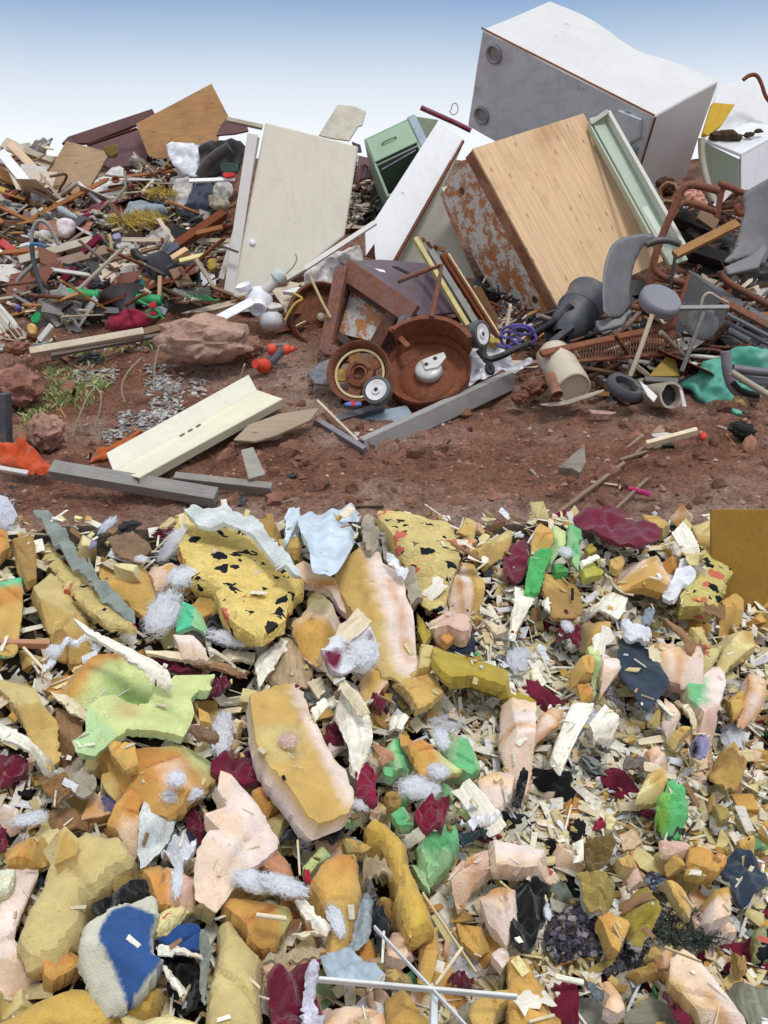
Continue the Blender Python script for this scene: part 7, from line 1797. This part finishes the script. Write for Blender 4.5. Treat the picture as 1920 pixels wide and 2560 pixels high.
fluff('B1', (720, 230), 90, 80, 'grey-lilac stuffing beside the orange-brown slab', 30, 3, 'lavender', 260)
h(FO, 'B1', '1440,880 1510,780 1659,800 1860,880 1902,930 1800,1062 1690,1082 1640,1062 1560,960', 'orange', 'rounded orange slab dusted white under the torn pink-peach sheet', .07, 6, patch=[('amber', 'B1', '1440,880 1660,780 1680,880 1560,960'), ('lime', 'B1', '1820,880 1920,900 1860,1000')], soft=.03)
fluff('B1', (1640, 730), 170, 70, 'thick white stuffing roll above the rounded orange slab', -14, 12, n=600)
h(FA, 'B1', '1510,-20 1640,-40 1760,20 1740,70 1620,55', 'maroon', 'raspberry scrap tucked above the torn pink-peach sheet', .01, 6)
# -------- lower middle
h(FO, 'B2', '360,690 440,560 560,520 670,530 682,660 702,760 640,950 622,1040 600,1132 520,1162 480,1110 500,930 420,770', 'amber', 'tall amber chunk with white fuzzy streak in the middle of the heap', .10, 8, tx=12, patch=[('orange', 'B2', '480,600 560,520 680,540 660,640 540,700'), ('mustard', 'B2', '640,680 710,720 620,1000 560,960')], soft=.02, rnd=.02, facets=1)
h(FO, 'B2', '300,640 430,488 492,540 400,612 340,692', 'lime', 'lime flap behind the tall amber chunk', .03, 7)
h(FO, 'B2', '560,450 620,450 760,500 700,540 600,510', 'mustard', 'mustard strip behind the top of the tall amber chunk', .03, 6)
h(FO, 'B2', '700,330 760,278 870,330 972,440 982,540 1040,680 1130,870 1162,960 1000,1032 950,900 900,780 920,700 850,520 800,420 720,380', (212, 176, 86), 'long bone-shaped mustard chunk in the middle of the lower heap', .10, 8, tx=10, ty=-6, rnd=.022, res=18, facets=0, undul=.008)
h(FO, 'B2', '810,830 880,740 950,910 982,1000 900,962', 'ochre', 'ochre side piece under the bone-shaped chunk', .05, 5)
h(FO, 'B2', '1030,380 1230,330 1310,358 1322,430 1250,562 1130,622 1050,602 1060,500', 'green', 'crumpled green cup-like chunk under a dark red scrap', .09, 8, undul=.02, rnd=.02)
h(FO, 'B2', '1010,610 1110,620 1132,740 1050,692', 'palegreen', 'pale green strip below the green cup-like chunk', .04, 6)
h(FO, 'B2', '870,290 960,230 1022,280 1010,350 930,362', 'green', 'green leaf-shaped bit beside the dark red scrap', .04, 8)
h(FO, 'B2', '530,290 640,260 660,330 570,350', 'palegreen', 'pale green bit below the corner of the mustard brick', .03, 6)
h(FO, 'B2', '820,-20 930,-20 880,50 830,30', 'green', 'green end below the bright orange wedge', .03, 7)
h(FO, 'B2', '1210,100 1280,90 1275,190 1220,180', 'green', 'green strip behind the white stuffing cloud', .03, 7)
h(FA, 'B2', '1030,250 1140,180 1252,200 1222,372 1110,362 1030,312', (136, 24, 56), 'raspberry velvet scrap sitting on the green cup-like chunk', .012, 14, undul=.03)
fluff('B2', (1060, 130), 150, 85, 'lumpy white stuffing cloud above the raspberry scrap', 0, 10, n=650)
fluff('B2', (1180, 20), 80, 60, 'small white stuffing knot on the orange wedge tip', 0, 12, n=220)
fluff('B2', (310, 370), 60, 160, 'grey-white stuffing wisp over the black squares', 8, 8, (206, 210, 220), 420)
fluff('B2', (170, 760), 190, 70, 'white stuffing ridge over the reddish split board', -14, 13, n=550)
fluff('B2', (520, 980), 60, 130, 'thin white fuzz beside the tall amber chunk', 20, 11, n=260)
fluff('B2', (680, 240), 90, 40, 'white fuzz at the lower corner of the mustard brick', -10, 8, n=260)
h(FE, 'B2', '380,370 520,308 577,450 480,482 390,412', 'jet', 'black rubbery square below the mustard brick corner', .01, 8)
h(FE, 'B2', '160,400 290,330 302,420 160,462', (34, 38, 48), 'navy-black scrap beside the torn pink-peach sheet', .01, 7)
h(WO, 'B2', '20,600 110,508 282,680 372,800 300,802 180,722', 'redwood', 'reddish split board under the white stuffing ridge', .016, 8)
h(PS, 'B2', '410,1210 580,1158 720,1230 842,1320 830,1392 500,1362 450,1312', 'plastic', 'blue-grey translucent plastic lid-like piece', .004, 10, undul=.012)
h(PS, 'B2', '600,1150 640,950 720,770 762,900 740,1110 650,1182', 'plastic', 'blue-grey plastic blade standing behind the tall amber chunk', .004, 6, undul=.012)
h('burlap_scrap', 'B2', '680,570 760,550 832,580 922,690 830,702 720,722', 'burlap', 'frayed burlap loop beside the bone-shaped chunk', .006, 9, undul=.03)
h('burlap_scrap', 'B2', '20,1240 200,1170 490,1158 400,1232 200,1252', 'burlap', 'flat frayed burlap strip above the dark red velvet pouch', .006, 10)
h(WO, 'B2', '250,850 330,858 492,1030 460,1062 330,982', 'palewood', 'bent cream lath folded beside the tall amber chunk', .008, 10)
h(WO, 'B2', '230,1070 480,1028 492,1052 300,1092', 'wood', 'crosswise cream lath below the bent one', .008, 11)
h(FO, 'B2', '850,1140 900,1020 960,1008 1040,1080 1062,1140 960,1242 860,1202', 'peach', 'round peach chunk with a dark red speck', .06, 7, patch=[('orange', 'B2', '920,1020 1040,1060 1050,1110 960,1090'), ('maroon', 'B2', '830,1010 910,1080 850,1140')], soft=.012)
h(FO, 'B2', '1070,1060 1180,998 1182,1180 1140,1322 1060,1292', 'amber', 'upright amber bar beside the round peach chunk', .05, 7, tx=16)
h(FO, 'B2', '1450,810 1580,758 1680,780 1692,960 1620,1042 1500,922', 'peach', 'peach chunk with orange top beside the black cloth', .07, 8, patch=[('orange', 'B2', '1450,790 1600,740 1680,800 1560,830')], soft=.02)
h(FO, 'B2', '1250,680 1350,590 1480,478 1532,530 1522,640 1400,702 1300,792', 'dustypink', 'long pinkish bar with orange band above the wood shavings', .05, 8, patch=[('orange', 'B2', '1370,570 1400,560 1430,670 1400,690')], soft=.01)
h(FO, 'B2', '1540,420 1659,398 1980,470 2032,530 2022,620 1950,642 1560,612', 'pink', 'bright pink-white slab lying on a speckled chunk', .06, 9, side='peach', patch=[('peach', 'B2', '1530,560 2030,600 2030,660 1530,650')], soft=.012)
h(RE, 'B2', '1550,620 1760,578 1940,640 1900,702 1700,692', (206, 196, 150), 'speckled rebonded chunk under the bright pink-white slab', .05, 6)
h(FA, 'B2', '1310,400 1430,408 1530,368 1552,420 1450,462 1320,472', 'teal', 'dark teal ribbed strap behind the pinkish bar', .006, 8)
h('paper_scrap', 'B2', '1310,200 1420,148 1472,230 1400,292', 'white', 'torn white paper piece above the teal strap', .004, 10, undul=.02)
h('paper_scrap', 'B2', '1310,340 1430,318 1540,330 1560,280 1610,310 1380,392', 'white', 'crinkled white film strip above the teal strap', .004, 10, undul=.02)
h(FO, 'B2', '1300,250 1470,268 1400,312', 'lime', 'lime sliver under the torn white paper', .02, 8)
h(FO, 'B2', '1420,30 1560,-60 1690,-40 1659,130 1560,212 1460,150', 'peach', 'peach block with mustard top above the teal strap', .06, 8, patch=[('amber', 'B2', '1420,0 1560,-70 1560,20 1470,60')], soft=.02)
h(FA, 'B2', '60,1360 170,1280 330,1250 402,1300 390,1450 442,1590 400,1760 120,1760 100,1500', 'maroon', 'dark red velvet pouch with white fleece lining at the bottom edge', .012, 9, undul=.03, res=20)
h(FU, 'B2', '330,1260 400,1248 390,1400 360,1500 442,1602 420,1760 290,1700 300,1440', (214, 212, 224), 'white fleece lining strip of the dark red velvet pouch', .01, 13, ragged=1.2)
h(FO, 'B2', '420,1400 560,1383 790,1390 842,1620 850,1760 440,1760', 'peach', 'peach cube face at the bottom edge under the long white rod', .08, 7, rim='orange', rimw=.02, patch=[('pink', 'B2', '780,1390 860,1400 860,1760 820,1760')], soft=.015)
h(FO, 'B2', '830,1420 960,1368 1010,1480 1110,1600 1130,1760 850,1760', 'amber', 'amber slab at the bottom edge beside the peach cube', .06, 5)
h(FO, 'B2', '840,1250 1000,1280 1010,1320 900,1350 840,1320', 'mustard', 'mustard scrap in the gap below the round peach chunk', .04, 5)
h(FO, 'B2', '1380,1600 1400,1450 1520,1290 1640,1300 1662,1430 1570,1540 1500,1760 1430,1720', 'mustard', 'mustard slab standing near the rod crossing', .06, 8, tx=14)
h(FA, 'B2', '1240,1300 1330,1308 1432,1340 1420,1402 1320,1412', 'maroon', 'dark red cloth crumple near the rod crossing', .01, 6, undul=.03)
h(FA, 'B2', '640,60 700,-20 780,20 770,150 802,242 720,212 650,172', (140, 26, 60), 'dark red cloth beside the pink cut side of the mustard brick', .012, 8, undul=.02)
h(FO, 'B2', '840,160 900,120 965,170 940,230 870,240', 'ochre', 'rough ochre crumb above the bone-shaped chunk', .04, 8, ragged=1.0)
h(FO, 'B2', '-20,110 170,140 192,200 60,262 -20,240', 'orange', 'orange bit in shade under the mustard brick', .05, 5)
h(FA, 'B2', '300,660 340,670 380,770 330,760', (190, 30, 56), 'thin red strip beside the reddish split board', .006, 8)
h(FA, 'B2', '740,850 860,880 880,1010 800,1180 760,1020', (40, 46, 56), 'navy netted ribbon beneath the bone-shaped chunk', .006, 5, undul=.02)
h(FO, 'B2', '1300,1000 1480,1020 1540,1130 1440,1210 1330,1110', 'amber', 'shaggy amber mat dusted with sawdust', .02, 5, ragged=1.0)
h(FO, 'B2', '1530,1200 1620,1090 1650,1230 1600,1290', 'pink', 'small pale pink wedge beside the shaggy amber mat', .03, 7)
# -------- lower right
h(FE, 'B3', '-20,740 130,718 230,800 262,900 200,982 150,1102 20,1190 -20,1000', 'jet', 'big crumpled black cloth hanging beside the purple crumbs', .012, 9, undul=.03, res=18)
fluff('B3', (230, 930), 30, 60, 'white lining tuft at the edge of the black cloth', 0, 10, n=140)
h(FO, 'B3', '940,200 1010,100 1050,20 1130,58 1147,220 1100,332 1000,322 940,270', (104, 196, 122), 'bright green block with a hollow, greenest in the lower heap', .07, 8, undul=.02, patch=[((132, 176, 70), 'B3', '930,200 1010,120 1010,330 930,300')], soft=.008)
h(FO, 'B3', '800,200 890,10 980,-10 1012,70 960,162', 'cream', 'cream-yellow wedge leaning on the bright green block', .05, 8, patch=[('amber', 'B3', '860,-20 1020,-20 1000,100 920,110')], soft=.02)
h(FA, 'B3', '460,470 580,448 660,430 662,530 600,642 500,652 470,562', 'darkolive', 'dark olive suede scrap below the wood shavings', .012, 9, undul=.02)
h(FO, 'B3', '420,660 490,638 690,710 682,800 600,942 500,892 450,750', 'dullolive', 'olive dented shell-like piece with white underside', .03, 9, undul=.02, side='white')
h(FO, 'B3', '740,860 800,760 890,748 962,850 972,900 920,1022 860,1102 800,1082 790,920', (164, 148, 64), 'lumpy olive piece with pale rim beside the amber bar', .05, 9, undul=.02, side='white')
h(FO, 'B3', '560,960 700,880 792,960 740,1080 700,1182 650,1152 610,1032', 'amber', 'folded amber piece beside the purple crumbs', .05, 8, patch=[('orange', 'B3', '560,950 700,870 720,920 600,1000')], soft=.008)
cluster('B3', '240,1000 330,950 420,870 520,960 600,1040 622,1140 520,1212 400,1232 260,1252 230,1130', [(52, 46, 62), (30, 28, 34), (96, 90, 104), (70, 62, 82), (150, 146, 150), (84, 80, 62)], 'dark purple crumbly cluster', 420, 4, 0.05)
cluster('B3', '760,1180 850,1130 890,1180 860,1240 720,1300 620,1340', [(52, 46, 62), (30, 28, 34), (96, 90, 104), (70, 62, 82), (150, 146, 150), (84, 80, 62)], 'lilac crumbs trailing off the folded amber piece', 130, 4, 0.02)
cluster('B3', '880,690 960,700 1040,780 1000,830 930,780', [(70, 84, 110), (40, 44, 56), (130, 140, 160), (170, 174, 176)], 'blue-grey crumbs beside the lumpy olive piece', 130, 4, 0.02)
h(FO, 'B3', '1160,450 1290,468 1400,540 1392,610 1340,642 1160,552', 'orange', 'clean-cut orange bar beside the dark slate scrap', .05, 8, tx=14)
h(FO, 'B3', '1150,600 1240,588 1330,640 1362,700 1290,702 1160,662', 'khaki', 'khaki bar below the clean-cut orange bar', .04, 7)
h(FE, 'B3', '1350,650 1430,530 1550,538 1659,660 1700,740 1580,790 1550,852 1440,802 1420,732', 'slate', 'dark slate scrap at the frame edge beside the orange bar', .008, 9)
h(FO, 'B3', '1250,790 1330,730 1430,768 1422,940 1300,982 1260,902', 'peach', 'two-tone block, amber above and peach below', .07, 7, patch=[('amber', 'B3', '1240,700 1440,700 1440,830 1240,830')], soft=.006)
h(FO, 'B3', '1290,990 1410,948 1462,1050 1320,1052', 'peach', 'small peach block under the two-tone block', .05, 6)
h(FO, 'B3', '970,660 1020,658 1120,790 1182,870 1160,942 1090,882 1040,782', 'mustard', 'narrow mustard stick-like strip beside the blue-grey crumbs', .04, 8)
h(FO, 'B3', '950,470 1160,418 1150,512 1040,542 970,522', 'dustypink', 'dusty pink bar under the thin black strip', .04, 7)
h(FO, 'B3', '1010,580 1080,540 1140,560 1130,620 1040,640', 'amber', 'amber crumb below the dusty pink bar', .04, 7)
h(FO, 'B3', '1030,1230 1110,1158 1200,1210 1300,1310 1450,1480 1590,1690 1400,1760 1280,1642 1100,1442 1020,1372', 'peach', 'long pink plank-like slab with mustard edge at the bottom corner', .08, 9, tx=8, ty=-8, patch=[('mustard', 'B3', '1010,1320 1100,1430 1300,1640 1240,1680 1050,1460'), ('orange', 'B3', '1240,1440 1270,1440 1400,1620 1370,1630')], soft=.01, side='mustard')
h(FA, 'B3', '970,1450 1030,1408 1120,1470 1260,1590 1340,1720 1150,1700', 'maroon', 'dark red velvet strip under the long pink plank-like slab', .014, 8)
h(FO, 'B3', '570,1380 690,1368 752,1450 750,1540 690,1582 610,1532 640,1460', 'peach', 'curled C-shaped peach piece on the grey boards', .05, 8, patch=[('orange', 'B3', '560,1360 680,1370 700,1440 620,1540 640,1440')], soft=.015)
for q, c_, lb in (('320,1420 420,1408 560,1520 740,1720 380,1720', 'greywood', 'wide weathered grey board at the bottom edge'), ('500,1350 480,1300 700,1200 760,1168 742,1240', 'dullolive', 'olive painted lath below the purple cluster'),
                  ('720,1600 900,1480 1100,1560 1180,1760 740,1760', 'floor', 'grey-green board between grey board and dark red velvet strip'), ('1300,1340 1500,1240 1720,1320 1720,1760 1600,1760 1400,1450', 'floor', 'grey-green board at the bottom corner beyond the long pink slab')):
    h('wood_plank', 'B3', q, c_, lb, .015, 3, tx=0, ty=0, ragged=.1)
h(FO, 'B3', '-20,1250 60,1158 110,1160 230,1300 300,1420 352,1540 260,1720 -20,1740', 'amber', 'large folded amber sheet near the rod crossing', .05, 8, tx=10, undul=.02)
h(FO, 'B3', '1470,430 1580,428 1592,540 1480,502', 'amber', 'amber cube above the dark slate scrap', .05, 7)
h(FO, 'B3', '1600,370 1690,300 1700,460', 'amber', 'amber wedge at the frame edge above the dark slate scrap', .04, 6)
h(FO, 'B3', '1310,210 1400,188 1412,310 1350,332', 'dullolive', 'dull olive chip beside the bright green block', .04, 6)
h(FO, 'B3', '690,570 760,548 822,590 780,642 720,622', 'mustard', 'mustard domed chip beside the dark olive suede', .04, 8)
h(FO, 'B3', '730,650 820,640 850,720 770,760', 'dustypink', 'pinkish stub below the mustard domed chip', .03, 7)
h(FO, 'B3', '1440,1170 1540,1188 1542,1280 1480,1312', 'ochre', 'ochre half-round piece on the grey-green board', .04, 5)
h(FO, 'B3', '880,1190 960,1110 1002,1180 990,1222', 'mustard', 'mustard corner above the long pink plank-like slab', .04, 6)
h(FO, 'B3', '780,1270 1010,1230 1010,1290 860,1330', 'ochre', 'ochre slab end under the mustard corner', .04, 5)
h(RE, 'B3', '1560,1060 1659,990 1700,1180 1590,1182', (150, 152, 110), 'mossy green rebonded bit at the frame edge', .05, 5)
h(PS, 'B3', '480,1380 560,1388 622,1470 540,1502', (110, 120, 128), 'dark grey plastic tab beside the curled peach piece', .004, 8)
h(FE, 'B3', '1000,420 1150,378 1205,358 1020,452', 'jet', 'thin black strip over the dusty pink bar', .006, 9)
h(FE, 'B3', '20,150 60,-10 110,20 80,170 40,272 -10,230', 'jet', 'black strap end below the peach block with mustard top', .008, 8)
h(FO, 'B3', '610,290 640,250 690,300 650,390 615,390', 'cream', 'upright cream stub in the wood shavings', .03, 9)
h(WO, 'B3', '395,460 465,458 465,590 400,595', 'palewood', 'white square chip beside the dark olive suede', .008, 10)
h(WO, 'B3', '700,440 840,350 840,480 720,540', (206, 178, 140), 'beige curled veneer beside the dark olive suede', .008, 8)
h(FA, 'B3', '540,340 590,310 605,380 550,390', (160, 24, 54), 'small raspberry scrap in the wood shavings', .006, 9)
g = Geo(); strands(g, on_plane(px('B3', (1110, 1040)), HA + HN * .06, HN), (E1, E2, HN), (.07, .03, .02), 420, .04, .0012, (40, 56, 48), random.Random(8))
tag(g.make('bristle_tuft', 'fabric'), 'dark green bristly tuft beside the lumpy olive piece', 'bristles')
h(FO, 'B3', '1150,960 1230,920 1280,1000 1260,1060 1200,1020', 'dustypink', 'bent pinkish strip beside the dark green bristly tuft', .03, 6)
# long rods
stick('B2', (405, 1355), (1700, 1470), 27, .012, (224, 226, 222), 'longest white plastic rod lying across the lower heap', 16, 'plastic_rod', 'plastic rod', 'plastic')
stick('B2', (765, 1015), (1400, 1700), 15, .008, (214, 216, 214), 'thin white rod crossing the longest white rod', 14, 'plastic_rod', 'plastic rod', 'plastic', dl=3)
stick('B2', (1080, 800), (1430, 1320), 14, .006, 'straw', 'straw-thin pale rod beside the bone-shaped chunk', 14, 'plastic_rod', 'plastic rod', 'plastic')
stick('B2', (1165, 1400), (1340, 1155), 26, .010, 'wood', 'straight wooden stick meeting the rods at the crossing', 15)
stick('B2', (1160, 1412), (1155, 1760), 52, .012, (216, 224, 230), 'flat white plastic strip running down from the rod crossing', 14, 'plastic_rod', 'plastic rod', 'plastic')
stick('B3', (280, 1345), (470, 1385), 42, .006, 'palewood', 'pale lath at the end of the large folded amber sheet', 9)
stick('B3', (110, 1640), (280, 1595), 24, .006, 'wood', 'pale splinter lying on the large folded amber sheet', 13)
stick('B3', (990, 1155), (1230, 1250), 12, .005, 'straw', 'thin straw over the long pink plank-like slab', 17)
stick('B2', (0, 945), (200, 970), 34, .006, 'wood', 'splinter lying on the rounded orange slab', 13)
stick('B2', (270, 460), (285, 690), 16, .005, 'wood', 'upright straw beside the lime flap', 10)
stick('B2', (830, 1050), (820, 1260), 20, .005, 'palewood', 'upright pale splinter beside the round peach chunk', 12)

# -------- the rest of the heap: small crumbs, chips and threads
from mathutils.bvhtree import BVHTree
bv, bf = [], []
for o in HEAPOBJ + [hb_]:
    k = len(bv); rm = o.rotation_euler.to_matrix(); bv += [rm @ v.co + o.location for v in o.data.vertices]; bf += [[i + k for i in f.vertices] for f in o.data.polygons]
BVH = BVHTree.FromPolygons(bv, bf)
ZV = Vector((0, 0, 1))


def drop(p, l):
    """where something dropped near p comes to rest on the scraps; gives place and slope"""
    q = on_plane(p, HA + HN * .05, HN)
    hit = BVH.ray_cast(q + HN * .5, -HN)
    if hit[0] is None: return heap_pt(p, l), HN
    n = hit[1] if hit[1].dot(HN) > 0 else -hit[1]
    return hit[0] + n * l, (n if n.dot(HN) > .4 else HN)


def low(p, k):
    """mostly refuses places on top of the big scraps"""
    q = on_plane(p, HA + HN * .05, HN); hit = BVH.ray_cast(q + HN * .5, -HN)
    return hit[0] is None or (hit[0] - HA).dot(HN) < .012 or rs.random() < k


def heap_pt(p, l):
    q = on_plane(p, HA, HN)
    z = max(heap_surf(q.x, q.y) + .03, hz(q.x, q.y) - .02)
    return Vector((q.x, q.y, z)) + HN * l


hp_ = {}
CR = [('mustard', 'mustard'), ('amber', 'amber'), ('peach', 'peach'), ('pink', 'pale pink'), ('khaki', 'khaki'), ('cream', 'cream'), ('green', 'green'), ('ochre', 'ochre-brown'), ('orange', 'orange'), ('lime', 'lime')]
CW = [7, 5, 7, 5, 5, 5, 1.2, 4, 2, 1]


def crumb(ck, var, kind):
    if (ck, var, kind) in hp_: return hp_[(ck, var, kind)], False
    rr_ = random.Random(f'{ck}{var}{kind}')
    bm = bmesh.new(); bmesh.ops.create_cube(bm, size=1)
    sc = (rr_.uniform(.03, .05), rr_.uniform(.02, .035), rr_.uniform(.012, .026))
    for v in bm.verts: v.co = Vector((v.co.x * sc[0], v.co.y * sc[1], v.co.z * sc[2])) + Vector([rr_.uniform(-.011, .011) for _ in range(3)])
    bmesh.ops.bevel(bm, geom=bm.edges[:], offset=.0012, segments=1, affect='EDGES', profile=.6)
    bmesh.ops.subdivide_edges(bm, edges=[e for e in bm.edges if e.calc_length() > .012], cuts=2, use_grid_fill=True)
    bm.verts.index_update()
    V = [v.co + Vector(noise.noise_vector(v.co * 60 + Vector((var * 9, 0, 0)))) * .0022 for v in bm.verts]; Fs = [tuple(v.index for v in f.verts) for f in bm.faces]; bm.free()
    b = c3(ck); alt = c3(dict(mustard='khaki', amber='orange', peach='orange', pink='peach', khaki='cream', cream='mustard', green='palegreen', ochre='mustard', orange='amber', lime='cream')[ck])
    cc = []
    for v in V:
        w_ = min(1, max(0, noise.noise(v * 35 + Vector((0, var * 5, 0))) * 1.6 + .35)); cc.append(b * (1 - w_) + alt * w_)
    o = mesh_obj('foam_crumb', V, Fs, 'foam', np.array(cc), smooth=True, origin=(0, 0, 0))
    o.data.set_sharp_from_angle(angle=R(32))
    hp_[(ck, var, kind)] = o
    return o, True


rs = random.Random(77)
def region_word(p):
    x, y = p
    if y < 1560: return 'in the upper heap near the crest' if x < 1250 else 'in the upper heap by the brown board wall'
    if 1080 < x < 1720 and y < 2080: return 'among the bright wood shavings'
    if y < 2080: return 'around the long smooth mustard brick' if x < 1080 else 'by the frame edge beside the tall pink slab'
    return 'in the lower heap around the khaki slabs' if x < 760 else ('in the lower heap around the rod crossing' if x < 1300 else 'in the lower heap around the purple cluster')


for i in range(340):
    while True:
        p = (rs.uniform(-30, 1950), rs.uniform(1300, 2590)) if i < 260 else (rs.choice([rs.uniform(-420, -40), rs.uniform(1960, 2340)]), rs.uniform(1320, 2700))
        wgt = .22 + .78 * (p[0] / 1920)
        if 1350 < p[0] and p[1] > 2420: wgt = .12
        if 1080 < p[0] < 1720 and 1480 < p[1] < 2150: wgt *= .15
        if rs.random() < wgt and low(p, .04): break
    ck, cw_ = rs.choices(CR, CW)[0]; var = rs.randint(0, 3)
    o, new = crumb(ck, var, 0)
    if not new: o = o.copy(); COL.objects.link(o)
    o.location = heap_pt(p, rs.uniform(.0, .03)) if i % 4 else drop(p, .008)[0]
    o.rotation_euler = (rs.uniform(0, 6.3), rs.uniform(0, 6.3), rs.uniform(0, 6.3))
    s = rs.uniform(.55, 1.25) * (1.0 if p[0] > 1000 else 1.25); o.scale = (s, s, s)
    wd = region_word(p)
    tag(o, f'small {cw_} foam crumb {wd}', 'foam', f'{cw_} foam crumbs {wd}')

WC = [('palewood', 'cream-white'), ('wood', 'pale wood'), ('brownwood', 'brown'), ('straw', 'straw-coloured'), ('redwood', 'reddish')]
WW = [9, 6, 1.2, 2, .7]
wp_ = {}


def chip(ck, var):
    if (ck, var) in wp_: return wp_[(ck, var)], False
    rr_ = random.Random(f'{ck}{var}w')
    g = Geo(); L = rr_.uniform(.04, .085); w_ = rr_.uniform(.009, .03); n = 5
    top = [Vector((-L / 2 + L * i / n, w_ / 2 + rr_.uniform(-.2, .2) * w_, 0)) for i in range(n + 1)]
    bot = [Vector((L / 2 - L * i / n, -w_ / 2 + rr_.uniform(-.2, .2) * w_, 0)) for i in range(n + 1)]
    end = [Vector((L / 2 + rr_.uniform(-.25, .15) * w_, w_ * q, 0)) for q in (.25, 0, -.25)]
    g.prism(top + end + bot + [Vector((-L / 2 + rr_.uniform(-.3, .3) * w_, 0, 0))], Vector((0, 0, 1)), rr_.uniform(.0015, .005), ck)
    bend = rr_.uniform(-6, 6)
    for v in g.v: v.z += bend * v.x * v.x
    o = g.make('wood_shaving', 'wood', bev=.0006, origin=(0, 0, 0)); wp_[(ck, var)] = o
    return o, True


def dens(p):
    x, y = p
    d = .18
    if 1080 < x < 1760 and 1480 < y < 2150: d = 1.0
    elif 640 < x < 1080 and 1560 < y < 1860: d = .6
    elif x > 1080: d = .45
    return d


def lie(l=.03, out=0):
    while True:
        p = (rs.uniform(-30 - out, 1950 + out), rs.uniform(1300, 2590 + out * .3))
        if rs.random() < dens(p) and low(p, l): return p


from mathutils import Quaternion
def rest_rot(sd, n=None):
    return ((n or HN).to_track_quat('Z', 'Y') @ Quaternion((0, 0, 1), rs.uniform(0, 6.3)) @ Quaternion((1, 0, 0), rs.gauss(0, sd)) @ Quaternion((0, 1, 0), rs.gauss(0, sd)))


for i in range(290):
    p = lie(.05)
    ck, cw_ = rs.choices(WC, WW)[0]; var = rs.randint(0, 6)
    o, new = chip(ck, var)
    if not new: o = o.copy(); COL.objects.link(o)
    P, nn = drop(p, rs.uniform(.002, .014)); o.location = P; o.rotation_mode = 'QUATERNION'; o.rotation_quaternion = rest_rot(.3, nn)
    s = rs.uniform(.6, 1.2); o.scale = (s, s * rs.uniform(.8, 1.6), 1)
    wd = region_word(p)
    tag(o, f'small {cw_} shaving {wd}', 'wood', f'{cw_} shavings {wd}')

g = Geo()
for i in range(21000):
    p = lie(.045 if i % 5 < 2 else 1, 380)
    if i % 5 < 2: P, nn = drop(p, rs.uniform(.0005, .006)); q = rest_rot(.25, nn); dk = .36 + .3 * rs.random() ** 2
    else: P = heap_pt(p, rs.uniform(-.005, .03)); q = rest_rot(.4); dk = 1.0
    if rs.random() < .8:
        L, w_, t_ = dk * rs.uniform(.006, .032), dk * rs.choice([rs.uniform(.001, .003), rs.uniform(.004, .013)]), rs.uniform(.0008, .003)
        ck = rs.choices(['palewood', 'wood', 'brownwood', 'straw', 'cream', 'white'], [11, 6, 1.5, 2, 3, 2])[0]
    else:
        L, w_, t_ = dk * rs.uniform(.004, .013), dk * rs.uniform(.003, .009), dk * rs.uniform(.003, .008)
        ck = rs.choices(['mustard', 'amber', 'peach', 'khaki', 'cream', 'maroon', 'jet', 'green', 'white', 'ochre', 'greygreen'], [6, 6, 5, 5, 4, 2, 2.5, 1, 3, 5, 2])[0]
    V8 = []
    for a in (-1, 1):
        for b in (-1, 1):
            for c in (-1, 1):
                V8.append(P + q @ Vector((a * L * rs.uniform(.7, 1.1), b * w_ * rs.uniform(.5, 1.1), c * t_ * .5)))
    cc = np.clip(c3(ck) * rs.uniform(.75, 1.08), 0, 1)
    g.add(V8, [(0, 1, 3, 2), (4, 6, 7, 5), (0, 4, 5, 1), (2, 3, 7, 6), (0, 2, 6, 4), (1, 5, 7, 3)], cc)
tag(g.make('sawdust', 'wood', origin=(0, 0, 0)), 'fine wood shavings and foam dust over the whole scrap heap', 'sawdust', kind='stuff')

FBC = [('maroon', 'dark red'), ('jet', 'black'), ('white', 'white'), ('greygreen', 'grey-green'), ('slate', 'slate-blue'), ('canvas', 'beige')]
fb_ = {}
for i in range(80):
    p = lie(.1) if i % 2 else (rs.uniform(0, 1920), rs.uniform(1310, 2560))
    ck, cw_ = rs.choices(FBC, [3.5, 2, 5, 2, 1, 3])[0]; var = rs.randint(0, 3)
    k = (ck, var)
    if k in fb_: o = fb_[k].copy(); COL.objects.link(o)
    else:
        rr_ = random.Random(f'{k}'); gg = Geo()
        lump(gg, Vector((0, 0, 0)), (Vector((1, 0, 0)), Vector((0, 1, 0)), Vector((0, 0, 1))), (.03, .02, .009), ck, var + 11, .5, 3, 2.2)
        if ck == 'white': fuzz(gg, Vector((0, 0, 0)), (Vector((1, 0, 0)), Vector((0, 1, 0)), Vector((0, 0, 1))), (.036, .026, .014), 380, .022, .0003, 'white', rr_)
        o = gg.make('cloth_shred', 'fluff' if ck == 'white' else 'fabric', smooth=True, origin=(0, 0, 0)); fb_[k] = o
    o.location = heap_pt(p, rs.uniform(.005, .035)); o.rotation_mode = 'QUATERNION'; o.rotation_quaternion = rest_rot(.4)
    s = rs.uniform(.6, 1.4); o.scale = (s, s, s)
    wd = region_word(p); nm = 'stuffing tuft' if ck == 'white' else 'cloth shred'
    tag(o, f'small {cw_} {nm} {wd}', 'stuffing' if ck == 'white' else 'fabric', f'{cw_} {nm}s {wd}')
